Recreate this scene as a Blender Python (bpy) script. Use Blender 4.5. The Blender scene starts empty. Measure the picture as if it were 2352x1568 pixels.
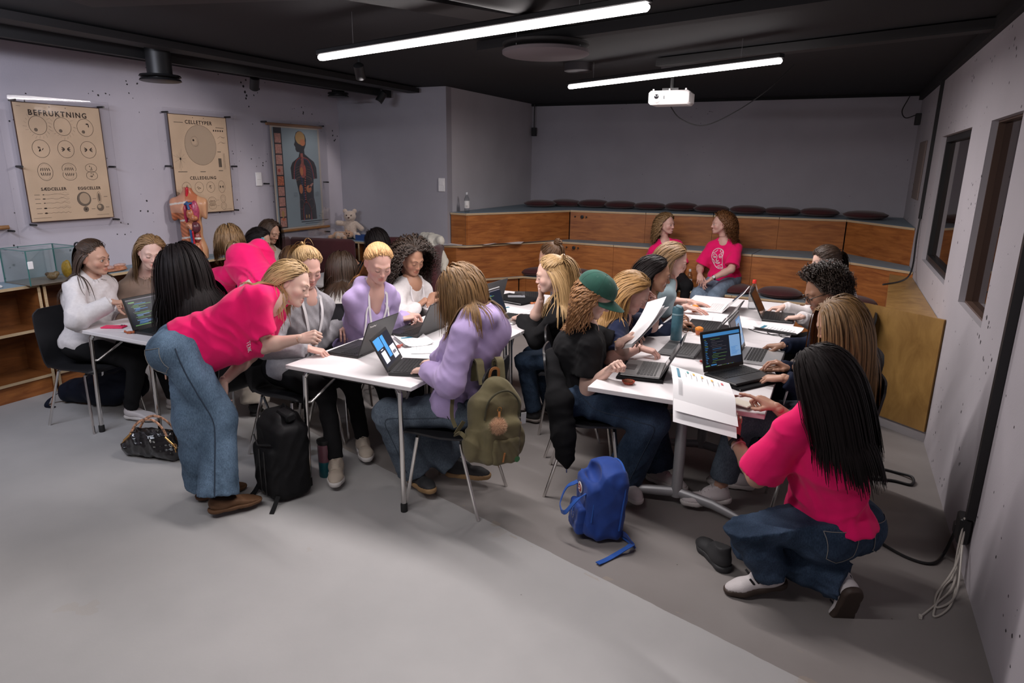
import bpy, math, random
import numpy as np
from mathutils import Vector, Matrix
random.seed(4)
SC = bpy.context.scene; C = SC.collection
PI = math.pi
# ------------------------------------------------------------------ camera, world, exposure
cam = bpy.data.cameras.new('camera'); co = bpy.data.objects.new('camera', cam); C.objects.link(co); SC.camera = co
cam.sensor_width = 36; cam.lens = 36 * 1527 / 2352; cam.clip_start = .05; cam.clip_end = 60
_p, _r, _y = [math.radians(a) for a in (14.9, .72, 25.6)]
_f = Vector((-math.sin(_y) * math.cos(_p), math.cos(_y) * math.cos(_p), -math.sin(_p))); _rt = Vector((math.cos(_y), math.sin(_y), 0)); _up = _rt.cross(_f)
_r1 = _rt * math.cos(_r) + _up * math.sin(_r); _u1 = -_rt * math.sin(_r) + _up * math.cos(_r)
co.matrix_world = Matrix(((_r1.x, _u1.x, -_f.x, 0), (_r1.y, _u1.y, -_f.y, 0), (_r1.z, _u1.z, -_f.z, 1.85), (0, 0, 0, 1)))
W = bpy.data.worlds.new('world'); SC.world = W; W.use_nodes = True
W.node_tree.nodes['Background'].inputs[0].default_value = (.55, .55, .7, 1); W.node_tree.nodes['Background'].inputs[1].default_value = .008
SC.view_settings.view_transform = 'Standard'; SC.view_settings.look = 'None'; SC.view_settings.gamma = 1; SC.view_settings.exposure = .1
try: SC.view_settings.use_curve_mapping = False
except Exception: pass
def area(name, loc, target, size, power, col=(1, 1, 1), spread=180):
    l = bpy.data.lights.new(name, 'AREA'); l.energy = power; l.color = col; l.shape = 'RECTANGLE'; l.size, l.size_y = size; l.spread = math.radians(spread)
    o = bpy.data.objects.new(name, l); C.objects.link(o); o.location = loc; d = Vector(target) - Vector(loc); o.rotation_euler = d.to_track_quat('-Z', 'Y').to_euler(); return o
LAMP_STR = 14.
# further ceiling lamps of the same room, above and behind the camera
area('ceiling_lamp_front', (-1.9, .9, 2.62), (-2.2, 1.6, 0), (2.4, .10), 34, (1.0, .95, .95))
area('ceiling_lamp_left', (-4.3, 1.2, 2.62), (-5.95, 3.6, 1.3), (1.6, .10), 34, (.84, .87, 1.0), 150)
# ------------------------------------------------------------------ helpers
def nrm(v):
    v = np.asarray(v, float); return v / (np.linalg.norm(v) + 1e-12)
def link(o, parent=None):
    C.objects.link(o)
    if parent is not None: o.parent = parent
    return o
def tag(o, label=None, cat=None, group=None, kind=None):
    if label: o['label'] = label
    if cat: o['category'] = cat
    if group: o['group'] = group
    if kind: o['kind'] = kind
    return o
def thing(name, label, cat, loc=(0, 0, 0), rotz=0, group=None):
    o = bpy.data.objects.new(name, None); C.objects.link(o)
    o.empty_display_size = .05
    o.location = loc; o.rotation_euler = (0, 0, rotz)
    return tag(o, label, cat, group)
def npmesh(name, v, faces, mats=None, smooth=True, midx=None, col=None, attr=None, angle=None):
    """mesh from numpy verts and a list of index arrays (each n x 3 or n x 4)"""
    me = bpy.data.meshes.new(name)
    v = np.asarray(v, np.float32); fs = [np.asarray(f, np.int32) for f in faces if len(f)]
    me.vertices.add(len(v)); me.vertices.foreach_set('co', v.ravel())
    loops = np.concatenate([f.ravel() for f in fs]); sizes = np.concatenate([np.full(len(f), f.shape[1], np.int32) for f in fs])
    me.loops.add(len(loops)); me.loops.foreach_set('vertex_index', loops)
    st = np.zeros(len(sizes), np.int32); st[1:] = np.cumsum(sizes)[:-1]
    me.polygons.add(len(sizes)); me.polygons.foreach_set('loop_start', st)
    if midx is not None: me.polygons.foreach_set('material_index', np.asarray(midx, np.int32))
    me.update(calc_edges=True)
    me.polygons.foreach_set('use_smooth', np.full(len(sizes), bool(smooth)))
    for m in (mats if isinstance(mats, (list, tuple)) else [mats]):
        if m is not None: me.materials.append(m)
    if col is not None:
        a = me.color_attributes.new('Col', 'FLOAT_COLOR', 'POINT')
        c = np.ones((len(v), 4), np.float32); c[:, :3] = col
        a.data.foreach_set('color', c.ravel())
    if attr is not None:
        a = me.attributes.new('huv', 'FLOAT_VECTOR', 'POINT'); a.data.foreach_set('vector', np.asarray(attr, np.float32).ravel())
    if angle is not None and smooth: me.set_sharp_from_angle(angle=math.radians(angle))
    return me
def mobj(name, me, parent=None, loc=None):
    o = bpy.data.objects.new(name, me); link(o, parent)
    if loc is not None: o.location = loc
    return o
def rotz(a):
    c, s = math.cos(a), math.sin(a); return np.array([[c, -s, 0], [s, c, 0], [0, 0, 1.]])
def rotx(a):
    c, s = math.cos(a), math.sin(a); return np.array([[1., 0, 0], [0, c, -s], [0, s, c]])
def roty(a):
    c, s = math.cos(a), math.sin(a); return np.array([[c, 0, s], [0, 1., 0], [-s, 0, c]])
def smoothpath(pts, n=8):
    """Catmull-Rom resample"""
    P = np.asarray(pts, float); P = np.vstack([2 * P[0] - P[1], P, 2 * P[-1] - P[-2]]); out = []
    for i in range(1, len(P) - 2):
        a, b, c, d = P[i - 1:i + 3]
        for t in np.linspace(0, 1, n, endpoint=False):
            out.append(.5 * (2 * b + (c - a) * t + (2 * a - 5 * b + 4 * c - d) * t * t + (3 * b - a - 3 * c + d) * t ** 3))
    out.append(P[-2]); return np.array(out)
class MB:
    """collects shapes; build() links them as ONE mesh object"""
    def __init__(s): s.v = []; s.f = []; s.m = []; s.n = 0; s.T = None
    def add(s, v, f, m=0):
        v = np.asarray(v, float)
        if s.T is not None: v = v @ s.T[0].T + s.T[1]
        s.v.append(v); s.f += [[i + s.n for i in q] for q in f]; s.m += [m] * len(f); s.n += len(v); return s
    def box(s, c, d, R=None, ch=0, m=0):
        hx, hy, hz = [q / 2 for q in d]
        if ch <= 0:
            v = np.array([(x, y, z) for x in (-hx, hx) for y in (-hy, hy) for z in (-hz, hz)])
            f = [(0, 1, 3, 2), (4, 6, 7, 5), (0, 4, 5, 1), (2, 3, 7, 6), (0, 2, 6, 4), (1, 5, 7, 3)]
        else:
            ch = min(ch, hx * .98, hy * .98, hz * .98); v = []; idx = {}
            for sx in (-1, 1):
                for sy in (-1, 1):
                    for sz in (-1, 1):
                        for a in range(3):
                            q = [hx, hy, hz]; q = [q[i] - (0 if i == a else ch) for i in range(3)]
                            idx[sx, sy, sz, a] = len(v); v.append((sx * q[0], sy * q[1], sz * q[2]))
            f = []
            for a in range(3):
                b, c2 = [(1, 2), (2, 0), (0, 1)][a]
                for sg in (-1, 1):
                    q = []
                    for u, w in ((-1, -1), (1, -1), (1, 1), (-1, 1)):
                        k = [0, 0, 0]; k[a] = sg; k[b] = u; k[c2] = w; q.append(idx[k[0], k[1], k[2], a])
                    f.append(q if sg > 0 else q[::-1])
                for u in (-1, 1):       # edges along axis a
                    for w in (-1, 1):
                        k0 = [0, 0, 0]; k0[a] = -1; k0[b] = u; k0[c2] = w; k1 = list(k0); k1[a] = 1
                        q = [idx[(*k0, b)], idx[(*k1, b)], idx[(*k1, c2)], idx[(*k0, c2)]]
                        f.append(q if u * w < 0 else q[::-1])
            for sx in (-1, 1):
                for sy in (-1, 1):
                    for sz in (-1, 1):
                        q = [idx[sx, sy, sz, i] for i in range(3)]; f.append(q if sx * sy * sz > 0 else q[::-1])
            v = np.array(v)
        if R is not None: v = v @ np.asarray(R).T
        return s.add(v + np.asarray(c, float), f, m)
    def tube(s, pts, r, n=8, m=0, cap=True, squash=None):
        P = np.asarray(pts, float); k = len(P); r = np.broadcast_to(r, (k,)); T = np.gradient(P, axis=0)
        T /= np.linalg.norm(T, axis=1)[:, None] + 1e-12
        u = np.cross(T[0], (0, 0, 1.)); u = np.cross(T[0], (1., 0, 0)) if np.linalg.norm(u) < .1 else u
        u = nrm(u); v = []
        for i in range(k):
            u = nrm(u - T[i] * (u @ T[i])); w = np.cross(T[i], u)
            for j in range(n):
                a = 2 * math.pi * j / n; d = u * math.cos(a) + w * math.sin(a)
                if squash is not None: d = d - np.asarray(squash[0]) * (d @ np.asarray(squash[0])) * (1 - squash[1])
                v.append(P[i] + r[i] * d)
        f = [(i * n + j, i * n + (j + 1) % n, (i + 1) * n + (j + 1) % n, (i + 1) * n + j) for i in range(k - 1) for j in range(n)]
        if cap: f += [tuple(range(n))[::-1], tuple(range((k - 1) * n, k * n))]
        return s.add(v, f, m)
    def lathe(s, prof, n=24, c=(0, 0, 0), R=None, m=0, sx=1, sy=1):
        v = []; k = len(prof)
        for r, z in prof:
            for j in range(n):
                a = 2 * math.pi * j / n; v.append((r * math.cos(a) * sx, r * math.sin(a) * sy, z))
        f = [(i * n + j, i * n + (j + 1) % n, (i + 1) * n + (j + 1) % n, (i + 1) * n + j) for i in range(k - 1) for j in range(n)]
        if prof[0][0] > 1e-5: f.append(tuple(range(n))[::-1])
        if prof[-1][0] > 1e-5: f.append(tuple(range((k - 1) * n, k * n)))
        v = np.array(v)
        if R is not None: v = v @ np.asarray(R).T
        return s.add(v + np.asarray(c, float), f, m)
    def prism(s, poly, z0, z1, m=0, R=None, c=(0, 0, 0)):
        n = len(poly); v = np.array([(x, y, z0) for x, y in poly] + [(x, y, z1) for x, y in poly], float)
        f = [tuple(range(n))[::-1], tuple(range(n, 2 * n))] + [(i, (i + 1) % n, n + (i + 1) % n, n + i) for i in range(n)]
        if R is not None: v = v @ np.asarray(R).T
        return s.add(v + np.asarray(c, float), f, m)
    def grid(s, P, m=0, thick=0):
        """P: rows x cols x 3 surface; thick>0 gives it a back side"""
        P = np.asarray(P, float); a, b = P.shape[:2]
        f = [(i * b + j, i * b + j + 1, (i + 1) * b + j + 1, (i + 1) * b + j) for i in range(a - 1) for j in range(b - 1)]
        if thick:
            du = np.gradient(P, axis=0); dv = np.gradient(P, axis=1); N = np.cross(dv, du); N /= np.linalg.norm(N, axis=2)[..., None] + 1e-12
            Q = P - N * thick; o = a * b
            f2 = [tuple(x + o for x in q[::-1]) for q in f]
            ed = [(j, 0) for j in range(b)]
            ring = [j for j in range(b)] + [i * b + b - 1 for i in range(1, a)] + [(a - 1) * b + j for j in range(b - 2, -1, -1)] + [i * b for i in range(a - 2, 0, -1)]
            rim = [(ring[(i + 1) % len(ring)], ring[i], ring[i] + o, ring[(i + 1) % len(ring)] + o) for i in range(len(ring))]
            return s.add(np.concatenate([P.reshape(-1, 3), Q.reshape(-1, 3)]), f + f2 + rim, m)
        return s.add(P.reshape(-1, 3), f, m)
    def mesh(s, name, mats, smooth=False, angle=40):
        me = bpy.data.meshes.new(name); me.from_pydata(np.concatenate(s.v).tolist(), [], s.f); me.update()
        for m in (mats if isinstance(mats, (list, tuple)) else [mats]): me.materials.append(m)
        if any(s.m): me.polygons.foreach_set('material_index', np.array(s.m, np.int32))
        if smooth:
            me.polygons.foreach_set('use_smooth', np.ones(len(s.f), bool)); me.set_sharp_from_angle(angle=math.radians(angle))
        return me
    def build(s, name, mats, parent=None, smooth=False, angle=40, loc=None):
        return mobj(name, s.mesh(name, mats, smooth, angle), parent, loc)
def copy_tree(o, parent=None):
    c = o.copy(); C.objects.link(c)
    if parent is not None: c.parent = parent
    for ch in KIDS.get(o.name) or [x for x in o.children]: copy_tree(ch, c)
    return c
KIDS = {}
def struct(o): o['kind'] = 'structure'; return o
# ------------------------------------------------------------------ materials
MATS = {}
def nodes(name):
    m = bpy.data.materials.new(name); m.use_nodes = True; nt = m.node_tree; b = nt.nodes['Principled BSDF']
    def N(t, **k):
        n = nt.nodes.new(t)
        for a, v in k.items():
            if a in n.inputs.keys() if isinstance(a, str) and a[0].isupper() else False: n.inputs[a].default_value = v
            else: setattr(n, a, v)
        return n
    return m, nt, b, N
def mat(name, col, rough=.5, metal=0, bump=0, bscale=200, var=0, vscale=8, coat=0, spec=.5, emit=None, estr=0, trans=0, alpha=1, sheen=0, stretch=None):
    if name in MATS: return MATS[name]
    m, nt, b, N = nodes(name); L = nt.links.new
    b.inputs['Base Color'].default_value = (*col, 1); b.inputs['Roughness'].default_value = rough; b.inputs['Metallic'].default_value = metal
    b.inputs['Specular IOR Level'].default_value = spec; b.inputs['Coat Weight'].default_value = coat
    b.inputs['Transmission Weight'].default_value = trans; b.inputs['Alpha'].default_value = alpha; b.inputs['Sheen Weight'].default_value = sheen
    if emit: b.inputs['Emission Color'].default_value = (*emit, 1); b.inputs['Emission Strength'].default_value = estr
    if var or bump:
        tc = N('ShaderNodeTexCoord'); src = tc.outputs['Object']
        if stretch:
            mp = N('ShaderNodeMapping'); mp.inputs['Scale'].default_value = stretch; L(src, mp.inputs['Vector']); src = mp.outputs[0]
        if var:
            n = N('ShaderNodeTexNoise'); n.inputs['Scale'].default_value = vscale; n.inputs['Detail'].default_value = 6; L(src, n.inputs['Vector'])
            r = N('ShaderNodeValToRGB'); r.color_ramp.elements[0].position = .3; r.color_ramp.elements[1].position = .7
            r.color_ramp.elements[0].color = (*[max(0, c * (1 - var)) for c in col], 1); r.color_ramp.elements[1].color = (*[min(1, c * (1 + var)) for c in col], 1)
            L(n.outputs['Fac'], r.inputs[0]); L(r.outputs[0], b.inputs['Base Color'])
        if bump:
            n2 = N('ShaderNodeTexNoise'); n2.inputs['Scale'].default_value = bscale; n2.inputs['Detail'].default_value = 3; L(src, n2.inputs['Vector'])
            bp = N('ShaderNodeBump'); bp.inputs['Strength'].default_value = bump; bp.inputs['Distance'].default_value = .002; L(n2.outputs['Fac'], bp.inputs['Height']); L(bp.outputs[0], b.inputs['Normal'])
    MATS[name] = m; return m
def clear(name, tint=(.97, .98, .98), refl=.10, rough=.03):
    """thin clear sheet: straight-through light plus a facing-dependent gloss"""
    if name in MATS: return MATS[name]
    m, nt, b, N = nodes(name); L = nt.links.new; tr = N('ShaderNodeBsdfTransparent'); tr.inputs[0].default_value = (*tint, 1); gl = N('ShaderNodeBsdfGlossy'); gl.inputs['Roughness'].default_value = rough
    lw = N('ShaderNodeLayerWeight'); lw.inputs['Blend'].default_value = .25; mu = N('ShaderNodeMath'); mu.operation = 'MULTIPLY_ADD'; L(lw.outputs['Fresnel'], mu.inputs[0]); mu.inputs[1].default_value = .45; mu.inputs[2].default_value = refl * .12
    mx = N('ShaderNodeMixShader'); L(mu.outputs[0], mx.inputs[0]); L(tr.outputs[0], mx.inputs[1]); L(gl.outputs[0], mx.inputs[2]); L(mx.outputs[0], nt.nodes['Material Output'].inputs[0]); nt.nodes.remove(b); MATS[name] = m; return m
def cloth(name, col, var=.08, rough=.9, bscale=700, bump=.25, vscale=14, crease=.55):
    new = name not in MATS; m = _cloth(name, col, var, rough, bscale, bump, vscale)
    if new:     # creases of the cloth as fine relief
        nt = m.node_tree; b = nt.nodes['Principled BSDF']; L = nt.links.new; tc = nt.nodes.new('ShaderNodeTexCoord'); n = nt.nodes.new('ShaderNodeTexNoise'); n.noise_type = 'RIDGED_MULTIFRACTAL'; n.inputs['Scale'].default_value = 6.5; n.inputs['Detail'].default_value = 2.5; n.inputs['Roughness'].default_value = .45; n.inputs['Distortion'].default_value = .8; L(tc.outputs['Object'], n.inputs['Vector'])
        bp = nt.nodes.new('ShaderNodeBump'); bp.inputs['Strength'].default_value = crease; bp.inputs['Distance'].default_value = .012; L(n.outputs['Fac'], bp.inputs['Height'])
        old = b.inputs['Normal'].links[0].from_socket if b.inputs['Normal'].links else None
        if old: L(old, bp.inputs['Normal'])
        L(bp.outputs[0], b.inputs['Normal'])
    return m
def _cloth(name, col, var, rough, bscale, bump, vscale):
    return mat(name, col, rough, 0, bump, bscale, var, vscale, spec=.12 if max(col) < .05 else .2, sheen=0 if max(col) < .05 else .12)
def denim(name, col):
    if name in MATS: return MATS[name]
    m, nt, b, N = nodes(name); L = nt.links.new; tc = N('ShaderNodeTexCoord')
    n = N('ShaderNodeTexNoise'); n.inputs['Scale'].default_value = 7; n.inputs['Detail'].default_value = 4; L(tc.outputs['Object'], n.inputs['Vector'])
    mp = N('ShaderNodeMapping'); mp.inputs['Scale'].default_value = (260, 260, 70); L(tc.outputs['Object'], mp.inputs['Vector'])
    f = N('ShaderNodeTexNoise'); f.inputs['Scale'].default_value = 1; f.inputs['Detail'].default_value = 3; L(mp.outputs[0], f.inputs['Vector'])
    r = N('ShaderNodeValToRGB'); e = r.color_ramp.elements; e[0].position = .3; e[1].position = .72
    e[0].color = (*[c * .62 for c in col], 1); e[1].color = (*[min(1, c * 1.35 + .02) for c in col], 1)
    r2 = N('ShaderNodeValToRGB'); e = r2.color_ramp.elements; e[0].position = .3; e[1].position = .75; e[0].color = (.62, .62, .66, 1); e[1].color = (1.25, 1.25, 1.22, 1)
    mx = N('ShaderNodeMix'); mx.data_type = 'RGBA'; mx.blend_type = 'MULTIPLY'; mx.inputs[0].default_value = 1
    L(n.outputs['Fac'], r.inputs[0]); L(f.outputs['Fac'], r2.inputs[0]); L(r.outputs[0], mx.inputs[6]); L(r2.outputs[0], mx.inputs[7]); L(mx.outputs[2], b.inputs['Base Color'])
    bp = N('ShaderNodeBump'); bp.inputs['Strength'].default_value = .3; bp.inputs['Distance'].default_value = .001; L(f.outputs['Fac'], bp.inputs['Height']); L(bp.outputs[0], b.inputs['Normal'])
    b.inputs['Roughness'].default_value = .85; b.inputs['Specular IOR Level'].default_value = .2
    MATS[name] = m; return m
def hairmat(name, dark, light, rough=.42):
    if name in MATS: return MATS[name]
    m, nt, b, N = nodes(name); L = nt.links.new; at = N('ShaderNodeAttribute'); at.attribute_name = 'huv'
    mp = N('ShaderNodeMapping'); mp.inputs['Scale'].default_value = (3.2, .8, 47); L(at.outputs['Vector'], mp.inputs['Vector'])
    n = N('ShaderNodeTexNoise'); n.inputs['Scale'].default_value = 1.6; n.inputs['Detail'].default_value = 5; n.inputs['Roughness'].default_value = .7; L(mp.outputs[0], n.inputs['Vector'])
    r = N('ShaderNodeValToRGB'); e = r.color_ramp.elements; e[0].position = .36; e[1].position = .64; e[0].color = (*dark, 1); e[1].color = (*light, 1)
    L(n.outputs['Fac'], r.inputs[0]); L(r.outputs[0], b.inputs['Base Color'])
    bp = N('ShaderNodeBump'); bp.inputs['Strength'].default_value = .6; bp.inputs['Distance'].default_value = .003; L(n.outputs['Fac'], bp.inputs['Height']); L(bp.outputs[0], b.inputs['Normal'])
    b.inputs['Roughness'].default_value = rough; b.inputs['Specular IOR Level'].default_value = .4 if max(light) > .05 else .12
    MATS[name] = m; return m
def colattr_mat(name, rough=.5, sss=0):
    if name in MATS: return MATS[name]
    m, nt, b, N = nodes(name); at = N('ShaderNodeAttribute'); at.attribute_name = 'Col'; nt.links.new(at.outputs['Color'], b.inputs['Base Color'])
    b.inputs['Roughness'].default_value = rough; b.inputs['Specular IOR Level'].default_value = .35
    if sss: b.inputs['Subsurface Weight'].default_value = sss; b.inputs['Subsurface Radius'].default_value = (1, .35, .2); b.inputs['Subsurface Scale'].default_value = .008
    tc = N('ShaderNodeTexCoord'); n = N('ShaderNodeTexNoise'); n.inputs['Scale'].default_value = 350; nt.links.new(tc.outputs['Object'], n.inputs['Vector'])
    bp = N('ShaderNodeBump'); bp.inputs['Strength'].default_value = .12; bp.inputs['Distance'].default_value = .001; nt.links.new(n.outputs['Fac'], bp.inputs['Height']); nt.links.new(bp.outputs[0], b.inputs['Normal'])
    MATS[name] = m; return m
# ------------------------------------------------------------------ signed-distance sculpting
def smin(a, b, k):
    if k <= 0: return np.minimum(a, b)
    h = np.maximum(k - np.abs(a - b), 0) / k; return np.minimum(a, b) - h * h * k * .25
class Field:
    def __init__(s, lo, hi, h):
        s.h = h; s.o = np.asarray(lo, np.float32); n = np.ceil((np.asarray(hi) - lo) / h).astype(int) + 1
        s.ax = [(s.o[i] + h * np.arange(n[i])).astype(np.float32) for i in range(3)]
        s.f = np.full(n, .2, np.float32)
    def sub(s, lo, hi):
        sl = []
        for i in range(3):
            a = int(max(0, math.floor((lo[i] - s.o[i]) / s.h))); b = int(min(len(s.ax[i]), math.ceil((hi[i] - s.o[i]) / s.h) + 1))
            if b <= a: return None
            sl.append(slice(a, b))
        return tuple(sl)
    def pts(s, sl): return [s.ax[0][sl[0]][:, None, None], s.ax[1][sl[1]][None, :, None], s.ax[2][sl[2]][None, None, :]]
    def put(s, sl, d, k, op):
        f = s.f[sl]
        if op == 'add': s.f[sl] = smin(f, d, k)
        elif op == 'sub': s.f[sl] = -smin(-f, d, k)
        elif op == 'max': s.f[sl] = np.maximum(f, d)
    def cap(s, a, b, ra, rb=None, k=.02, op='add', squash=None):
        rb = ra if rb is None else rb; a = np.asarray(a, np.float32); b = np.asarray(b, np.float32); m = max(ra, rb) * (1 if squash is None else max(1, squash[1])) + k + 2.5 * s.h
        sl = s.sub(np.minimum(a, b) - m, np.maximum(a, b) + m)
        if sl is None: return s
        x, y, z = s.pts(sl); p = [x - a[0], y - a[1], z - a[2]]; ba = b - a
        if squash is not None:
            e, q = squash; dt = (p[0] * e[0] + p[1] * e[1] + p[2] * e[2]) * (1 / q - 1); p = [p[i] + e[i] * dt for i in range(3)]
            ba = ba + np.asarray(e, np.float32) * float(np.dot(ba, e)) * (1 / q - 1)
        bb = float(ba @ ba) + 1e-12; h = np.clip((p[0] * ba[0] + p[1] * ba[1] + p[2] * ba[2]) / bb, 0, 1)
        d = np.sqrt((p[0] - ba[0] * h) ** 2 + (p[1] - ba[1] * h) ** 2 + (p[2] - ba[2] * h) ** 2) - (ra + (rb - ra) * h)
        s.put(sl, d, k, op); return s
    def ell(s, c, r, R=None, k=.02, op='add'):
        c = np.asarray(c, np.float32); m = max(r) + k + 2.5 * s.h; sl = s.sub(c - m, c + m)
        if sl is None: return s
        x, y, z = s.pts(sl); p = [x - c[0], y - c[1], z - c[2]]
        if R is not None: p = [p[0] * R[0][i] + p[1] * R[1][i] + p[2] * R[2][i] for i in range(3)]
        k0 = np.sqrt((p[0] / r[0]) ** 2 + (p[1] / r[1]) ** 2 + (p[2] / r[2]) ** 2)
        k1 = np.sqrt((p[0] / r[0] ** 2) ** 2 + (p[1] / r[1] ** 2) ** 2 + (p[2] / r[2] ** 2) ** 2) + 1e-9
        s.put(sl, k0 * (k0 - 1) / k1, k, op); return s
    def box(s, c, hd, R=None, rad=.01, k=.01, op='add'):
        c = np.asarray(c, np.float32); m = float(np.linalg.norm(hd)) + k + 2.5 * s.h; sl = s.sub(c - m, c + m)
        if sl is None: return s
        x, y, z = s.pts(sl); p = [x - c[0], y - c[1], z - c[2]]
        if R is not None: p = [p[0] * R[0][i] + p[1] * R[1][i] + p[2] * R[2][i] for i in range(3)]
        q = [np.abs(p[i]) - (hd[i] - rad) for i in range(3)]
        d = np.sqrt(np.maximum(q[0], 0) ** 2 + np.maximum(q[1], 0) ** 2 + np.maximum(q[2], 0) ** 2) + np.minimum(np.maximum(np.maximum(q[0], q[1]), q[2]), 0) - rad
        s.put(sl, d, k, op); return s
    def cut(s, p, n, k=0):
        """keep the side n points away from"""
        x, y, z = [s.ax[0][:, None, None], s.ax[1][None, :, None], s.ax[2][None, None, :]]; n = nrm(n)
        d = (x - p[0]) * n[0] + (y - p[1]) * n[1] + (z - p[2]) * n[2]; s.f = np.maximum(s.f, d.astype(np.float32)); return s
    def folds(s, amp, seed=0, freq=24, axis=None):
        """cloth folds: ridged warped waves"""
        r = np.random.RandomState(seed); x, y, z = [s.ax[0][:, None, None], s.ax[1][None, :, None], s.ax[2][None, None, :]]
        m = np.abs(s.f) < .04; idx = np.nonzero(m); P = np.stack([s.ax[i][idx[i]] for i in range(3)], 1); out = np.zeros(len(P), np.float32)
        w = np.zeros_like(P)
        for i in range(3):
            d = r.normal(size=3) * 7; w[:, i] = np.sin(P @ d + r.rand() * 6) * .05 + np.sin(P @ (r.normal(size=3) * 14) + r.rand() * 6) * .02
        Q = P + w
        for j in range(4):
            d = nrm(r.normal(size=3))
            if axis is not None: d = nrm(d * .55 + np.asarray(axis) * (1 if r.rand() > .25 else -.2))
            ph = Q @ (d * freq * (1 + .6 * j)) + r.rand() * 6
            out += (1 - np.abs(np.sin(ph)) * 1.6) * (.62 ** j) * (.5 + .5 * np.sin(P @ (r.normal(size=3) * 6) + r.rand() * 6))
        s.f[idx] += -out * amp; return s
    def net(s):
        f = s.f; sg = f < 0; nx, ny, nz = f.shape; c = np.zeros((nx - 1, ny - 1, nz - 1), np.uint8)
        for i in (0, 1):
            for j in (0, 1):
                for k in (0, 1): c += sg[i:nx - 1 + i, j:ny - 1 + j, k:nz - 1 + k]
        act = np.argwhere((c > 0) & (c < 8))
        if not len(act): return np.zeros((0, 3)), np.zeros((0, 4), int)
        idm = np.full(c.shape, -1, np.int32); idm[tuple(act.T)] = np.arange(len(act))
        cs = [(i, j, k) for i in (0, 1) for j in (0, 1) for k in (0, 1)]; V = {q: f[act[:, 0] + q[0], act[:, 1] + q[1], act[:, 2] + q[2]] for q in cs}
        acc = np.zeros((len(act), 3), np.float32); cnt = np.zeros(len(act), np.float32)
        for a in cs:
            for i in range(3):
                if a[i]: continue
                b = list(a); b[i] = 1; va, vb = V[a], V[tuple(b)]; m = (va < 0) != (vb < 0); t = np.where(m, va / np.where(m, va - vb, 1), 0)
                for q in range(3): acc[:, q] += m * (a[q] + (t if q == i else 0))
                cnt += m
        v = (act + acc / np.maximum(cnt, 1)[:, None]) * s.h + s.o; quads = []; dims = (nx, ny, nz)
        for ax in range(3):
            u, w = [(1, 2), (2, 0), (0, 1)][ax]; s0 = [slice(None)] * 3; s1 = [slice(None)] * 3; s0[ax] = slice(0, -1); s1[ax] = slice(1, None)
            A = sg[tuple(s0)]; e = np.argwhere(A != sg[tuple(s1)]); e = e[(e[:, u] > 0) & (e[:, w] > 0) & (e[:, u] < dims[u] - 1) & (e[:, w] < dims[w] - 1)]
            if not len(e): continue
            du = np.zeros(3, int); du[u] = 1; dw = np.zeros(3, int); dw[w] = 1; g = lambda q: idm[q[:, 0], q[:, 1], q[:, 2]]
            q = np.stack([g(e - du - dw), g(e - dw), g(e), g(e - du)], 1); fl = ~A[tuple(e.T)]; q[fl] = q[fl][:, ::-1]; quads.append(q)
        return v, np.concatenate(quads)
def smooth_mesh(v, q, it=2, lam=.5):
    v = v.copy()
    for _ in range(it):
        acc = np.zeros_like(v); cnt = np.zeros(len(v))
        for i in range(q.shape[1]):
            a, b = q[:, i], q[:, (i + 1) % q.shape[1]]; np.add.at(acc, a, v[b]); np.add.at(cnt, a, 1)
        v += lam * (acc / np.maximum(cnt, 1)[:, None] - v)
    return v
# ------------------------------------------------------------------ people: sculpted templates
def sample(F, p):
    """trilinear value of a field at points p"""
    q = (np.asarray(p, float) - F.o) / F.h; n = np.array(F.f.shape) - 2; i = np.clip(np.floor(q).astype(int), 0, n); t = np.clip(q - i, 0, 1); out = 0
    for a in (0, 1):
        for b in (0, 1):
            for c in (0, 1):
                w = (t[:, 0] if a else 1 - t[:, 0]) * (t[:, 1] if b else 1 - t[:, 1]) * (t[:, 2] if c else 1 - t[:, 2])
                out = out + w * F.f[i[:, 0] + a, i[:, 1] + b, i[:, 2] + c]
    return out
def march(F, p, d, off=.002, far=.4):
    """move points p along direction d until they stand off in front of the surface"""
    p = np.array(p, float); d = nrm(d); t = np.zeros(len(p))
    for _ in range(60):
        s = sample(F, p + d * t[:, None]) - off; t = np.minimum(t + np.clip(s, -.01, .02) * .8, far)
    return p + d * t[:, None]
def pushout(F, p, off=.003, it=12):
    p = np.array(p, float); e = F.h
    for _ in range(it):
        s = sample(F, p) - off
        g = np.stack([sample(F, p + np.eye(3)[i] * e) - sample(F, p - np.eye(3)[i] * e) for i in range(3)], 1); g /= np.linalg.norm(g, axis=1)[:, None] + 1e-9
        p = p - g * (np.minimum(s, 0) * .9)[:, None]
    return p
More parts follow.
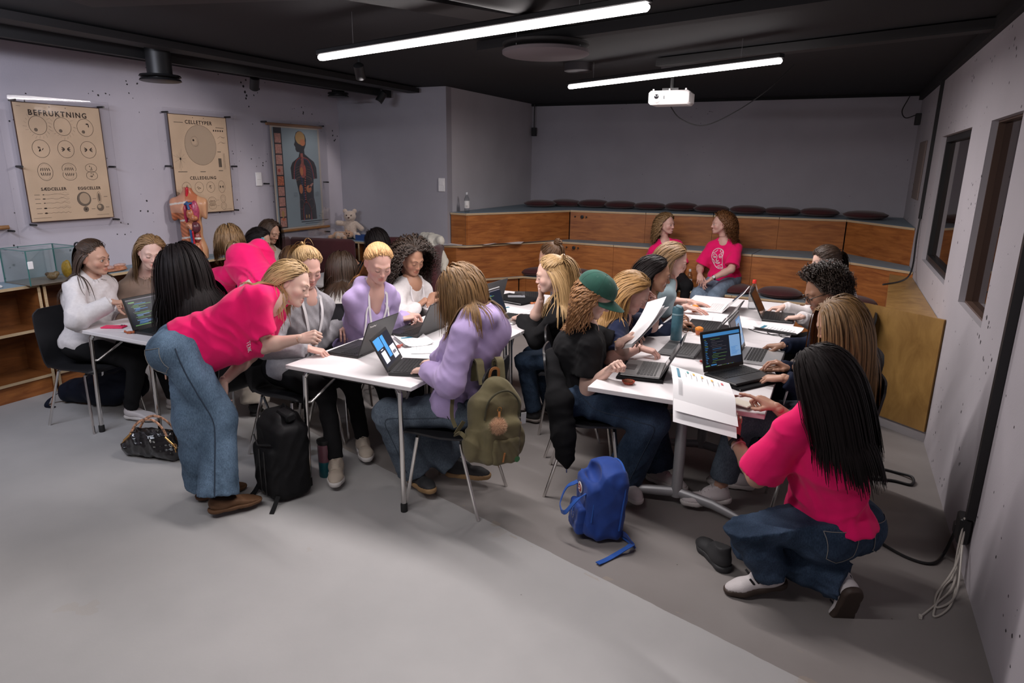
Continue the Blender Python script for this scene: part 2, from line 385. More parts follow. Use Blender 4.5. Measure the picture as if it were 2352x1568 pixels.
def make_head(h, smile=False):
    F = Field((-.115, -.125, -.15), (.115, .135, .13), h)
    F.ell((0, -.012, .022), (.073, .092, .088), k=.02)
    F.ell((0, .025, -.03), (.058, .066, .085), k=.03)
    for s in (-1, 1):
        F.cap((s * .058, .0, -.045), (s * .024, .062, -.092), .014, .014, .03)
        F.ell((s * .044, .055, -.034), (.020, .020, .020), k=.025)
        F.cap((s * .040, .070, .018), (s * .012, .081, .014), .010, .010, .018)
    F.ell((0, .074, -.098), (.019, .016, .015), k=.02)
    for s in (-1, 1): F.ell((s * .032, .098, -.004), (.017, .017, .012), k=.016, op='sub')
    for s in (-1, 1): F.ell((s * .031, .0745, -.005), (.0145, .0135, .0125), k=.006)
    F.cap((0, .084, .006), (0, .102, -.033), .0058, .0085, .012)
    F.ell((0, .103, -.035), (.0078, .0075, .0068), k=.008)
    for s in (-1, 1): F.ell((s * .0098, .094, -.0385), (.0068, .009, .006), k=.006)
    w = .027 if smile else .022
    F.ell((0, .083, -.066), (w, .0115, .006), k=.007); F.ell((0, .082, -.077), (w * .85, .0115, .0065), k=.007)
    F.box((0, .097, -.0715), (w * .92, .006, .0012), rad=.001, k=.003, op='sub')
    for s in (-1, 1):
        a = .35 * s; R = [(math.cos(a), -math.sin(a), 0), (math.sin(a), math.cos(a), 0), (0, 0, 1)]
        F.ell((s * .080, -.012, -.008), (.0075, .020, .032), R=R, k=.006); F.ell((s * .088, -.008, -.004), (.004, .010, .016), R=R, k=.004, op='sub')
    F.cap((0, -.02, -.05), (0, -.03, -.135), .042, .044, .03)
    v, q = F.net(); v = smooth_mesh(v, q, 1, .4)
    d = lambda c, r: np.sqrt((((v - np.array(c)) / np.array(r)) ** 2).sum(1))
    lip = np.clip(1.5 - np.minimum(d((0, .093, -.066), (w, .014, .006)), d((0, .092, -.077), (w * .85, .014, .0065))), 0, 1) * (v[:, 1] > .075)
    cheek = np.clip(1.4 - np.minimum(d((.045, .07, -.038), (.026, .03, .022)), d((-.045, .07, -.038), (.026, .03, .022))), 0, 1) * .6 + np.clip(1.4 - d((0, .108, -.036), (.016, .02, .014)), 0, 1) * .7
    cheek = np.maximum(cheek, np.clip(1.2 - np.minimum(d((.08, -.01, -.01), (.016, .03, .04)), d((-.08, -.01, -.01), (.016, .03, .04))), 0, 1) * .6)
    return dict(F=F, v=v, q=q, lip=lip, cheek=cheek, w=w)
HEADS = {}
def get_head(fine, smile):
    k = (fine, smile)
    if k not in HEADS: HEADS[k] = make_head(.0034 if fine else .0055, smile)
    return HEADS[k]
POSES = dict(type=((32, 42, 25),) * 4, relax=((28, 38, 20), (32, 40, 20), (36, 42, 22), (40, 44, 22)), flat=((10, 12, 6),) * 4, fist=((72, 92, 55),) * 4,
             hold=((48, 34, 18), (56, 48, 22), (62, 60, 30), (66, 66, 30)), point=((6, 10, 5), (58, 80, 45), (68, 86, 50), (70, 86, 50)), cheek=((40, 70, 40), (46, 74, 40), (50, 76, 40), (54, 76, 40)))
HANDS = {}
def get_hand(pose):
    if pose in HANDS: return HANDS[pose]
    F = Field((-.075, -.075, -.1), (.2, .085, .05), .0034); z = np.array((0, 0, 1.))
    F.cap((-.016, 0, -.001), (.012, 0, 0), .0245, .0245, .01, squash=(z, .78))
    kn = [(.086, .026, .002), (.090, .006, .004), (.085, -.014, .002), (.076, -.032, -.002)]; ln = [(.041, .025, .020), (.045, .029, .021), (.042, .027, .021), (.032, .020, .019)]
    for i, k in enumerate(kn):
        F.cap((.008, k[1] * .62, 0), k, .0135, .0105, .010, squash=(z, .95))
    F.ell((.05, -.004, -.006), (.042, .032, .012), k=.012); F.ell((.035, .022, -.010), (.028, .015, .013), k=.012)
    for i, k in enumerate(kn):
        p = np.array(k); a = 0; sp = (.13, .04, -.05, -.15)[i] * (.5 if pose in ('fist', 'cheek', 'point') else 1); r = (.0086, .0088, .0084, .0074)[i]
        for j in range(3):
            a += math.radians(POSES[pose][i][j]); d = np.array((math.cos(a) * math.cos(sp), math.cos(a) * math.sin(sp), -math.sin(a)))
            e = p + d * ln[i][j]; F.cap(p, e, r - .0006 * j, r - .0006 * (j + 1), .003 if j or pose != 'fist' else .006); p = e
    th = {'fist': ((.62, .55, -.5), (.75, -.35, -.55), (.5, -.75, -.3)), 'hold': ((.72, .5, -.48), (.85, .1, -.5), (.9, -.1, -.4)), 'point': ((.66, .55, -.5), (.8, -.2, -.55), (.7, -.55, -.4))}.get(pose, ((.66, .70, -.28), (.88, .34, -.3), (.94, .12, -.3)))
    p = np.array((.022, .022, -.008))
    for j, (l, r) in enumerate(((.040, .0125), (.031, .0100), (.025, .0088))):
        e = p + nrm(th[j]) * l; F.cap(p, e, r, r - .0012, .005); p = e
    v, q = F.net(); HANDS[pose] = (smooth_mesh(v, q, 1, .35), q); return HANDS[pose]
SHOES = {}
def get_shoe(kind):
    """sole (z 0 up), heel at the origin, toe along +x, about 0.27 long"""
    if kind in SHOES: return SHOES[kind]
    h = .006; z = np.array((0, 0, 1.)); F = Field((-.09, -.08, -.03), (.25, .08, .17), h); th = .03 if kind == 'sneaker' else .022
    F.cap((-.02, 0, .045), (.03, 0, .045), .036, .036, .02); F.cap((.03, 0, .045), (.135, .006, .030), .038, .040, .03, squash=(z, .8)); F.cap((.135, .006, .03), (.175, .004, .026), .040, .034, .03, squash=(z, .7))
    F.cap((.0, 0, .05), (-.012, 0, .105 if kind != 'clog' else .06), .038, .036, .03)
    if kind == 'sneaker': F.cap((.02, 0, .09), (.07, 0, .07), .026, .022, .02)
    F.cut((0, 0, th - .006), (0, 0, -1)); F.cut((0, 0, .112 if kind != 'clog' else .075), (.25, 0, 1))
    up = F.net()
    F = Field((-.09, -.08, -.03), (.25, .08, .08), h)
    F.cap((-.022, 0, .02), (.05, 0, .02), .044, .040, .01); F.cap((.05, 0, .02), (.13, .005, .02), .040, .048, .02); F.cap((.13, .005, .02), (.178, .004, .022), .047, .038, .02)
    F.cut((0, 0, 0), (0, 0, -1)); F.cut((0, 0, th), (0, 0, 1)); so = F.net()
    SHOES[kind] = (up, so); return SHOES[kind]
# ------------------------------------------------------------------ people: hair
def fib(n):
    i = np.arange(n) + .5; ph = np.arccos(1 - 2 * i / n); t = math.pi * (1 + 5 ** .5) * i
    return np.stack([np.cos(t) * np.sin(ph), np.sin(t) * np.sin(ph), np.cos(ph)], 1)
def scalp_limit(d): return np.interp(np.degrees(np.abs(np.arctan2(d[:, 0], d[:, 1]))), [0, 28, 48, 66, 84, 100, 125, 180], [.74, .70, .52, .20, .04, -.30, -.52, -.58])
SK_C = np.array((0, -.012, .020)); SK_R = np.array((.079, .098, .094))
def grow_hair(J, M, hc, st, seed, fine, TF=None):
    """locks that leave the scalp, follow the head, fall with gravity and rest on neck, shoulders and back; returns verts, quads, attribute"""
    rg = np.random.RandomState(seed); near = 1.45 if fine else .6
    N0 = int(st.get('n', 900) * near); d = fib(int(N0 * 2.0)); d = d[(d[:, 2] > scalp_limit(d)) & (d[:, 2] < st.get('zmax', 2))]; N = len(d)
    d = nrm_rows(d + rg.normal(size=d.shape) * .03); d = d[:]
    P = SK_C + SK_R * d; nseg = st.get('seg', 14 if fine else 10); L0 = st.get('len', .3); L = L0 * (1 + rg.uniform(-.30, .05, N)); style = st.get('style', 'down')
    g = M.T @ (np.array((0, 0, -1.)) + np.array(st.get('wind', (0, 0, 0.)))); loc = lambda p: (np.asarray(p) - hc) @ M
    lay = rg.uniform(0, st.get('vol', .012), N)[:, None]; x0 = st.get('part', 0.)
    s = np.sign(P[:, 0] - x0); s[s == 0] = 1; nrmv = nrm_rows((P - SK_C) / SK_R ** 2)
    T = np.array(st.get('tie', (0, -.115, .02)))
    tied = np.zeros(N, bool)
    if style in ('pony', 'bun'): tied[:] = True
    if style == 'half': tied = (d[:, 2] > .22)
    fr = np.clip((d[:, 1] + .1) / .9, 0, 1)
    sw = st.get('sweep', 1.); v = np.stack([s * (.08 + .92 * fr), (-.45 - .45 * fr) * sw, -.5 * np.ones(N)], 1)
    if style == 'back': v = np.stack([s * .15, -1 + 0 * s, .1 + 0 * s], 1)
    v[tied] = (T - P)[tied]
    v = v - nrmv * (v * nrmv).sum(1)[:, None]; D = nrm_rows(v)
    cols = []    # capsules and ellipsoids to rest on, in head space
    hd, nk, pel = J['hd'], J['nk'], J['pel']; spn = nrm(nk - pel); cl = st.get('rest', .03)
    cap = lambda a, b, r: cols.append((loc(a), loc(b), r))
    cap(nk - spn * .03, hc - M[:, 2] * .06, .055); 
    path = [P + nrmv * (lay * .3 - .005)]; arrived = ~tied; seg = (L / nseg)[:, None]; W = rg.normal(size=(N, 3)); wav = st.get('wave', .0); fl = rg.rand(N) * 6.3
    tail = np.array(st.get('tail', (0, -.8, -.2)))
    for i in range(nseg):
        Q = path[-1]; step = seg.copy()
        if tied.any():
            to = T - Q; dist = np.linalg.norm(to, axis=1); go = tied & ~arrived
            D[go] = nrm_rows(to[go]); step[go, 0] = np.minimum(np.maximum(seg[go, 0], .022), dist[go])
            now = go & (dist < .024); arrived |= now; D[now] = nrm_rows(nrm(tail) + rg.normal(size=(now.sum(), 3)) * st.get('spread', .25))
        fr_ = arrived
        bk = np.array((0, -.75, -.15)) * (st.get('back', .25) * max(0, 1 - i / (nseg * .42))) * (1 - np.clip(-d[fr_, 1:2], 0, 1))
        D[fr_] = nrm_rows(D[fr_] * st.get('stiff', 1.1) + g * st.get('grav', .55) + bk + W[fr_] * wav * np.sin(fl[fr_] + i * 1.3)[:, None])
        Q2 = Q + D * step
        q = (Q2 - SK_C) / (SK_R + lay + .004); l = np.linalg.norm(q, axis=1)[:, None]; Q2 = np.where(l < 1, SK_C + q / np.maximum(l, 1e-6) * (SK_R + lay + .004), Q2)
        fc = np.array((0, .030, -.050)); frr = np.array((.069, .082, .085)); q = (Q2 - fc) / frr; l = np.linalg.norm(q, axis=1)[:, None]
        qq = q * np.array((1, .35, .5)); qq[:, 0] += np.sign(q[:, 0] + 1e-6) * .15; qn = qq / np.maximum(np.linalg.norm(qq, axis=1)[:, None], 1e-6)
        Q2 = np.where(l < 1, Q2 + (qn * frr * (1 - l)) * 1.1, Q2)
        for a, b, r in cols:
            ba = b - a; h = np.clip(((Q2 - a) @ ba) / (ba @ ba + 1e-9), 0, 1)[:, None]; c = a + ba * h; e = Q2 - c; l = np.linalg.norm(e, axis=1)[:, None]; rr = r + lay * .8
            Q2 = np.where(l < rr, c + e / np.maximum(l, 1e-6) * rr, Q2)
        if TF is not None:      # rest on the clothes themselves
            for _ in range(2):
                wp = hc + Q2 @ M.T; s_ = sample(TF, wp) - .004 - lay[:, 0] * .6; hit = s_ < 0
                if hit.any():
                    wh = wp[hit]; gr = nrm_rows(np.stack([sample(TF, wh + np.eye(3)[a_] * TF.h) - sample(TF, wh - np.eye(3)[a_] * TF.h) for a_ in range(3)], 1)); wp[hit] = wh - gr * s_[hit][:, None]; Q2 = (wp - hc) @ M
        D = np.where(fr_[:, None], nrm_rows(Q2 - Q + D * 1e-4), D); path.append(Q2)
    X = np.stack(path, 1)                                   # N x (nseg+1) x 3
    if st.get('curl'):
        amp, lam = st['curl']; k = st.get('sub', 3); t = np.linspace(0, nseg, nseg * k + 1); i0 = np.minimum(t.astype(int), nseg - 1); w = (t - i0)[None, :, None]
        X = X[:, i0] * (1 - w) + X[:, i0 + 1] * w
    Tn = np.gradient(X, axis=1); Tn /= np.linalg.norm(Tn, axis=2)[..., None] + 1e-9
    ctr = SK_C + np.zeros(3); out = X - np.where((X[..., 2:3] > -.05), ctr, np.stack([0 * X[..., 0], 0 * X[..., 0] - .02, X[..., 2]], -1)); out = out - Tn * (out * Tn).sum(2)[..., None]; out /= np.linalg.norm(out, axis=2)[..., None] + 1e-9
    sd = np.cross(Tn, out); t = np.linspace(0, 1, X.shape[1])
    if st.get('curl'):
        ph = 2 * math.pi * t[None] * (L / lam)[:, None] + rg.rand(N)[:, None] * 6.3; rp = np.clip(t * 4, 0, 1)[None]
        X = X + (out * np.cos(ph)[..., None] + sd * np.sin(ph)[..., None]) * (amp * rp * (1 + rg.uniform(-.3, .3, N)[:, None]))[..., None]
        Tn = np.gradient(X, axis=1); Tn /= np.linalg.norm(Tn, axis=2)[..., None] + 1e-9; sd = np.cross(Tn, out); sd /= np.linalg.norm(sd, axis=2)[..., None] + 1e-9
    w0 = st.get('w', .0044) * (1 if fine else 1.6); wt = w0 * (1 - .75 * t ** 2.2) * np.interp(t, [0, .10, 1], [.25, 1, 1]); tht = w0 * .30 * (1 - .6 * t)
    V = np.stack([X + sd * wt[None, :, None], X + out * tht[None, :, None], X - sd * wt[None, :, None]], 2)
    n, m = X.shape[:2]; ids = np.arange(n * m * 3).reshape(n, m, 3); q = []
    for j in range(2): q.append(np.stack([ids[:, :-1, j], ids[:, :-1, j + 1], ids[:, 1:, j + 1], ids[:, 1:, j]], -1).reshape(-1, 4))
    rid = rg.rand(n)
    A = np.stack([np.broadcast_to(np.array((1., 0, -1)), (n, m, 3)) * .5, np.broadcast_to((t * L0 * 6)[None, :, None], (n, m, 3)), np.broadcast_to(rid[:, None, None], (n, m, 3))], -1)
    V = V.reshape(-1, 3); q = np.concatenate(q); A = A.reshape(-1, 3)
    # cap under the locks
    a, b = 18, 36; th = np.linspace(0, math.pi * .78, a)[:, None]; ph = np.linspace(0, 2 * math.pi, b, endpoint=False)[None]
    dd = np.stack([np.sin(th) * np.sin(ph), np.sin(th) * np.cos(ph), np.cos(th) + 0 * ph], -1); cv = (SK_C + (SK_R + .003) * dd).reshape(-1, 3); ok = (dd[..., 2].ravel() > scalp_limit(dd.reshape(-1, 3)) + .02)
    ii = np.arange(a * b).reshape(a, b); f = np.stack([ii[:-1], np.roll(ii, -1, 1)[:-1], np.roll(ii, -1, 1)[1:], ii[1:]], -1).reshape(-1, 4); f = f[ok[f].all(1)][:, ::-1]
    ca = np.stack([ph.repeat(a, 0).ravel() * 3, th.repeat(b, 1).ravel() * .3, .5 + 0 * cv[:, 0]], 1)
    q = np.concatenate([q, f + len(V)]); V = np.concatenate([V, cv]); A = np.concatenate([A, ca])
    if style == 'bun':                                      # wound knot at the tie
        mb = []
        for k in range(46):
            ax = nrm(rg.normal(size=3)); r = rg.uniform(.022, .036); u = nrm(np.cross(ax, (0, .3, 1))); w = np.cross(ax, u); tt = np.linspace(0, 2 * math.pi * rg.uniform(.6, .95), 10)
            X = T + nrm(T) * .02 + (np.cos(tt)[:, None] * u + np.sin(tt)[:, None] * w) * r; tg = np.gradient(X, axis=0); tg /= np.linalg.norm(tg, axis=1)[:, None]; o = nrm_rows(X - T); sd = np.cross(tg, o)
            vv = np.stack([X + sd * .006, X + o * .004, X - sd * .006, X - o * .004], 1).reshape(-1, 3); i2 = np.arange(40).reshape(10, 4) + len(V)
            for j in range(4):
                k2 = (j + 1) % 4; mb.append(np.stack([i2[:-1, j], i2[:-1, k2], i2[1:, k2], i2[1:, j]], -1))
            V = np.concatenate([V, vv]); A = np.concatenate([A, np.stack([np.tile((.5, 0, -.5, 0), 10), np.repeat(tt, 4) * .3, np.full(40, rg.rand())], 1)])
        q = np.concatenate([q] + mb)
    return hc + V @ M.T, q, A
def nrm_rows(v): return v / (np.linalg.norm(v, axis=-1, keepdims=True) + 1e-9)
# ------------------------------------------------------------------ people: body and clothes
def torso(F, J, inf, k=.036, bust=1., slim=1., pad=.012):
    pel, nk, f, r = J['pel'], J['nk'], J['bf'], J['br']; sp = nrm(nk - pel); R = np.array([r, f, sp]); Ls = np.linalg.norm(nk - pel); pt = lambda t: pel + (nk - pel) * t
    pf = J['pf']; pr = np.array((pf[1], -pf[0], 0)); pu = nrm(sp + np.array((0, 0, 1.)) * .5); pfn = nrm(pf - pu * (pf @ pu)); RP = np.array([np.cross(pfn, pu), pfn, pu])
    F.ell(pel + pu * .03, (.165 * slim + inf + pad, .112 + inf + pad, .135 + inf * .6), RP, k); F.ell(pt(.36), (.128 * slim + inf * 1.15, .098 + inf, .16), R, k)
    F.ell(pt(.66) - f * .012, (.145 * slim + inf, .105 + inf, .17 * Ls / .48), R, k)
    for s in (-1, 1): F.ell(pt(.64) + f * .068 + r * s * .062, (.058 + inf * .5, .050 + inf * .6 * bust, .060 + inf * .4), R, k)
    F.cap(J['shR'] - r * .025, J['shL'] + r * .025, .046 + inf * .5, None, k); F.cap(pt(.88) - f * .015, pt(.70) - f * .02, .078 + inf * .5, .095 + inf * .5, k)
    for q in 'RL': F.cap(nk + sp * .035, J['sh' + q], .044 + inf * .25, .036 + inf * .4, .045)
def leg(F, J, q, r, k=.04, end=1.0, flat=True):
    hp, kn, an = J['hip' + q], J['kn' + q], J['an' + q]; pf = J['pf']
    F.ell(hp - pf * .05 + np.array((0, 0, .01)), (r[0] + .006,) * 3, None, .05); F.cap(hp, kn, r[0], r[1], k); F.cap(kn, kn + (an - kn) * end, r[2], r[3], k, flat=flat)
def bounds(pts, m): p = np.array(pts); return p.min(0) - m, p.max(0) + m
def flatcap(s, a, b, ra, rb, k):
    a = np.asarray(a, float); b = np.asarray(b, float); m = max(ra, rb) + k + 2.5 * s.h; sl = s.sub(np.minimum(a, b) - m, np.maximum(a, b) + m)
    if sl is None: return
    x, y, z = s.pts(sl); ba = b - a; L = np.linalg.norm(ba); e = ba / L; p = [x - a[0], y - a[1], z - a[2]]; t = p[0] * e[0] + p[1] * e[1] + p[2] * e[2]; h = np.clip(t / L, 0, 1)
    d = np.sqrt((p[0] - ba[0] * h) ** 2 + (p[1] - ba[1] * h) ** 2 + (p[2] - ba[2] * h) ** 2) - (ra + (rb - ra) * h)
    s.put(sl, np.maximum(d, t - L).astype(np.float32), k, 'add')
_cap = Field.cap
def _cap2(s, a, b, ra, rb=None, k=.02, op='add', squash=None, flat=False):
    if flat: flatcap(s, a, b, ra, ra if rb is None else rb, k); return s
    return _cap(s, a, b, ra, rb, k, op, squash)
Field.cap = _cap2
def head_frame(J, roll=0):
    hf = J['hf']; up = nrm(np.array((0, 0, 1.)) * .8 + nrm(J['hd'] - J['nk']) * .45); hu = nrm(up - hf * (up @ hf)); hr = np.cross(hf, hu)
    if roll: hu, hr = hu * math.cos(roll) + hr * math.sin(roll), hr * math.cos(roll) - hu * math.sin(roll)
    return np.stack([hr, hf, hu], 1)
PEOPLE = {}
def person(pid, label, J, tone=(.62, .40, .32), hair=None, haircol=None, top=None, legs=None, shoes=None, hands=None, fine=True, eyes='down', smile=False, roll=0, brow=(.12, .07, .04), bare=0., lipcol=None, hs=1.0, seed=0, hair_on=True, slim=1.0, legs_on=True):
    J = {k: np.asarray(v, float) for k, v in J.items()}; seed = seed or int(pid[1:]) * 7; org = np.array((J['pel'][0], J['pel'][1], 0.))
    root = thing('person', label, 'person', org); M = head_frame(J, roll); hc = J['hd']; tone = np.array(tone); h = .0085 if fine else .012; R_ = {}
    sk = colattr_mat('skin', .5, .12); eyew = mat('eye_white', (.75, .72, .70), .25); iris = mat('eye_iris', (.035, .025, .02), .2); lash = mat('lash', (.02, .012, .01), .7); teeth = mat('teeth', (.8, .76, .7), .3); broww = mat('brow_%s' % pid, brow, .8)
    # ---- skin: head, neck, arms, hands, ankles in one mesh
    V = []; Q = []; Cc = []; MI = []; n = 0
    def put(v, q, c, mi=0):
        nonlocal n
        V.append(v); Q.append(q + n); Cc.append(np.broadcast_to(c, v.shape)); MI.append(np.full(len(q), mi)); n += len(v)
    H = get_head(fine, smile); lc = np.array(lipcol) if lipcol is not None else tone * np.array((.98, .62, .62))
    col = tone * (1 - H['cheek'][:, None] * np.array((-.04, .20, .18))); col = col * (1 - H['lip'][:, None]) + lc * H['lip'][:, None]
    put(hc + (H['v'] * hs) @ M.T, H['q'], col)
    F = Field(*bounds([hc - M[:, 2] * .12, J['nk'], J['shR'], J['shL']], .1), .009); F.cap(hc - M[:, 2] * .07 - M[:, 1] * .022, J['nk'] - nrm(J['nk'] - J['pel']) * .02, .042, .051, .03)
    spn = nrm(J['nk'] - J['pel'])
    for q in 'RL': F.cap(J['nk'] + spn * .005, J['sh' + q], .042, .044, .04)
    F.cap(J['nk'] - spn * .05, J['nk'] - spn * .13 + J['bf'] * .02, .085, .08, .05); v, q = F.net(); put(v, q, tone)
    for sd in 'RL':
        hp = (hands or {}).get(sd)
        if hp is None: continue
        a, b, c = J['sh' + sd], J['el' + sd], J['wr' + sd]; st = b + (c - b) * .35 if bare <= 0 else a
        F = Field(*bounds([st, b, c] if bare > 0 else [st, c], .09), .0065)
        if bare > 0: F.cap(a, b, .048, .040, .02); F.cap(b, b + (c - b) * .35, .040, .0405, .025)
        F.cap(b + (c - b) * .3, c, .0395, .0245, .02); v, q = F.net(); put(smooth_mesh(v, q, 1), q, tone)
        hv, hq = get_hand(hp[0]); hv = hv * .96; fw = nrm(c - b) if hp[1] is None else nrm(np.array(hp[1], float)); pn = np.array(hp[2], float) if len(hp) > 2 else np.array((0, 0, -1.))
        fw = nrm(fw) ; bk = -nrm(pn - fw * (pn @ fw)); y = np.cross(bk, fw)
        if sd == 'L': hv = hv * np.array((1, -1, 1)); hq = hq[:, ::-1]
        tipm = np.clip((hv[:, 0] - .1) / .1, 0, 1)[:, None]; hcz = tone * (1 - tipm * np.array((-.03, .10, .09)))
        put(c + hv @ np.stack([fw, y, bk], 0), hq, hcz); J['hm' + sd] = c + fw * .08
    if legs and legs.get('ankle'):
        for sd in legs['ankle']:
            F = Field(*bounds([J['kn' + sd], J['an' + sd]], .08), .009); F.cap(J['kn' + sd], J['an' + sd], .048, .036, .02); v, q = F.net(); put(v, q, tone)
    # face detail: eyes, lashes, brows
    if eyes:
        FH = H['F']
        def sy(x, z):
            y = np.linspace(.12, .04, 120); s = sample(FH, np.stack([np.full(120, x), y, np.full(120, z)], 1)); i = int(np.argmax(s < 0)); return y[i]
        mb = MB()
        for s in (-1, 1):
            if eyes == 'open':
                o = (s * .031, .0755, -.005); prof = lambda k: [(math.sin(t) * k, -math.cos(t) * k) for t in np.linspace(0, math.pi, 9)]
                mb.lathe(prof(1), 14, (0, 0, 0), m=1); mb.v[-1] = mb.v[-1] * np.array((.0135, .0142, .0068)) + o
                mb.lathe(prof(1), 12, (0, 0, 0), m=2); mb.v[-1] = mb.v[-1] * np.array((.0058, .004, .0060)) + (o[0], o[1] + .0115, o[2])
                zz = [.0045, .0066, .0072, .0058, .001]
            else: zz = [-.0045, -.0066, -.0074, -.0064, -.003]
            xs = [.0185, .024, .031, .038, .0445]; L_ = [(s * x, sy(s * x, z - .005) + .0012, z - .005) for x, z in zip(xs, zz)]; mb.tube(smoothpath(L_, 3), .0014, 5, m=3)
            if eyes != 'open': L_ = [(s * x, sy(s * x, z) - .0004, z) for x, z in zip(xs, (.002, .0055, .006, .0045, 0))]; mb.tube(smoothpath(L_, 3), .0008, 5, m=5)
            B_ = [(s * x, sy(s * x, z) + .0006, z) for x, z in ((.013, .0175), (.022, .0215), (.033, .0235), (.045, .0175))]; mb.tube(smoothpath(B_, 3), [.0022 * t for t in np.interp(np.linspace(0, 1, 10), [0, .3, 1], [.8, 1.1, .35])], 5, m=4, squash=((0, 1, 0), .6))
        w = H['w']; M_ = [(x * w, sy(x * w, -.0715) + .0002, -.0715 + (abs(x) ** 2) * (.006 if smile else .0012)) for x in (-.92, -.5, 0, .5, .92)]
        if smile: mb.tube(smoothpath(M_, 3), [.0008, .0022, .003, .0034, .0036, .0038, .0038, .0038, .0036, .0034, .003, .0022, .0008], 6, m=6)
        else: mb.tube(smoothpath(M_, 3), .0009, 5, m=5)
        tri = [q if len(q) == 4 else None for q in mb.f]; fv = np.concatenate(mb.v); f4 = [(q, m) for q, m in zip(mb.f, mb.m) if len(q) == 4]
        put(hc + (fv * hs) @ M.T, np.array([q for q, m in f4]), tone); MI[-1] = np.array([m for q, m in f4])
    lipl = mat('mouth_line', (.22, .07, .06), .6)
    mobj('body', npmesh('body', np.concatenate(V) - org, [np.concatenate(Q)], [sk, eyew, iris, lash, broww, lipl, teeth], True, np.concatenate(MI), np.concatenate(Cc)), root)
    # ---- top
    sp = nrm(J['nk'] - J['pel'])
    if top:
        kind = top.get('kind', 'tee'); inf = top.get('inf', .014 if kind == 'tee' else .026); lo = [J['pel'] - sp * .1, J['nk'] + sp * .06, J['shR'], J['shL'], J['elR'], J['elL']] + ([J['wrR'], J['wrL']] if kind != 'tee' else [])
        F = Field(*bounds(lo, .2), h); torso(F, J, inf, bust=top.get('bust', 1), slim=slim)
        for a, b, ra, rb in top.get('extra', []): F.cap(a, b, ra, rb, .06)
        hem = J['pel'] + sp * top.get('hem', -.03); hn = -sp if top.get('hemdir') is None else nrm(np.array(top['hemdir'])); F.cut(hem, hn)
        F.cap(J['nk'] + J['bf'] * .018 + sp * .012, hc, top.get('neck', .058), .07, .012, 'sub')
        F.cap(J['nk'] + sp * .085, J['nk'] + sp * .16, .062, None, .01, 'sub')
        if kind in ('hoodie', 'jacket'):
            F.ell(J['nk'] + J['bf'] * .10 - sp * .03, (.042, .09, .12 if top.get('open') else .05), np.array([J['br'], J['bf'], sp]), .01, 'sub')
        for q in 'RL':
            a, b, c = J['sh' + q], J['el' + q], J['wr' + q]
            if kind == 'tee':
                e = a + (b - a) * top.get('slv', .72); F.cap(a, e, .047 + inf * .6, .056 + inf * 1.3, .04, flat=True); F.cap(e, a + (e - a) * 1.12, .046, .046, .004, 'sub')
            else:
                w = top.get('slw', 1.); a2 = a + (b - a) * .10; F.cap(a2, b, .041 * w + inf * .65, .041 * w + inf * .85, .05); q not in top.get('short', '') and F.cap(b, c - (c - b) * .06, .042 * w + inf * .85, .032 * w + inf * .7, .03, flat=True)
                if kind in ('hoodie', 'sweat') and q not in top.get('short', ''): F.cap(c - (c - b) * .22, c + (c - b) * .02, .038, .036, .004, flat=True)
        F.folds(top.get('fold', .006) * .75, seed + 3, top.get('ff', 17) * 1.6, None)
        if kind == 'hoodie':
            b_ = J['nk'] - J['bf'] * .075 - sp * .01; l_ = J['nk'] - J['br'] * .105 + J['bf'] * .03 - sp * .005; r_ = J['nk'] + J['br'] * .105 + J['bf'] * .03 - sp * .005
            for u, w_ in ((b_ - J['br'] * .05, b_ + J['br'] * .05), (b_ - J['br'] * .05, l_), (b_ + J['br'] * .05, r_)): F.cap(u, w_, .043, .040, .03)
            F.ell(b_ - sp * .085 - J['bf'] * .035, (.125, .045, .10), np.array([J['br'], J['bf'], sp]), .03)
            for e_ in (l_, r_): F.cap(e_, e_ + J['bf'] * .07 - sp * .10 - (e_ - J['nk']) * .25, .032, .018, .03)
        v, q = F.net(); R_['top'] = mobj(top.get('name', 't_shirt'), npmesh('top', v - org, [q], top['mat']), root); R_['F'] = F
    # ---- legs
    if legs and legs_on:
        hh = h * legs.get('hs', 1.25); F = Field(*bounds([J['pel'] + np.array((0, 0, .12)), J['hipR'], J['hipL'], J['knR'], J['knL'], J['anR'], J['anL']], .17), hh); pf = J['pf']; pu = nrm(sp + np.array((0, 0, 1.)) * .5); pfn = nrm(pf - pu * (pf @ pu)); r = legs.get('r', (.088, .07, .066, .055))
        F.ell(J['pel'] + pu * .02, (.160, .112, .13), np.array([np.cross(pfn, pu), pfn, pu]), .05)
        for q in 'RL': leg(F, J, q, r, end=legs.get('end', 1.))
        F.folds(legs.get('fold', .004), seed + 5, 26)
        if top: F.cut(J['pel'] + sp * .11, sp)
        v, q = F.net(); R_['legs'] = mobj(legs.get('name', 'trousers'), npmesh('legs', v - org, [q], legs['mat']), root); R_['FL'] = F
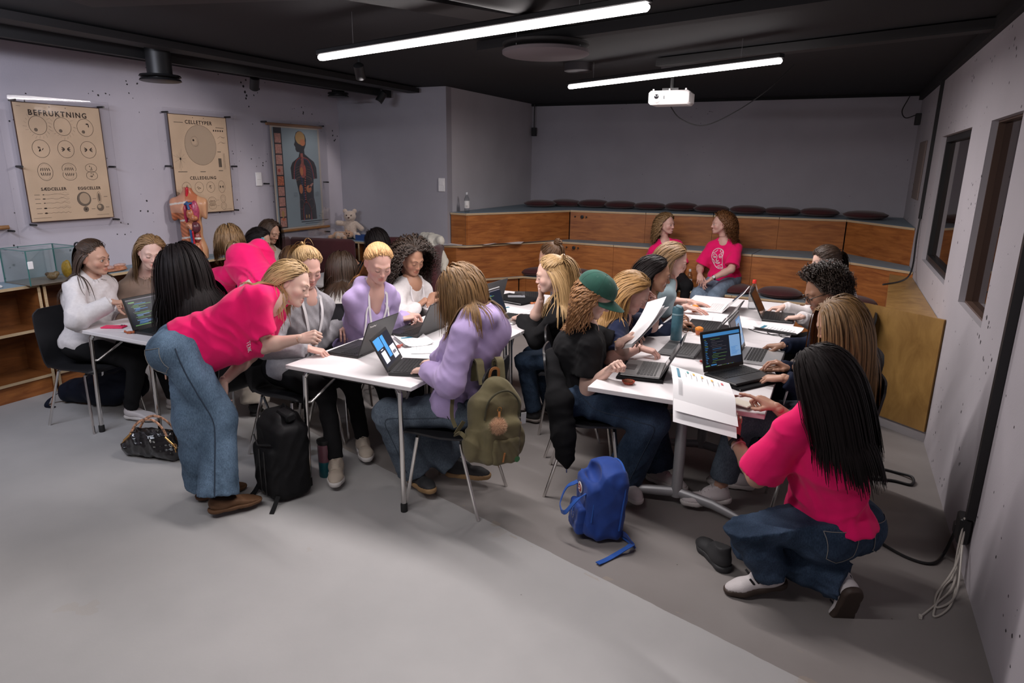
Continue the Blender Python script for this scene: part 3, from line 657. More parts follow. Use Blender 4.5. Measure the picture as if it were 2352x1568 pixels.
    # ---- shoes
    if shoes:
        for q in shoes.get('on', 'RL'):
            if 'me' not in shoes:
                up, so = get_shoe(shoes.get('kind', 'sneaker')); shoes['me'] = (npmesh('shoe', up[0], [up[1]], shoes['mat']), npmesh('sole', so[0], [so[1]], shoes['sole']))
            d = np.array(shoes.get('dir' + q, J['pf']), float); d = nrm(d); pit = shoes.get('pit' + q, 0); an = J['an' + q]
            o = mobj('shoe', shoes['me'][0], root); o.rotation_mode = 'XYZ'; ln = math.atan2(d[1], d[0]); o.rotation_euler = (shoes.get('rol' + q, 0), pit, ln)
            Rm = np.array(o.rotation_euler.to_matrix()); o.location = Vector(an + np.array((0, 0, shoes.get('dz' + q, 0))) - org - Rm @ np.array((-.005, 0, .088)))
            mobj('sole', shoes['me'][1], o); R_['shoe' + q] = o
            if shoes.get('lace'):
                mb = MB()
                for i in range(4): x = .04 + i * .02; mb.tube([(x, -.022, .098 - i * .011), (x + .006, 0, .108 - i * .012), (x, .022, .098 - i * .011)], .0028, 5)
                if 'lm' not in shoes: shoes['lm'] = mb.mesh('laces', shoes['lace'], True)
                mobj('laces', shoes['lm'], o)
    # ---- hair
    if hair and hair_on:
        v, q, A = grow_hair(J, M, hc, hair, seed, fine, R_.get('F')); v = hc + (v - hc) * hs
        R_['hair'] = mobj('hair', npmesh('hair', v - org, [q], haircol, True, attr=A), root)
    R_.update(root=root, M=M, hc=hc, J=J, org=org, sp=sp); PEOPLE[pid] = R_; return R_
def on_head(P, p): return P['hc'] + P['M'] @ np.asarray(p, float) - P['org']
# solved joint positions in metres
JOINTS = {
 'p01': dict(pel=(-4.74, 2.86, 0.56), nk=(-4.741, 2.92, 1.046), hd=(-4.67, 2.93, 1.186), bf=(0.966, 0.255, -0.029), br=(0.257, -0.959, 0.119), shR=(-4.683, 2.773, 0.994), shL=(-4.76, 3.06, 0.958), hipR=(-4.718, 2.778, 0.56), hipL=(-4.762, 2.942, 0.56), pf=(0.966, 0.259, 0.0), wrR=(-4.432, 2.86, 0.898), elR=(-4.523, 2.66, 0.801), anR=(-4.5, 2.93, 0.1), knR=(-4.345, 2.927, 0.479), wrL=(-4.615, 3.02, 0.832), elL=(-4.81, 2.945, 0.713), anL=(-4.42, 3.22, 0.1), knL=(-4.398, 3.12, 0.497), hf=(0.925, 0.337, -0.174)),
 'p02': dict(pel=(-4.82, 3.42, 0.56), nk=(-4.83, 3.38, 0.987), hd=(-4.657, 3.36, 1.177), bf=(0.985, -0.174, 0.007), br=(-0.173, -0.98, -0.096), shR=(-4.835, 3.236, 0.903), shL=(-4.783, 3.53, 0.932), hipR=(-4.835, 3.336, 0.56), hipL=(-4.805, 3.504, 0.56), pf=(0.985, -0.174, 0.0), wrR=(-4.672, 3.238, 0.527), elR=(-4.868, 3.159, 0.641), anR=(-4.48, 3.274, 0.09), knR=(-4.436, 3.266, 0.497), wrL=(-4.631, 3.473, 0.55), elL=(-4.784, 3.613, 0.67), anL=(-4.451, 3.441, 0.09), knL=(-4.406, 3.433, 0.497), hf=(0.84, -0.446, -0.309)),
 'p03': dict(pel=(-3.5, 2.95, 0.56), nk=(-3.728, 2.92, 1.069), hd=(-3.749, 2.9, 1.212), bf=(-0.909, 0.119, -0.4), br=(0.087, 0.991, 0.097), shR=(-3.705, 3.075, 1.012), shL=(-3.731, 2.777, 0.983), hipR=(-3.493, 3.035, 0.56), hipL=(-3.507, 2.865, 0.56), pf=(-0.996, 0.087, 0.0), wrR=(-3.853, 3.064, 0.565), elR=(-3.71, 3.136, 0.744), anR=(-3.851, 3.066, 0.09), knR=(-3.896, 3.07, 0.497), wrL=(-3.874, 2.826, 0.542), elL=(-3.745, 2.72, 0.715), anL=(-3.866, 2.897, 0.09), knL=(-3.911, 2.901, 0.497), hf=(-0.908, 0.243, -0.342)),
 'p04': dict(pel=(-3.74, 3.58, 0.9), nk=(-4.155, 3.75, 1.144), hd=(-4.447, 3.92, 1.222), bf=(-0.017, 0.807, -0.591), br=(0.582, 0.488, 0.65), shR=(-4.011, 3.816, 1.196), shL=(-4.186, 3.67, 1.001), hipR=(-3.68, 3.64, 0.9), hipL=(-3.8, 3.52, 0.9), pf=(-0.707, 0.707, 0.0), wrR=(-4.032, 3.931, 0.702), elR=(-3.98, 3.863, 0.927), anR=(-3.6, 3.72, 0.09), knR=(-3.686, 3.735, 0.496), wrL=(-4.273, 3.65, 0.734), elL=(-4.43, 3.738, 0.894), anL=(-3.78, 3.42, 0.09), knL=(-3.843, 3.518, 0.488), hf=(-0.492, 0.413, -0.766)),
 'p05': dict(pel=(-5.38, 4.95, 0.56), nk=(-5.258, 4.95, 0.894), hd=(-5.182, 4.95, 1.083), bf=(0.903, 0.274, -0.331), br=(0.258, -0.962, -0.094), shR=(-5.225, 4.811, 0.807), shL=(-5.302, 5.1, 0.836), hipR=(-5.358, 4.868, 0.56), hipL=(-5.402, 5.032, 0.56), pf=(0.966, 0.259, 0.0), wrR=(-5.088, 4.884, 0.377), elR=(-5.205, 4.751, 0.54), anR=(-5.01, 4.961, 0.09), knR=(-4.967, 4.973, 0.497), wrL=(-5.15, 5.115, 0.4), elL=(-5.314, 5.164, 0.568), anL=(-5.054, 5.125, 0.09), knL=(-5.011, 5.137, 0.497), hf=(0.852, 0.31, -0.423)),
 'p06': dict(pel=(-5.5, 5.35, 0.58), nk=(-5.499, 5.35, 0.919), hd=(-5.445, 5.35, 1.128), bf=(0.996, 0.087, -0.004), br=(0.087, -0.996, -0.0), shR=(-5.466, 5.202, 0.849), shL=(-5.492, 5.501, 0.849), hipR=(-5.493, 5.265, 0.58), hipL=(-5.507, 5.435, 0.58), pf=(0.996, 0.087, 0.0), wrR=(-5.309, 5.246, 0.468), elR=(-5.475, 5.12, 0.587), anR=(-5.134, 5.297, 0.09), knR=(-5.092, 5.3, 0.498), wrL=(-5.33, 5.485, 0.468), elL=(-5.516, 5.581, 0.587), anL=(-5.149, 5.466, 0.09), knL=(-5.107, 5.47, 0.498), hf=(0.903, 0.079, -0.423)),
 'p07': dict(pel=(-4.28, 4.2, 0.5), nk=(-4.262, 4.45, 0.845), hd=(-4.324, 4.5, 1.009), bf=(-0.596, 0.664, -0.451), br=(0.802, 0.463, -0.378), shR=(-4.157, 4.492, 0.722), shL=(-4.397, 4.353, 0.836), hipR=(-4.206, 4.243, 0.5), hipL=(-4.354, 4.157, 0.5), pf=(-0.5, 0.866, 0.0), wrR=(-4.276, 4.584, 0.281), elR=(-4.118, 4.524, 0.452), anR=(-4.386, 4.554, 0.09), knR=(-4.411, 4.598, 0.497), wrL=(-4.469, 4.473, 0.372), elL=(-4.456, 4.334, 0.568), anL=(-4.534, 4.469, 0.09), knL=(-4.559, 4.513, 0.497), hf=(-0.52, 0.742, -0.423)),
 'p08': dict(pel=(-3.42, 4.0, 0.52), nk=(-3.537, 4.2, 0.863), hd=(-3.598, 4.27, 1.024), bf=(-0.501, 0.663, -0.557), br=(0.818, 0.573, -0.055), shR=(-3.405, 4.265, 0.786), shL=(-3.65, 4.094, 0.802), hipR=(-3.35, 4.049, 0.52), hipL=(-3.49, 3.951, 0.52), pf=(-0.574, 0.819, 0.0), wrR=(-3.509, 4.354, 0.319), elR=(-3.38, 4.308, 0.515), anR=(-3.557, 4.344, 0.09), knR=(-3.585, 4.384, 0.497), wrL=(-3.706, 4.217, 0.332), elL=(-3.701, 4.085, 0.532), anL=(-3.696, 4.246, 0.09), knL=(-3.724, 4.287, 0.497), hf=(-0.557, 0.663, -0.5)),
 'p09': dict(pel=(-3.98, 5.55, 0.56), nk=(-4.033, 5.45, 0.904), hd=(-4.104, 5.4, 1.1), bf=(-0.931, -0.285, -0.228), br=(-0.334, 0.918, 0.215), shR=(-4.092, 5.601, 0.865), shL=(-3.992, 5.326, 0.8), hipR=(-4.009, 5.63, 0.56), hipL=(-3.951, 5.47, 0.56), pf=(-0.94, -0.342, 0.0), wrR=(-4.299, 5.35, 0.861), elR=(-4.288, 5.519, 0.691), anR=(-4.347, 5.507, 0.09), knR=(-4.39, 5.491, 0.497), wrL=(-4.149, 5.2, 0.853), elL=(-3.973, 5.052, 0.783), anL=(-4.289, 5.347, 0.09), knL=(-4.332, 5.332, 0.497), hf=(-0.803, -0.324, -0.5)),
 'p10': dict(pel=(-3.06, 2.33, 0.88), nk=(-2.741, 2.68, 1.123), hd=(-2.697, 2.78, 1.194), bf=(0.698, -0.149, -0.701), br=(0.393, -0.738, 0.548), shR=(-2.71, 2.52, 1.159), shL=(-2.828, 2.742, 0.995), hipR=(-3.005, 2.265, 0.88), hipL=(-3.115, 2.395, 0.88), pf=(0.766, 0.643, 0.0), wrR=(-2.509, 2.62, 0.935), elR=(-2.736, 2.572, 0.875), anR=(-2.8, 2.23, 0.12), knR=(-2.895, 2.361, 0.497), wrL=(-2.998, 2.5, 0.646), elL=(-2.993, 2.712, 0.758), anL=(-3.02, 2.33, 0.1), knL=(-2.995, 2.277, 0.506), hf=(0.86, 0.347, -0.375)),
 'p11': dict(pel=(-3.06, 3.1, 0.56), nk=(-2.933, 3.12, 1.051), hd=(-2.897, 3.12, 1.226), bf=(0.953, -0.189, -0.239), br=(-0.173, -0.981, 0.085), shR=(-2.957, 2.966, 0.991), shL=(-2.906, 3.261, 0.966), hipR=(-3.075, 3.016, 0.56), hipL=(-3.045, 3.184, 0.56), pf=(0.985, -0.174, 0.0), wrR=(-2.708, 2.878, 0.79), elR=(-2.926, 2.78, 0.792), anR=(-2.55, 2.88, 0.12), knR=(-2.673, 2.958, 0.503), wrL=(-2.93, 3.447, 0.79), elL=(-2.983, 3.229, 0.704), anL=(-2.62, 3.22, 0.12), knL=(-2.638, 3.157, 0.525), hf=(0.821, -0.383, -0.423)),
 'p12': dict(pel=(-2.94, 3.56, 0.56), nk=(-2.693, 3.5, 1.051), hd=(-2.62, 3.47, 1.23), bf=(0.813, -0.365, -0.453), br=(-0.374, -0.925, 0.075), shR=(-2.764, 3.362, 0.991), shL=(-2.652, 3.639, 0.968), hipR=(-2.972, 3.481, 0.56), hipL=(-2.908, 3.639, 0.56), pf=(0.927, -0.375, 0.0), wrR=(-2.645, 3.734, 0.8), elR=(-2.8, 3.551, 0.794), anR=(-2.5, 3.45, 0.1), knR=(-2.577, 3.388, 0.498), wrL=(-2.669, 3.844, 0.81), elL=(-2.713, 3.635, 0.7), anL=(-2.5, 3.75, 0.1), knL=(-2.507, 3.605, 0.483), hf=(0.723, -0.506, -0.469)),
 'p13': dict(pel=(-3.06, 4.22, 0.56), nk=(-2.885, 4.22, 0.977), hd=(-2.858, 4.2, 1.158), bf=(0.906, -0.188, -0.38), br=(-0.173, -0.982, 0.073), shR=(-2.92, 4.069, 0.915), shL=(-2.868, 4.364, 0.894), hipR=(-3.075, 4.136, 0.56), hipL=(-3.045, 4.304, 0.56), pf=(0.985, -0.174, 0.0), wrR=(-2.792, 4.15, 0.801), elR=(-2.775, 3.92, 0.736), anR=(-2.72, 4.074, 0.09), knR=(-2.676, 4.066, 0.497), wrL=(-2.718, 4.2, 0.82), elL=(-2.779, 4.34, 0.634), anL=(-2.691, 4.241, 0.09), knL=(-2.646, 4.233, 0.497), hf=(0.84, -0.34, -0.423)),
 'p14': dict(pel=(-1.74, 3.0, 0.56), nk=(-1.637, 3.0, 1.103), hd=(-1.742, 3.0, 1.216), bf=(-0.948, -0.263, 0.179), br=(-0.259, 0.965, 0.049), shR=(-1.708, 3.139, 1.045), shL=(-1.63, 2.85, 1.03), hipR=(-1.762, 3.082, 0.56), hipL=(-1.718, 2.918, 0.56), pf=(-0.966, -0.259, 0.0), wrR=(-1.908, 3.021, 0.79), elR=(-1.73, 2.905, 0.903), anR=(-1.85, 3.1, 0.16), knR=(-2.145, 3.013, 0.431), wrL=(-1.871, 2.856, 0.79), elL=(-1.659, 2.743, 0.779), anL=(-2.05, 2.98, 0.12), knL=(-2.116, 2.839, 0.499), hf=(-0.749, -0.398, -0.53)),
 'p15': dict(pel=(-1.5, 4.25, 0.56), nk=(-1.618, 4.15, 0.976), hd=(-1.683, 4.1, 1.147), bf=(-0.948, -0.111, -0.297), br=(-0.171, 0.968, 0.184), shR=(-1.644, 4.309, 0.932), shL=(-1.593, 4.018, 0.876), hipR=(-1.515, 4.334, 0.56), hipL=(-1.485, 4.166, 0.56), pf=(-0.985, -0.174, 0.0), wrR=(-1.757, 4.12, 0.97), elR=(-1.848, 4.217, 0.771), anR=(-1.8, 4.45, 0.1), knR=(-1.917, 4.348, 0.48), wrL=(-1.947, 4.195, 0.8), elL=(-1.77, 4.088, 0.678), anL=(-1.85, 4.25, 0.1), knL=(-1.891, 4.162, 0.498), hf=(-0.896, -0.362, -0.259)),
 'p16': dict(pel=(-1.75, 5.18, 0.53), nk=(-1.988, 5.1, 0.97), hd=(-2.08, 5.05, 1.113), bf=(-0.879, -0.013, -0.477), br=(-0.086, 0.987, 0.133), shR=(-1.985, 5.259, 0.919), shL=(-1.96, 4.963, 0.879), hipR=(-1.757, 5.265, 0.53), hipL=(-1.743, 5.095, 0.53), pf=(-0.996, -0.087, 0.0), wrR=(-2.123, 5.227, 0.459), elR=(-2.006, 5.312, 0.65), anR=(-2.116, 5.233, 0.09), knR=(-2.165, 5.229, 0.497), wrL=(-2.103, 4.99, 0.427), elL=(-1.969, 4.91, 0.61), anL=(-2.101, 5.064, 0.09), knL=(-2.15, 5.06, 0.497), hf=(-0.908, -0.243, -0.342)),
 'p17': dict(pel=(-1.24, 3.46, 0.57), nk=(-1.208, 3.46, 0.985), hd=(-1.144, 3.43, 1.163), bf=(0.88, 0.471, -0.068), br=(0.469, -0.882, -0.036), shR=(-1.125, 3.337, 0.908), shL=(-1.266, 3.602, 0.919), hipR=(-1.2, 3.385, 0.57), hipL=(-1.28, 3.535, 0.57), pf=(0.883, 0.469, 0.0), wrR=(-0.994, 3.269, 0.8), elR=(-1.145, 3.356, 0.635), anR=(-0.93, 3.46, 0.13), knR=(-0.776, 3.409, 0.506), wrL=(-1.005, 3.5, 0.9), elL=(-1.051, 3.704, 0.782), anL=(-0.8, 3.7, 0.1), knL=(-0.891, 3.704, 0.5), hf=(0.824, 0.268, -0.5)),
 'p18': dict(pel=(-1.36, 3.92, 0.56), nk=(-1.153, 3.98, 0.953), hd=(-1.075, 3.98, 1.093), bf=(0.819, 0.317, -0.479), br=(0.342, -0.939, -0.036), shR=(-1.118, 3.836, 0.876), shL=(-1.221, 4.118, 0.887), hipR=(-1.331, 3.84, 0.56), hipL=(-1.389, 4.0, 0.56), pf=(0.94, 0.342, 0.0), wrR=(-0.968, 3.796, 0.8), elR=(-1.082, 3.588, 0.764), anR=(-0.993, 3.963, 0.09), knR=(-0.95, 3.979, 0.497), wrL=(-0.982, 4.12, 0.972), elL=(-1.026, 4.299, 0.819), anL=(-1.051, 4.123, 0.09), knL=(-1.008, 4.138, 0.497), hf=(0.816, 0.071, -0.574)),
 'p19': dict(pel=(-1.36, 4.5, 0.56), nk=(-1.134, 4.58, 0.948), hd=(-1.093, 4.6, 1.125), bf=(0.83, 0.196, -0.523), br=(0.259, -0.965, 0.049), shR=(-1.114, 4.427, 0.885), shL=(-1.191, 4.716, 0.871), hipR=(-1.338, 4.418, 0.56), hipL=(-1.382, 4.582, 0.56), pf=(0.966, 0.259, 0.0), wrR=(-0.929, 4.498, 0.79), elR=(-1.031, 4.343, 0.637), anR=(-0.99, 4.511, 0.09), knR=(-0.947, 4.523, 0.497), wrL=(-0.921, 4.668, 0.79), elL=(-1.069, 4.768, 0.63), anL=(-1.034, 4.675, 0.09), knL=(-0.991, 4.687, 0.497), hf=(0.919, 0.298, -0.259)),
 'p20': dict(pel=(-1.36, 5.1, 0.56), nk=(-1.123, 5.15, 0.978), hd=(-1.09, 5.15, 1.161), bf=(0.802, 0.335, -0.494), br=(0.341, -0.937, -0.081), shR=(-1.09, 5.009, 0.896), shL=(-1.193, 5.29, 0.92), hipR=(-1.331, 5.02, 0.56), hipL=(-1.389, 5.18, 0.56), pf=(0.94, 0.342, 0.0), wrR=(-0.978, 5.201, 0.79), elR=(-1.174, 5.138, 0.668), anR=(-0.993, 5.143, 0.09), knR=(-0.95, 5.159, 0.497), wrL=(-0.983, 5.413, 0.79), elL=(-1.2, 5.506, 0.75), anL=(-1.051, 5.303, 0.09), knL=(-1.008, 5.318, 0.497), hf=(0.862, 0.28, -0.423)),
 'p21': dict(pel=(-1.78, 8.2, 0.56), nk=(-1.866, 8.15, 0.957), hd=(-1.839, 8.1, 1.188), bf=(0.5, -0.866, -0.001), br=(-0.84, -0.485, -0.243), shR=(-1.967, 8.068, 0.853), shL=(-1.715, 8.214, 0.926), hipR=(-1.854, 8.157, 0.56), hipL=(-1.706, 8.242, 0.56), pf=(0.5, -0.866, 0.0), wrR=(-1.933, 8.0, 0.523), elR=(-2.066, 8.175, 0.619), anR=(-1.674, 7.846, 0.09), knR=(-1.651, 7.807, 0.497), wrL=(-1.668, 8.0, 0.519), elL=(-1.619, 8.179, 0.671), anL=(-1.526, 7.931, 0.09), knL=(-1.504, 7.892, 0.497), hf=(0.924, -0.373, -0.087)),
 'p22': dict(pel=(-1.12, 8.15, 0.56), nk=(-1.145, 8.1, 1.015), hd=(-1.2, 8.05, 1.222), bf=(-0.254, -0.96, -0.119), br=(-0.966, 0.259, -0.024), shR=(-1.291, 8.127, 0.94), shL=(-1.001, 8.05, 0.947), hipR=(-1.202, 8.172, 0.56), hipL=(-1.038, 8.128, 0.56), pf=(-0.259, -0.966, 0.0), wrR=(-1.352, 7.85, 0.644), elR=(-1.399, 8.081, 0.691), anR=(-1.38, 7.55, 0.1), knR=(-1.349, 7.822, 0.405), wrL=(-1.215, 7.82, 0.609), elL=(-1.016, 7.888, 0.725), anL=(-1.12, 7.5, 0.1), knL=(-1.164, 7.77, 0.406), hf=(-0.926, -0.374, -0.052)),
 'p23': dict(pel=(0.1, 5.52, 0.56), nk=(0.058, 5.5, 1.021), hd=(-0.038, 5.45, 1.177), bf=(-0.962, -0.256, -0.1), br=(-0.259, 0.966, 0.018), shR=(0.006, 5.643, 0.952), shL=(0.084, 5.353, 0.947), hipR=(0.078, 5.602, 0.56), hipL=(0.122, 5.438, 0.56), pf=(-0.966, -0.259, 0.0), wrR=(-0.293, 5.563, 0.79), elR=(-0.113, 5.699, 0.71), anR=(-0.27, 5.509, 0.09), knR=(-0.313, 5.497, 0.497), wrL=(-0.155, 5.233, 0.79), elL=(-0.029, 5.418, 0.704), anL=(-0.226, 5.345, 0.09), knL=(-0.269, 5.333, 0.497), hf=(-0.765, -0.441, -0.469)),
 'p24': dict(pel=(0.07, 4.22, 0.56), nk=(0.067, 4.17, 1.034), hd=(-0.022, 4.14, 1.175), bf=(-0.985, -0.171, -0.024), br=(-0.173, 0.98, 0.102), shR=(0.022, 4.321, 0.979), shL=(0.074, 4.027, 0.948), hipR=(0.055, 4.304, 0.56), hipL=(0.085, 4.136, 0.56), pf=(-0.985, -0.174, 0.0), wrR=(-0.206, 4.305, 0.79), elR=(-0.037, 4.473, 0.757), anR=(-0.299, 4.241, 0.09), knR=(-0.344, 4.233, 0.497), wrL=(-0.178, 3.784, 0.79), elL=(-0.047, 3.968, 0.709), anL=(-0.27, 4.074, 0.09), knL=(-0.314, 4.066, 0.497), hf=(-0.852, -0.31, -0.423)),
 'p25': dict(pel=(0.07, 3.66, 0.56), nk=(0.142, 3.6, 0.989), hd=(0.064, 3.55, 1.128), bf=(-0.983, -0.109, 0.15), br=(-0.086, 0.985, 0.152), shR=(0.098, 3.755, 0.946), shL=(0.124, 3.46, 0.9), hipR=(0.063, 3.745, 0.56), hipL=(0.077, 3.575, 0.56), pf=(-0.996, -0.087, 0.0), wrR=(-0.131, 3.809, 0.79), elR=(0.081, 3.879, 0.701), anR=(-0.3, 3.85, 0.1), knR=(-0.342, 3.771, 0.5), wrL=(-0.149, 3.599, 0.79), elL=(0.07, 3.642, 0.702), anL=(-0.4, 3.52, 0.14), knL=(-0.33, 3.535, 0.544), hf=(-0.853, -0.15, -0.5)),
 'p26': dict(pel=(0.14, 2.96, 0.34), nk=(0.036, 2.92, 0.88), hd=(0.01, 2.9, 1.031), bf=(-0.694, 0.716, -0.081), br=(0.695, 0.695, 0.186), shR=(0.139, 3.044, 0.838), shL=(-0.069, 2.835, 0.782), hipR=(0.195, 3.025, 0.34), hipL=(0.085, 2.895, 0.34), pf=(-0.766, 0.643, 0.0), wrR=(-0.147, 3.12, 0.788), elR=(0.025, 3.194, 0.638), anR=(0.22, 2.86, 0.14), knR=(-0.174, 2.968, 0.17), wrL=(-0.311, 3.05, 0.636), elL=(-0.177, 2.879, 0.533), anL=(-0.07, 2.84, 0.13), knL=(-0.247, 2.692, 0.469), hf=(-0.83, 0.441, -0.342)),
}
BK = {'tl': (-0.682, 3.32, 0.86), 'tr': (-0.365, 3.152, 0.86), 'bl': (-0.578, 2.98, 0.744), 'br': (-0.282, 2.93, 0.735)}
PH = {'o': (-1.04, 3.56, 0.835), 'x': (0.135, -0.14, 0.069), 'y': (0.178, 0.1, 0.196), 's': -0.004}
# ------------------------------------------------------------------ room shell
def pos_mat(name):
    m, nt, b, N = nodes(name); return m, nt, b, N, nt.links.new
def floor_mat():
    m, nt, b, N, L = pos_mat('floor_paint'); g = N('ShaderNodeNewGeometry'); s = N('ShaderNodeSeparateXYZ'); L(g.outputs['Position'], s.inputs[0])
    def mth(op, a, c=None):
        n = N('ShaderNodeMath'); n.operation = op
        for i, q in enumerate((a, c)):
            if q is None: continue
            if isinstance(q, (int, float)): n.inputs[i].default_value = q
            else: L(q, n.inputs[i])
        return n.outputs[0]
    def noise(sc, det=5):
        n = N('ShaderNodeTexNoise'); n.inputs['Scale'].default_value = sc; n.inputs['Detail'].default_value = det; L(g.outputs['Position'], n.inputs['Vector']); return n.outputs['Fac']
    def ramp(f, stops):
        r = N('ShaderNodeValToRGB'); e = r.color_ramp.elements
        while len(e) < len(stops): e.new(.5)
        for q, (p, c) in zip(e, stops): q.position = p; q.color = (*c, 1)
        L(f, r.inputs[0]); return r.outputs[0]
    # painted boundary between the two floor coats
    d = mth('ADD', mth('MULTIPLY', s.outputs['X'], .303), s.outputs['Y']); d = mth('SUBTRACT', d, 2.386); d = mth('ADD', d, mth('MULTIPLY', mth('SUBTRACT', noise(9, 8), .5), .018))
    k = mth('GREATER_THAN', d, 0)
    la = ramp(noise(2.2), [(.3, (.385, .38, .378)), (.7, (.44, .432, .428))]); da = ramp(noise(1.8), [(.3, (.235, .215, .205)), (.7, (.28, .26, .25))])
    mx = N('ShaderNodeMix'); mx.data_type = 'RGBA'; L(k, mx.inputs[0]); L(la, mx.inputs[6]); L(da, mx.inputs[7])
    # worn orange-brown spots along the seam and faint stains, specks
    st = mth('MULTIPLY', mth('LESS_THAN', mth('ABSOLUTE', d), .03), mth('GREATER_THAN', noise(6), .60)); st = mth('MULTIPLY', st, .35)
    st2 = mth('MULTIPLY', mth('GREATER_THAN', noise(3.1, 8), .70), .16); st = mth('MAXIMUM', st, st2)
    m2 = N('ShaderNodeMix'); m2.data_type = 'RGBA'; L(st, m2.inputs[0]); L(mx.outputs[2], m2.inputs[6]); m2.inputs[7].default_value = (.36, .29, .22, 1)
    v = N('ShaderNodeTexVoronoi'); v.inputs['Scale'].default_value = 3.2; L(g.outputs['Position'], v.inputs['Vector']); sp = mth('LESS_THAN', v.outputs['Distance'], .014)
    m3 = N('ShaderNodeMix'); m3.data_type = 'RGBA'; L(mth('MULTIPLY', sp, .7), m3.inputs[0]); L(m2.outputs[2], m3.inputs[6]); m3.inputs[7].default_value = (.08, .07, .06, 1); L(m3.outputs[2], b.inputs['Base Color'])
    r = N('ShaderNodeMapRange'); r.inputs[3].default_value = .38; r.inputs[4].default_value = .58; L(noise(5), r.inputs[0]); L(r.outputs[0], b.inputs['Roughness'])
    bp = N('ShaderNodeBump'); bp.inputs['Strength'].default_value = .12; bp.inputs['Distance'].default_value = .004; L(noise(40), bp.inputs['Height']); L(bp.outputs[0], b.inputs['Normal']); b.inputs['Specular IOR Level'].default_value = .35
    return m
def wall_mat(name, col, pits=1.):
    m, nt, b, N, L = pos_mat(name); g = N('ShaderNodeNewGeometry')
    n = N('ShaderNodeTexNoise'); n.inputs['Scale'].default_value = 1.6; n.inputs['Detail'].default_value = 6; L(g.outputs['Position'], n.inputs['Vector'])
    r = N('ShaderNodeValToRGB'); r.color_ramp.elements[0].position = .3; r.color_ramp.elements[1].position = .7; r.color_ramp.elements[0].color = (*[c * .93 for c in col], 1); r.color_ramp.elements[1].color = (*[c * 1.05 for c in col], 1); L(n.outputs['Fac'], r.inputs[0])
    v = N('ShaderNodeTexVoronoi'); v.inputs['Scale'].default_value = 17; v.inputs['Randomness'].default_value = 1; L(g.outputs['Position'], v.inputs['Vector'])
    n2 = N('ShaderNodeTexNoise'); n2.inputs['Scale'].default_value = 2.6; n2.inputs['Detail'].default_value = 4; L(g.outputs['Position'], n2.inputs['Vector'])
    mr = N('ShaderNodeMapRange'); mr.inputs[1].default_value = .46; mr.inputs[2].default_value = .68; mr.inputs[3].default_value = .01; mr.inputs[4].default_value = .26 * pits; L(n2.outputs['Fac'], mr.inputs[0])
    n3 = N('ShaderNodeTexNoise'); n3.inputs['Scale'].default_value = 60; L(g.outputs['Position'], n3.inputs['Vector']); ad = N('ShaderNodeMath'); ad.operation = 'MULTIPLY_ADD'; L(n3.outputs['Fac'], ad.inputs[0]); ad.inputs[1].default_value = .25; L(v.outputs['Distance'], ad.inputs[2])
    sb = N('ShaderNodeMath'); sb.operation = 'SUBTRACT'; L(ad.outputs[0], sb.inputs[0]); sb.inputs[1].default_value = .10
    lt = N('ShaderNodeMath'); lt.operation = 'LESS_THAN'; L(sb.outputs[0], lt.inputs[0]); L(mr.outputs[0], lt.inputs[1])
    mx = N('ShaderNodeMix'); mx.data_type = 'RGBA'; L(lt.outputs[0], mx.inputs[0]); L(r.outputs[0], mx.inputs[6]); mx.inputs[7].default_value = (.03, .028, .03, 1); L(mx.outputs[2], b.inputs['Base Color'])
    b.inputs['Roughness'].default_value = .75; b.inputs['Specular IOR Level'].default_value = .25
    n4 = N('ShaderNodeTexNoise'); n4.inputs['Scale'].default_value = 90; n4.inputs['Detail'].default_value = 4; L(g.outputs['Position'], n4.inputs['Vector']); bp = N('ShaderNodeBump'); bp.inputs['Strength'].default_value = .15; bp.inputs['Distance'].default_value = .004; L(n4.outputs['Fac'], bp.inputs['Height'])
    b2 = N('ShaderNodeBump'); b2.inputs['Strength'].default_value = .6; b2.inputs['Distance'].default_value = .006; b2.invert = True; L(lt.outputs[0], b2.inputs['Height']); L(bp.outputs[0], b2.inputs['Normal']); L(b2.outputs[0], b.inputs['Normal'])
    return m
def wood_mat(name, c0, c1, sc=(1.2, 1.2, 9), rough=.42, coat=.15):
    if name in MATS: return MATS[name]
    m, nt, b, N, L = pos_mat(name); tc = N('ShaderNodeTexCoord'); mp = N('ShaderNodeMapping'); mp.inputs['Scale'].default_value = sc; L(tc.outputs['Object'], mp.inputs['Vector'])
    n = N('ShaderNodeTexNoise'); n.inputs['Scale'].default_value = 3; n.inputs['Detail'].default_value = 9; n.inputs['Roughness'].default_value = .62; n.inputs['Distortion'].default_value = .6; L(mp.outputs[0], n.inputs['Vector'])
    n2 = N('ShaderNodeTexNoise'); n2.inputs['Scale'].default_value = 1.3; L(tc.outputs['Object'], n2.inputs['Vector'])
    ad = N('ShaderNodeMath'); ad.operation = 'MULTIPLY_ADD'; L(n2.outputs['Fac'], ad.inputs[0]); ad.inputs[1].default_value = .45; L(n.outputs['Fac'], ad.inputs[2])
    r = N('ShaderNodeValToRGB'); r.color_ramp.elements[0].position = .52; r.color_ramp.elements[1].position = .92; r.color_ramp.elements[0].color = (*c0, 1); r.color_ramp.elements[1].color = (*c1, 1); L(ad.outputs[0], r.inputs[0]); L(r.outputs[0], b.inputs['Base Color'])
    b.inputs['Roughness'].default_value = rough; b.inputs['Coat Weight'].default_value = coat; b.inputs['Coat Roughness'].default_value = .3; MATS[name] = m; return m
WALL = wall_mat('wall_paint', (.47, .44, .495)); WALLR = wall_mat('wall_paint_right', (.43, .405, .435), 1.05); WALLB = wall_mat('wall_paint_back', (.39, .37, .41), .45)
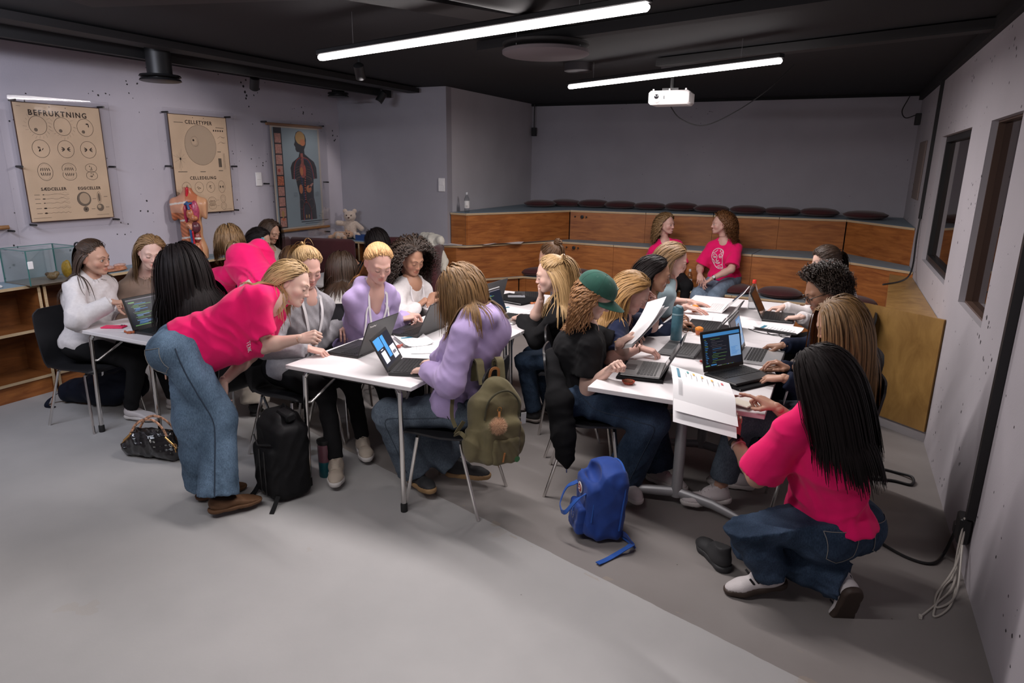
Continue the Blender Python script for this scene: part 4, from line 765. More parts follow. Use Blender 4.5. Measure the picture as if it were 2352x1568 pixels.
BLACKC = mat('ceiling_black', (.006, .006, .008), .85); DARKM = mat('duct_grey', (.011, .010, .011), .7); LINO = mat('lino_blue', (.21, .28, .33), .55, var=.08, vscale=14)
PLY = wood_mat('ply_orange', (.22, .062, .013), (.46, .165, .040)); PLYE = wood_mat('ply_edge', (.42, .29, .16), (.62, .46, .28), (2, 2, 60), .6, 0); PLYL = wood_mat('ply_light', (.25, .13, .035), (.43, .25, .075), (3, 3, 1.2), .4); PLYD = wood_mat('ply_shelf', (.11, .036, .010), (.24, .085, .022))
TRIM = mat('trim_white', (.5, .48, .5), .6); BLACK = mat('black_plastic', (.012, .012, .013), .45); GREYM = mat('grey_metal', (.36, .36, .37), .4, .3)
CHROME = mat('chrome', (.72, .70, .68), .16, 1.); WHITE = mat('white_plastic', (.78, .76, .76), .35); GLASS = clear('glass_clear')
XL, XR, YB, ZC = -5.95, .74, 9.65, 2.73
mb = MB(); mb.box((-2.6, 4.3, -.06), (7.4, 11.6, .12)); struct(mb.build('floor', [floor_mat()]))
mb = MB(); mb.box((-2.6, 4.3, ZC + .05), (7.4, 11.6, .1)); struct(mb.build('ceiling', [BLACKC]))
mb = MB(); mb.box((XL - .06, 2.9, 1.36), (.12, 8.6, 2.74)); struct(mb.build('wall_left', [WALL]))
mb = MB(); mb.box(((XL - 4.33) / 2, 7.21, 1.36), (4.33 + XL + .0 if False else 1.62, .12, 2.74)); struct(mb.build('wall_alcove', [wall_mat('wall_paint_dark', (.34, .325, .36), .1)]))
mb = MB(); mb.box((-4.39, 8.46, 1.36), (.12, 2.38, 2.74)); struct(mb.build('wall_side', [wall_mat('wall_side_lit', (.52, .50, .535), .2)]))  # lamplight falling on this wall is put into its lighter colour
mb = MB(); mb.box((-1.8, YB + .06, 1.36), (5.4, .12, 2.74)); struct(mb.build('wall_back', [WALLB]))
mb = MB(); mb.box((-2.6, -1.46, 1.36), (7.4, .12, 2.74)); struct(mb.build('wall_front', [WALL]))
# right wall with two window openings
mb = MB(); WN = [(4.075, 4.865), (5.54, 7.10)]; z0, z1 = 1.06, 2.13
ys = [-1.4, 4.075, 4.865, 5.54, 7.10, 9.65]
for i in (0, 2, 4): mb.box((XR + .09, (ys[i] + ys[i + 1]) / 2, 1.36), (.18, ys[i + 1] - ys[i], 2.74))
for a, b_ in WN: mb.box((XR + .09, (a + b_) / 2, z0 / 2), (.18, b_ - a, z0)); mb.box((XR + .09, (a + b_) / 2, (z1 + 2.73) / 2), (.18, b_ - a, 2.73 - z1))
struct(mb.build('wall_right', [WALLR]))
PANE = mat('window_pane_dark', (.018, .010, .008), .03, spec=.6)
for k, (a, b_) in enumerate(WN):
    fr = MB(); t = .05 if k == 1 else .012; d = .05
    for y in (a + t / 2, b_ - t / 2): fr.box((XR + .06, y, (z0 + z1) / 2), (d, t, z1 - z0))
    for z in (z0 + t / 2, z1 - t / 2): fr.box((XR + .06, (a + b_) / 2, z), (d, b_ - a - 2 * t, t))
    f = struct(fr.build('window_%d' % (k + 1), [BLACK if k else mat('window_edge', (.10, .06, .045), .4)]))
    p = MB(); p.box((XR + .075, (a + b_) / 2, (z0 + z1) / 2), (.012, b_ - a - 2 * t, z1 - z0 - 2 * t)); p.build('pane', [PANE], f)
# black upper edges where the walls stop
mb = MB(); mb.box((XR - .02, 4.1, 2.69), (.04, 11, .09)); mb.box((-1.8, YB - .02, 2.715), (5.1, .04, .04)); struct(mb.build('trim_1', [BLACKC]))
# ceiling services: trays, ducts, beams
mb = MB(); mb.box((-4.75, 3.1, 2.69), (.16, 8, .05)); struct(mb.build('trim_2', [DARKM]))
mb = MB(); mb.box((-5.1, 3.1, 2.66), (.05, 8, .08)); struct(mb.build('trim_3', [mat('beam_black', (.010, .010, .011), .7)]))
for i, (x, y, w, l, a) in enumerate(((-2.9, 2.75, .22, 1.9, 15), (-2.1, 3.35, .26, 1.6, 62), (-.8, 4.2, .10, 3.6, -16), (-1.9, 2.1, .12, 3.0, -15), (.0, 5.4, .12, 3.2, -20))):
    mb = MB(); mb.box((0, 0, 0), (l, w, .06)); o = struct(mb.build('trim_%d' % (4 + i), [DARKM if i != 2 else BLACKC])); o.location = (x, y, 2.69); o.rotation_euler = (0, 0, math.radians(a))
mb = MB(); mb.tube([(-1.75, 2.55, 2.68), (-1.35, 3.5, 2.68)], .13, 20); struct(mb.build('trim_9', [DARKM], smooth=True))
# conduit and board on the right wall
t = thing('cable_conduit', 'black vertical conduit with plug box low on the right wall', 'conduit', (XR - .02, 3.40, 0)); mb = MB(); mb.box((0, 0, 1.48), (.035, .035, 2.36)); mb.build('duct', [BLACK], t)
mb = MB(); mb.box((-.01, .04, .23), (.05, .10, .13), ch=.008); mb.build('plug_box', [BLACK], t)
mb = MB(); mb.box((-.018, .09, .20), (.04, .05, .06), ch=.006); mb.build('plug', [BLACK], t)
t = thing('cable_conduit', 'thin black conduit near the bleacher end ending in a hanging cable', 'conduit', (XR - .015, 7.62, 0)); mb = MB(); mb.box((0, 0, 2.05), (.03, .03, 1.32)); mb.build('duct', [BLACK], t)
mb = MB(); mb.tube(smoothpath([(0, -.02, 1.42), (-.01, -.10, 1.2), (-.02, -.28, .98), (-.06, -.5, .895), (-.16, -.9, .893), (-.3, -1.15, .893)]), .008, 6); mb.build('cable', [BLACK], t, True)
mb = MB(); mb.box((XR - .008, 8.55, 1.84), (.016, .62, .60), ch=.004); tag(mb.build('pinboard', [mat('board_beige', (.20, .155, .14), .8)]), 'dull brown board on the dark end of the right wall', 'board')
t = thing('surveillance_mount', 'small black wall box with looped wire in the back right corner', 'wall box', (XR - .03, 9.45, 2.42)); mb = MB(); mb.box((0, 0, 0), (.06, .09, .13), ch=.005); mb.build('housing', [BLACK], t)
mb = MB(); mb.tube(smoothpath([(0, 0, .06), (-.12, .05, .02), (-.17, .08, .10), (-.13, .1, .22), (-.11, .1, .27)]), .006, 6); mb.build('wire', [BLACK], t, True)
t = thing('surveillance_mount', 'small black box on a wire at the left end of the back wall', 'wall box', (-4.27, YB - .06, 2.33)); mb = MB(); mb.box((0, 0, 0), (.07, .05, .12), ch=.005); mb.build('housing', [BLACK], t); mb = MB(); mb.tube([(0, 0, .05), (0, 0, .39)], .008, 6); mb.build('wire', [BLACK], t)
for nm, lab, loc, dim in (('light_switch', 'white wall switch between the cell poster and the body chart', (XL + .008, 5.72, 1.655), (.016, .085, .15)), ('light_switch', 'white wall switch plate on the alcove wall edge', (-4.40, 7.14, 1.60), (.09, .016, .16))):
    t = thing(nm, lab, 'switch', loc); mb = MB(); mb.box((0, 0, 0), dim, ch=.004); mb.build('plate', [WHITE], t); mb = MB(); mb.box((.006 if dim[0] < .05 else 0, -.006 if dim[1] < .05 else 0, .02), (dim[0] * .7, dim[1] * .7, .05), ch=.003); mb.build('rocker', [WHITE], t)
# card hanging in the near window, small sticker
t = thing('hanging_card', 'small bright card hanging by a clip on the near window pane', 'card', (XR + .055, 4.22, 1.70)); mb = MB(); mb.box((0, 0, -.02), (.006, .10, .14), R=rotx(.12)); mb.build('card', [WHITE], t); mb = MB(); mb.tube([(0, .01, .05), (-.012, .01, .075), (0, .01, .1)], .006, 6); mb.build('clip', [CHROME], t)
# ------------------------------------------------------------------ lamps
LED = mat('led_diffuser', (1, 1, 1), .4, emit=(1.0, .93, .92), estr=LAMP_STR)
def tube_lamp(label, a, b, watt):
    a, b = np.array(a), np.array(b); c = (a + b) / 2; l = np.linalg.norm(b - a); t = thing('linear_pendant_lamp', label, 'lamp', c, math.atan2((b - a)[1], (b - a)[0]))
    mb = MB(); mb.box((0, 0, .032), (l, .055, .03), ch=.004); mb.build('housing', [BLACK], t); mb = MB(); mb.box((0, 0, .0), (l - .01, .05, .034), ch=.012); mb.build('diffuser', [LED], t)
    for s in (-.35, .35): mb = MB(); mb.tube([(s * l, 0, .04), (s * l, 0, ZC - c[2])], .0015, 5); mb.build('suspension_wire', [GREYM], t)
    l_ = area('led_strip', (c[0], c[1], c[2] - .022), (c[0], c[1], 0), (.05, l - .02), watt, (1.0, .93, .92), 180); d_ = nrm(b - a); l_.matrix_world = Matrix(((-d_[1], d_[0], 0, c[0]), (d_[0], d_[1], 0, c[1]), (0, 0, 1, c[2] - .022), (0, 0, 0, 1)))
    return t
tube_lamp('long glowing linear lamp, nearest over the left tables', (-3.14, 3.62, 2.50), (-.82, 3.01, 2.50), 56)
tube_lamp('glowing linear lamp, farther one beside the projector', (-2.39, 6.14, 2.55), (-.465, 5.135, 2.55), 66)
t = thing('acoustic_disc', 'round grey acoustic disc hanging between the two lamps', 'ceiling panel', (-1.95, 4.55, 2.58))
mb = MB(); mb.lathe([(.285, 0), (.30, .008), (.30, .028), (.285, .035)], 40); mb.build('panel', [mat('disc_felt', (.13, .11, .12), .9)], t, True)
mb = MB(); mb.lathe([(.285, .055), (.30, .06), (.30, .075), (.285, .08)], 40); mb.build('panel', [DARKM], t, True)
for s in (0, 2.1, 4.2): mb = MB(); mb.tube([(.25 * math.cos(s), .25 * math.sin(s), .03), (.25 * math.cos(s), .25 * math.sin(s), .15)], .0015, 5); mb.build('wire', [GREYM], t)
for lab, x, y in (('small round black ceiling disc left of the far lamp', -2.25, 6.0), ('small round black ceiling disc above the projector', -1.45, 6.3)):
    t = thing('ceiling_speaker', lab, 'speaker', (x, y, 2.66)); mb = MB(); mb.lathe([(.11, 0), (.125, .006), (.125, .07)], 24); mb.build('grille', [mat('grille_grey', (.05, .045, .05), .8)], t, True)
def downlight(lab, x, y, z, r=.12):
    t = thing('ceiling_downlight', lab, 'spotlight', (x, y, z)); mb = MB(); mb.lathe([(r * .6, .02), (r * .6, ZC - z)], 24); mb.build('cylinder', [BLACK], t, True)
    for dz in (0, .03): mb = MB(); mb.lathe([(r * .9, dz - .006), (r, dz), (r * .95, dz + .014), (r * .6, dz + .018)], 28); mb.build('flange', [BLACK], t, True)
downlight('large black ceiling cylinder with double flange above the first poster', -5.0, 3.88, 2.46, .155); downlight('black ceiling cylinder at the corner above the body chart', -5.35, 6.45, 2.58, .12)
def spot(lab, x, y, z, a, watt, aim):
    t = thing('track_spotlight', lab, 'spotlight', (x, y, z), a); mb = MB(); mb.tube([(0, 0, .02), (0, 0, ZC - z)], .012, 8); mb.build('stem', [BLACK], t); mb = MB(); mb.lathe([(.04, -.07), (.045, -.065), (.045, .05), (.02, .07)], 20, R=rotx(.6)); mb.build('can', [BLACK], t, True); mb = MB(); mb.lathe([(.036, -.072), (.0, -.068)], 18, R=rotx(.6)); mb.build('lens', [CHROME], t, True)
    l = bpy.data.lights.new('spot_beam', 'SPOT'); l.energy = watt; l.spot_size = math.radians(78); l.spot_blend = .6; l.shadow_soft_size = .05; l.color = (1, .92, .90); o = bpy.data.objects.new('spot_beam', l); C.objects.link(o); o.location = (x + .05, y, z - .09); o.rotation_euler = (Vector(aim) - o.location).to_track_quat('-Z', 'Y').to_euler()
spot('black spotlight hanging at the corner of the alcove wall', -5.0, 6.8, 2.60, 2.5, 18, (-5.9, 6.4, 1.3)); spot('small black spotlight above the cell poster', -5.35, 5.2, 2.60, 1.0, 1, (-5.9, 5.0, 1.5))
spot('black spotlight out of sight near the middle of the ceiling', -3.9, 5.0, 2.62, .4, 60, (-5.95, 4.4, 1.25))
# projector
t = thing('projector', 'white projector with round lens hanging below the far lamp', 'projector', (-1.435, 6.05, 2.37), math.radians(0)); mb = MB(); mb.box((0, .12, .055), (.35, .26, .115), ch=.018); mb.build('casing', [mat('projector_white', (.85, .82, .82), .3)], t, True)
mb = MB(); mb.lathe([(.048, 0), (.048, .012), (.038, .014), (.03, .006), (.016, .006)], 28, c=(-.10, -.012, .062), R=rotx(PI / 2)); mb.build('lens_ring', [mat('ring_grey', (.45, .43, .42), .3)], t, True)
mb = MB(); mb.lathe([(.022, 0), (.018, .008), (0, .012)], 24, c=(-.10, -.016, .062), R=rotx(PI / 2)); mb.build('lens', [mat('lens_black', (.01, .01, .012), .05)], t, True)
mb = MB(); mb.box((-.035, -.012, .055), (.009, .004, .030)); mb.build('sensor_window', [BLACK], t)
mb = MB(); mb.box((0, .12, .125), (.14, .14, .02)); mb.tube([(0, .12, .12), (0, .12, .36)], .022, 10); mb.build('mount', [BLACK], t)
for x in (-.14, .0, .14): mb = MB(); mb.lathe([(.008, .11), (.008, .128), (.004, .13)], 10, c=(x, .03, 0)); mb.build('foot', [WHITE], t)
mb = MB(); mb.tube(smoothpath([(-.05, .25, .02), (.05, .3, -.10), (.25, .35, -.16), (.5, .4, -.05), (.75, .45, .13), (.95, .5, .34)]), .005, 6); mb.build('cable', [BLACK], t, True)
# ------------------------------------------------------------------ stepped seating
def tier(label, front, back, z, drop, seams):
    """front: polyline of the front edge; back: polyline behind it, left to right"""
    t = thing('seating_tier', label, 'bench', (0, 0, 0)); th = .026; F_ = [np.array(p, float) for p in front]
    for i in range(len(F_) - 1):
        a, b = F_[i], F_[i + 1]; cuts = [0] + [s for j, s in seams if j == i] + [1]
        for u, v in zip(cuts[:-1], cuts[1:]):
            p, q = a + (b - a) * u, a + (b - a) * v; d = nrm(q - p); n = np.array((d[1], -d[0])); p2, q2 = p - n * .012 + d * .0015, q - n * .012 - d * .0015
            mb = MB(); mb.prism([p2, q2, q2 - n * .018, p2 - n * .018], z - drop, z - th); o = mb.build('riser_panel', [PLY], t)
    B_ = [np.array(p, float) for p in back]
    for i in range(len(F_) - 1):
        a, b = F_[i], F_[i + 1]; c, d = B_[min(i + 1, len(B_) - 1)], B_[min(i, len(B_) - 1)]; cuts = [0] + [s for j, s in seams if j == i] + [1]
        for u, v in zip(cuts[:-1], cuts[1:]):
            e = .0012; poly = [a + (b - a) * (u + e), a + (b - a) * (v - e), d + (c - d) * (v - e), d + (c - d) * (u + e)]
            if np.linalg.norm(poly[2] - poly[3]) < .02: poly = poly[:3]
            mb = MB(); mb.prism(poly, z - th, z - .003); mb.prism([p * 1.0 for p in poly], z - .003, z, m=1); mb.build('tread_board', [PLYE, LINO], t)
    return t
T3 = tier('top tier of the stepped plywood seating below the back wall', [(-4.32, 7.20), (-4.07, 7.16), (-3.24, 8.52), (.105, 8.893), (.735, 8.03)], [(-4.32, 7.24), (-4.32, 7.26), (-4.32, 9.64), (.735, 9.64), (.735, 8.5)], 1.27, .40, [(2, .30), (2, .55), (2, .78)])
T2 = tier('middle tier of the stepped plywood seating with loose papers at its left', [(-4.34, 7.05), (-4.18, 7.10), (-3.33, 8.223), (.066, 8.124), (.735, 7.56)], [(-4.33, 7.18), (-4.07, 7.14), (-3.24, 8.5), (.105, 8.87), (.735, 8.01)], .88, .45, [(2, .24), (2, .735)])
T1 = tier('lowest tier of the stepped plywood seating on the floor', [(-4.15, 7.17), (-3.67, 7.846), (-1.583, 7.875), (-.067, 7.76), (.3, 7.45)], [(-4.16, 7.15), (-3.33, 8.2), (-1.5, 8.15), (.06, 8.10), (.6, 7.65)], .44, .44, [(1, .045), (2, .4)])
for x, y, z in ((-3.07, 8.53, 1.185), (-3.05, 8.20, .81)):
    for dx, r in ((-.10, .010), (0, .022), (.06, .010)):
        mb = MB(); mb.lathe([(r, 0), (r, .012), (r * .8, .014), (0, .010)], 16, c=(x + dx, y, z), R=rotx(PI / 2)); mb.build('cable_outlet', [BLACK], T3 if z > 1 else T2, True)
# wedge box beside the right wall
t = thing('plywood_box', 'light plywood box filling the corner between the right wall and the bleachers', 'box', (0, 0, 0)); fr = [(.725, 5.14), (-.05, 5.78)]
d = nrm(np.array(fr[1]) - fr[0]); n = np.array((d[1], -d[0])); n = n if n[1] < 0 else -n; P_ = np.array(fr)
mb = MB(); mb.prism([P_[1], P_[0], P_[0] - n * .022, P_[1] - n * .022], .085, .885); mb.build('front_panel', [PLYL], t)
mb = MB(); mb.prism([P_[1] - n * .03, P_[0] - n * .03, P_[0] - n * .045, P_[1] - n * .045], 0, .085); mb.build('plinth', [TRIM], t)
mb = MB(); mb.prism([(.40, 5.44), (.735, 5.19), (.735, 7.52), (.55, 7.70)], .80, .825); mb.build('top_board', [PLYL], t); mb = MB(); mb.prism([(.40, 5.44), (.42, 5.46), (.57, 7.68), (.55, 7.70)], .0, .80); mb.build('side_panel', [PLY], t)
# cushions
CUSH = mat('cushion_maroon', (.060, .010, .012), .95, bump=.3, bscale=400, var=.12, vscale=20, sheen=.2)
def cushion_mesh():
    prof = [(0, .0), (.12, .002), (.19, .014), (.222, .036), (.228, .05), (.222, .064), (.18, .088), (.10, .102), (0, .106)]
    mb = MB(); mb.lathe(prof, 32); me = mb.mesh('cushion', [CUSH], True, 80); mb = MB(); mb.tube([(.229 * math.cos(a), .229 * math.sin(a), .05) for a in np.linspace(0, 2 * PI, 33)], .006, 6); return me, mb.mesh('piping', [CUSH], True)
CM = cushion_mesh()
def cushion(lab, x, y, z, s=1., tilt=0):
    t = thing('round_cushion', lab, 'cushion', (x, y, z), random.uniform(0, 6), 'maroon cushions on the bleachers'); t.rotation_euler.x = tilt
    for n_, m_ in zip(('pad', 'piping'), CM): o = mobj(n_, m_, t); o.scale = (s, s, random.uniform(.92, 1.08))
cx = [(-3.86, 8.93), (-3.60, 9.3), (-3.18, 9.30), (-2.77, 9.27), (-2.36, 9.3), (-1.93, 9.33), (-1.51, 9.2), (-1.05, 9.22), (-.64, 9.28), (-.21, 9.28), (.30, 9.12)]
wd = ('first', 'second', 'third', 'fourth', 'fifth', 'sixth', 'seventh', 'eighth', 'ninth', 'tenth', 'eleventh')
for i, (x, y) in enumerate(cx): cushion('round maroon cushion on the top tier, %s from the left end' % wd[i], x, y, 1.27, 1.0 if i < 10 else 1.06, .05 if i == 1 else 0)
cushion('round maroon cushion on the lowest tier behind the girl with the claw clip', -2.96, 8.12, .44, .98); cushion('maroon cushion on the lowest tier hidden behind the leaning girl', -3.52, 8.02, .44, .9)
cushion('large round maroon cushion on the lowest tier, right of the seated pair', -.48, 8.0, .44, 1.02); cushion('maroon cushion mostly hidden behind the girl in white sweatshirt', .28, 7.85, .44, .95); cushion('maroon cushion squashed under the curly girl in pink', -.98, 8.10, .42, 1.0)
# ------------------------------------------------------------------ low shelf along the left wall
def shelf(lab, y0, y1, x0=-5.62, x1=XL + .004):
    t = thing('low_shelf', lab, 'shelf', (x1, (y0 + y1) / 2, 0)); w = y1 - y0; D = x0 - x1; th = .022
    def bd(nm, c, d, m=PLYD): mb = MB(); mb.box(c, d); mb.build(nm, [m], t)
    mb = MB(); mb.box((D / 2, 0, .880), (D, w, .022)); mb.box((D / 2, 0, .8925), (D - .004, w, .003), m=1); mb.build('top_board', [PLYE, LINO], t)
    for s in (-1, 1): bd('side_panel', (D / 2, s * (w / 2 - th / 2), .434), (D, th, .868))
    for s in (-1, 1): bd('edge_strip', (D + .001, s * (w / 2 - th / 2), .434), (.003, th, .868), PLYE)
    bd('back_panel', (.008, 0, .434), (.012, w - 2 * th, .868)); bd('shelf_board', (D / 2, 0, .53), (D - .01, w - 2 * th, th)); bd('bottom_board', (D / 2, 0, .145), (D - .01, w - 2 * th, th)); bd('kick_board', (D - .03, 0, .066), (.018, w - 2 * th, .132), PLY)
    for z in (.53, .145): bd('edge_strip', (D - .003, 0, z), (.004, w - 2 * th, th), PLYE)
shelf('low plywood shelf along the left wall, nearest section behind the chair', 1.62, 3.06); shelf('low plywood shelf section under the glass case and organ models', 3.08, 4.30); shelf('low plywood shelf section carrying the anatomical torso', 4.32, 4.98)
t = thing('corner_shelf', 'low plywood corner shelf with the plush bears on top', 'shelf', (0, 0, 0))
mb = MB(); mb.prism([(-5.94, 6.72), (-4.75, 6.72), (-4.75, 7.14), (-5.94, 7.14)], .868, .889); mb.prism([(-5.938, 6.722), (-4.752, 6.722), (-4.752, 7.138), (-5.938, 7.138)], .889, .892, m=1); mb.build('top_board', [PLYE, LINO], t)
for x in (-5.93, -5.38, -4.77): mb = MB(); mb.box((x, 6.935, .434), (.022, .41, .868)); mb.build('divider', [PLYD], t); mb = MB(); mb.box((x, 6.727, .434), (.022, .004, .868)); mb.build('edge_strip', [PLYE], t)
mb = MB(); mb.box((-5.35, 7.13, .434), (1.16, .012, .868)); mb.build('back_panel', [PLYD], t); mb = MB(); mb.box((-5.35, 6.94, .45), (1.14, .38, .02)); mb.build('shelf_board', [PLYD], t)
# ------------------------------------------------------------------ maroon booth sofas
MAROON = mat('booth_fabric', (.055, .009, .012), .95, bump=.3, bscale=500, var=.1, vscale=10, sheen=.2)
def booth(lab, panels, seat):
    t = thing('booth_sofa', lab, 'sofa', (0, 0, 0))
    for (a, b, z) in panels:
        a, b = np.array(a), np.array(b); d = b - a; l = np.linalg.norm(d); mb = MB(); mb.box(((a + b)[0] / 2, (a + b)[1] / 2, z / 2 + .03), (l, .09, z - .06), R=rotz(math.atan2(d[1], d[0])), ch=.035); mb.build('back_panel', [MAROON], t, True, 60)
    for c, dm, a in seat: mb = MB(); mb.box(c, dm, R=rotz(a), ch=.04); mb.build('seat_cushion', [MAROON], t, True, 60)
    return t
booth('maroon high-backed booth sofa against the left wall under the body chart', [((-5.86, 5.03), (-5.86, 6.05), .99), ((-5.86, 6.05), (-5.03, 6.22), .985)], [((-5.55, 5.52, .22), (.5, 1.0, .42), 0)])
booth('maroon high-backed booth sofa by the bleachers with a white sweater on it', [((-4.95, 6.45), (-4.62, 6.62), 1.0), ((-4.62, 6.62), (-3.98, 6.42), 1.0), ((-3.98, 6.42), (-3.80, 5.95), .99)], [((-4.3, 6.2, .22), (.85, .5, .42), -.25)])
# ------------------------------------------------------------------ wall charts
INK = mat('print_ink', (.028, .016, .011), .8); SEPIA = mat('chart_paper', (.66, .49, .335), .75, var=.10, vscale=3.5); ACRYL = clear('acrylic_sheet', (.985, .985, .99))
def text(body, size, loc, rot, m, parent, name='lettering', align='CENTER', bold=.0, sx=1., sp=1.):
    c = bpy.data.curves.new(name, 'FONT'); c.body = body; c.size = size; c.align_x = align; c.align_y = 'CENTER'; c.extrude = .0002; c.offset = bold; c.space_character = sp; c.resolution_u = 2; c.materials.append(m)
    tmp = bpy.data.objects.new(name, c); me = bpy.data.meshes.new_from_object(tmp); bpy.data.objects.remove(tmp); o = bpy.data.objects.new(name, me); link(o, parent); o.location = loc; o.rotation_euler = rot; o.scale = (sx, 1, 1); return o
WR = (PI / 2, 0, PI / 2)
class Chart:
    """flat print on a sheet that faces +X; u to the right along Y, v down, both in metres from the sheet's top left"""
    def __init__(s, t, x, y0, z1): s.t, s.x, s.y0, s.z1 = t, x, y0, z1; s.mb = MB()
    def p(s, u, v, k=0): return (s.x + k, s.y0 + u, s.z1 - v)
    def line(s, pts, w=.0022, m=0):
        P = np.array(pts, float)
        for a, b in zip(P[:-1], P[1:]):
            d = nrm(b - a); n = np.array((-d[1], d[0])) * w / 2; e = d * w * .3; s.mb.add([s.p(*(a - e + n)), s.p(*(b + e + n)), s.p(*(b + e - n)), s.p(*(a - e - n))], [(0, 1, 2, 3)], m)
    def ring(s, u, v, a, b, w=.0022, m=0, n=26, arc=(0, 2 * PI)): s.line([(u + a * math.cos(t), v + b * math.sin(t)) for t in np.linspace(arc[0], arc[1], n)], w, m)
    def disc(s, u, v, a, b, m=0, k=0, n=22, rot=0):
        c, q = math.cos(rot), math.sin(rot); s.mb.add([s.p(u + a * math.cos(t) * c - b * math.sin(t) * q, v + a * math.cos(t) * q + b * math.sin(t) * c, k) for t in np.linspace(0, 2 * PI, n, endpoint=False)], [tuple(range(n))[::-1]], m)
    def poly(s, pts, m=0, k=0): s.mb.add([s.p(u, v, k) for u, v in pts], [tuple(range(len(pts)))], m)
    def cap(s, body, size, u, v, **k): return text(body, size, s.p(u, v, .0006), WR, INK, s.t, **k)
def chart_base(lab, y0, z0, w, h, ya, za, wa, ha, m, bent=True):
    t = thing('wall_chart', lab, 'poster', (0, 0, 0)); mb = MB(); x = XL + .035
    if m is not None:
        mb.box((x - .002, y0 + w / 2, z0 + h / 2), (.004, w, h)); mb.build('sheet', [m], t); mb = MB(); e = .006
        for y in (y0, y0 + w): mb.box((x - .0015, y, z0 + h / 2), (.006, e, h + e))
        for z in (z0, z0 + h): mb.box((x - .0015, y0 + w / 2, z), (.006, w, e))
        mb.build('dark_border', [mat('chart_border', (.06, .025, .015), .7)], t)
    mb = MB(); mb.box((XL + .068, ya + wa / 2, za + ha / 2), (.008, wa, ha), R=roty(.012), ch=.001); mb.build('acrylic_cover', [ACRYL], t)
    for y, z in ((ya + .05, za + ha - .04), (ya + wa - .05, za + ha - .04), (ya + .02, za + ha * .48), (ya + wa - .02, za + ha * .48), (ya + .05, za + .04), (ya + wa - .05, za + .04)):
        mb = MB(); mb.tube([(XL, y, z), (XL + .082, y, z)], .009, 8); mb.build('standoff', [BLACK], t, True)
    return t, Chart(t, x + .0008, y0, z0 + h)
GREYP = mat('print_grey', (.17, .13, .095), .8); GREYL = mat('print_grey_light', (.50, .37, .25), .8); R_ = random.Random(3)
def mitosis(c, u, v, r, kind, k=1.):
    """one dividing cell as a line drawing"""
    if kind in (1, 2, 3):
        for i in range(7): a = R_.uniform(0, 6.3); q = R_.uniform(.1, .45) * r; c.disc(u + q * math.cos(a) - .1 * r * (kind == 1), v + q * math.sin(a), .16 * r, .05 * r, rot=R_.uniform(0, 3), n=8)
    if kind == 4:
        for s in (-1, 1):
            for j in (-1, 0, 1): c.disc(u + s * .34 * r, v + j * .15 * r, .22 * r, .06 * r, rot=s * j * .5, n=8)
    if kind in (5, 6):
        for s in (-1, 1):
            for j in range(-2, 3): c.disc(u + j * .24 * r, v + s * (.28 if kind == 5 else .34) * r, .05 * r, .22 * r, rot=j * .16 * s, n=8)
        c.ring(u, v, .62 * r, .9 * r, .0009, 1, 20, (-2.4, -.7)); c.ring(u, v, .62 * r, .9 * r, .0009, 1, 20, (.7, 2.4))
# first chart
t, c = chart_base('sepia cell chart headed BEFRUKTNING behind clear acrylic, leftmost whole one', 3.245, 1.345, .70, .935, 3.20, 1.285, .81, 1.045, SEPIA)
c.cap('BEFRUKTNING', .060, .345, .075, sp=1.25, bold=.0012)
for i, u in enumerate((.17, .365, .555)):
    c.ring(u, .170, .070, .072, .0028); c.disc(u - .02, .205, .012, .012, 1, n=12); c.ring(u - .02, .205, .013, .013, .0012)
    if i < 2:
        for a in np.linspace(0, 2 * PI, 22): r0 = R_.uniform(.078, .09); r1 = r0 + R_.uniform(.008, .03); c.line([(u + r0 * math.cos(a), .17 + r0 * math.sin(a)), (u + r1 * math.cos(a + .08), .17 + r1 * math.sin(a + .08))], .0013, 1 if R_.random() > .4 else 0)
    else: c.disc(u + .02, .14, .012, .006); c.disc(u + .03, .155, .004, .012)
for i, u in enumerate((.165, .365, .555)): c.ring(u, .352, .068, .070, .0028); mitosis(c, u, .352, .068, (1, 4, 4)[i])
c.ring(.17, .535, .060, .070, .0028); mitosis(c, .17, .535, .068, 5)
c.ring(.365, .510, .058, .045, .0026, 0, 24, (2.7, 6.75)); c.ring(.365, .560, .058, .045, .0026, 0, 24, (-.45, 3.6)); mitosis(c, .365, .535, .066, 6)
for v in (.505, .568): c.ring(.555, v, .050, .036, .0026); mitosis(c, .555, v, .045, 1 if v > .55 else 3)
c.cap('SÆDCELLER', .034, .215, .675, sp=1.15, bold=.0008); c.cap('EGGCELLER', .034, .515, .675, sp=1.15, bold=.0008)
for i, v in enumerate((.718, .752, .787, .828, .868)):
    c.line([(.115 + k * .012, v + .004 * math.sin(k * (.5 + i * .35)) * (k / 20) * 2) for k in range(19)], .0016); c.disc(.125, v, .013 if i in (1, 3, 4) else .006, .004 + .002 * (i in (3, 4)), n=10); c.line([(.055, v), (.095, v)], .004, 1)
    if i < 4: c.line([(.26 + k * .008, v - .012 + .006 * math.sin(k)) for k in range(10)], .001, 1)
c.disc(.455, .765, .060, .060, 1); c.ring(.455, .765, .060, .060, .002); c.disc(.46, .76, .045, .047, 2, .0002); c.ring(.590, .755, .017, .048, .002); c.disc(.590, .755, .010, .036, 1); c.disc(.460, .852, .024, .024, 1); c.disc(.46, .852, .008, .008, 0, .0003); c.disc(.590, .842, .032, .032, 1); c.disc(.582, .834, .016, .016, 2, .0003)
for u, v in ((.53, .765), (.635, .75), (.51, .852), (.64, .842)): c.line([(u, v), (u + .03, v)], .004, 1)
for u0, u1, v in ((.02, .16, .905), (.55, .66, .905), (.03, .06, .03)): c.line([(u0, v), (u1, v)], .0025, 1)
for u in (.28, .41): c.disc(u, .022, .004, .004)
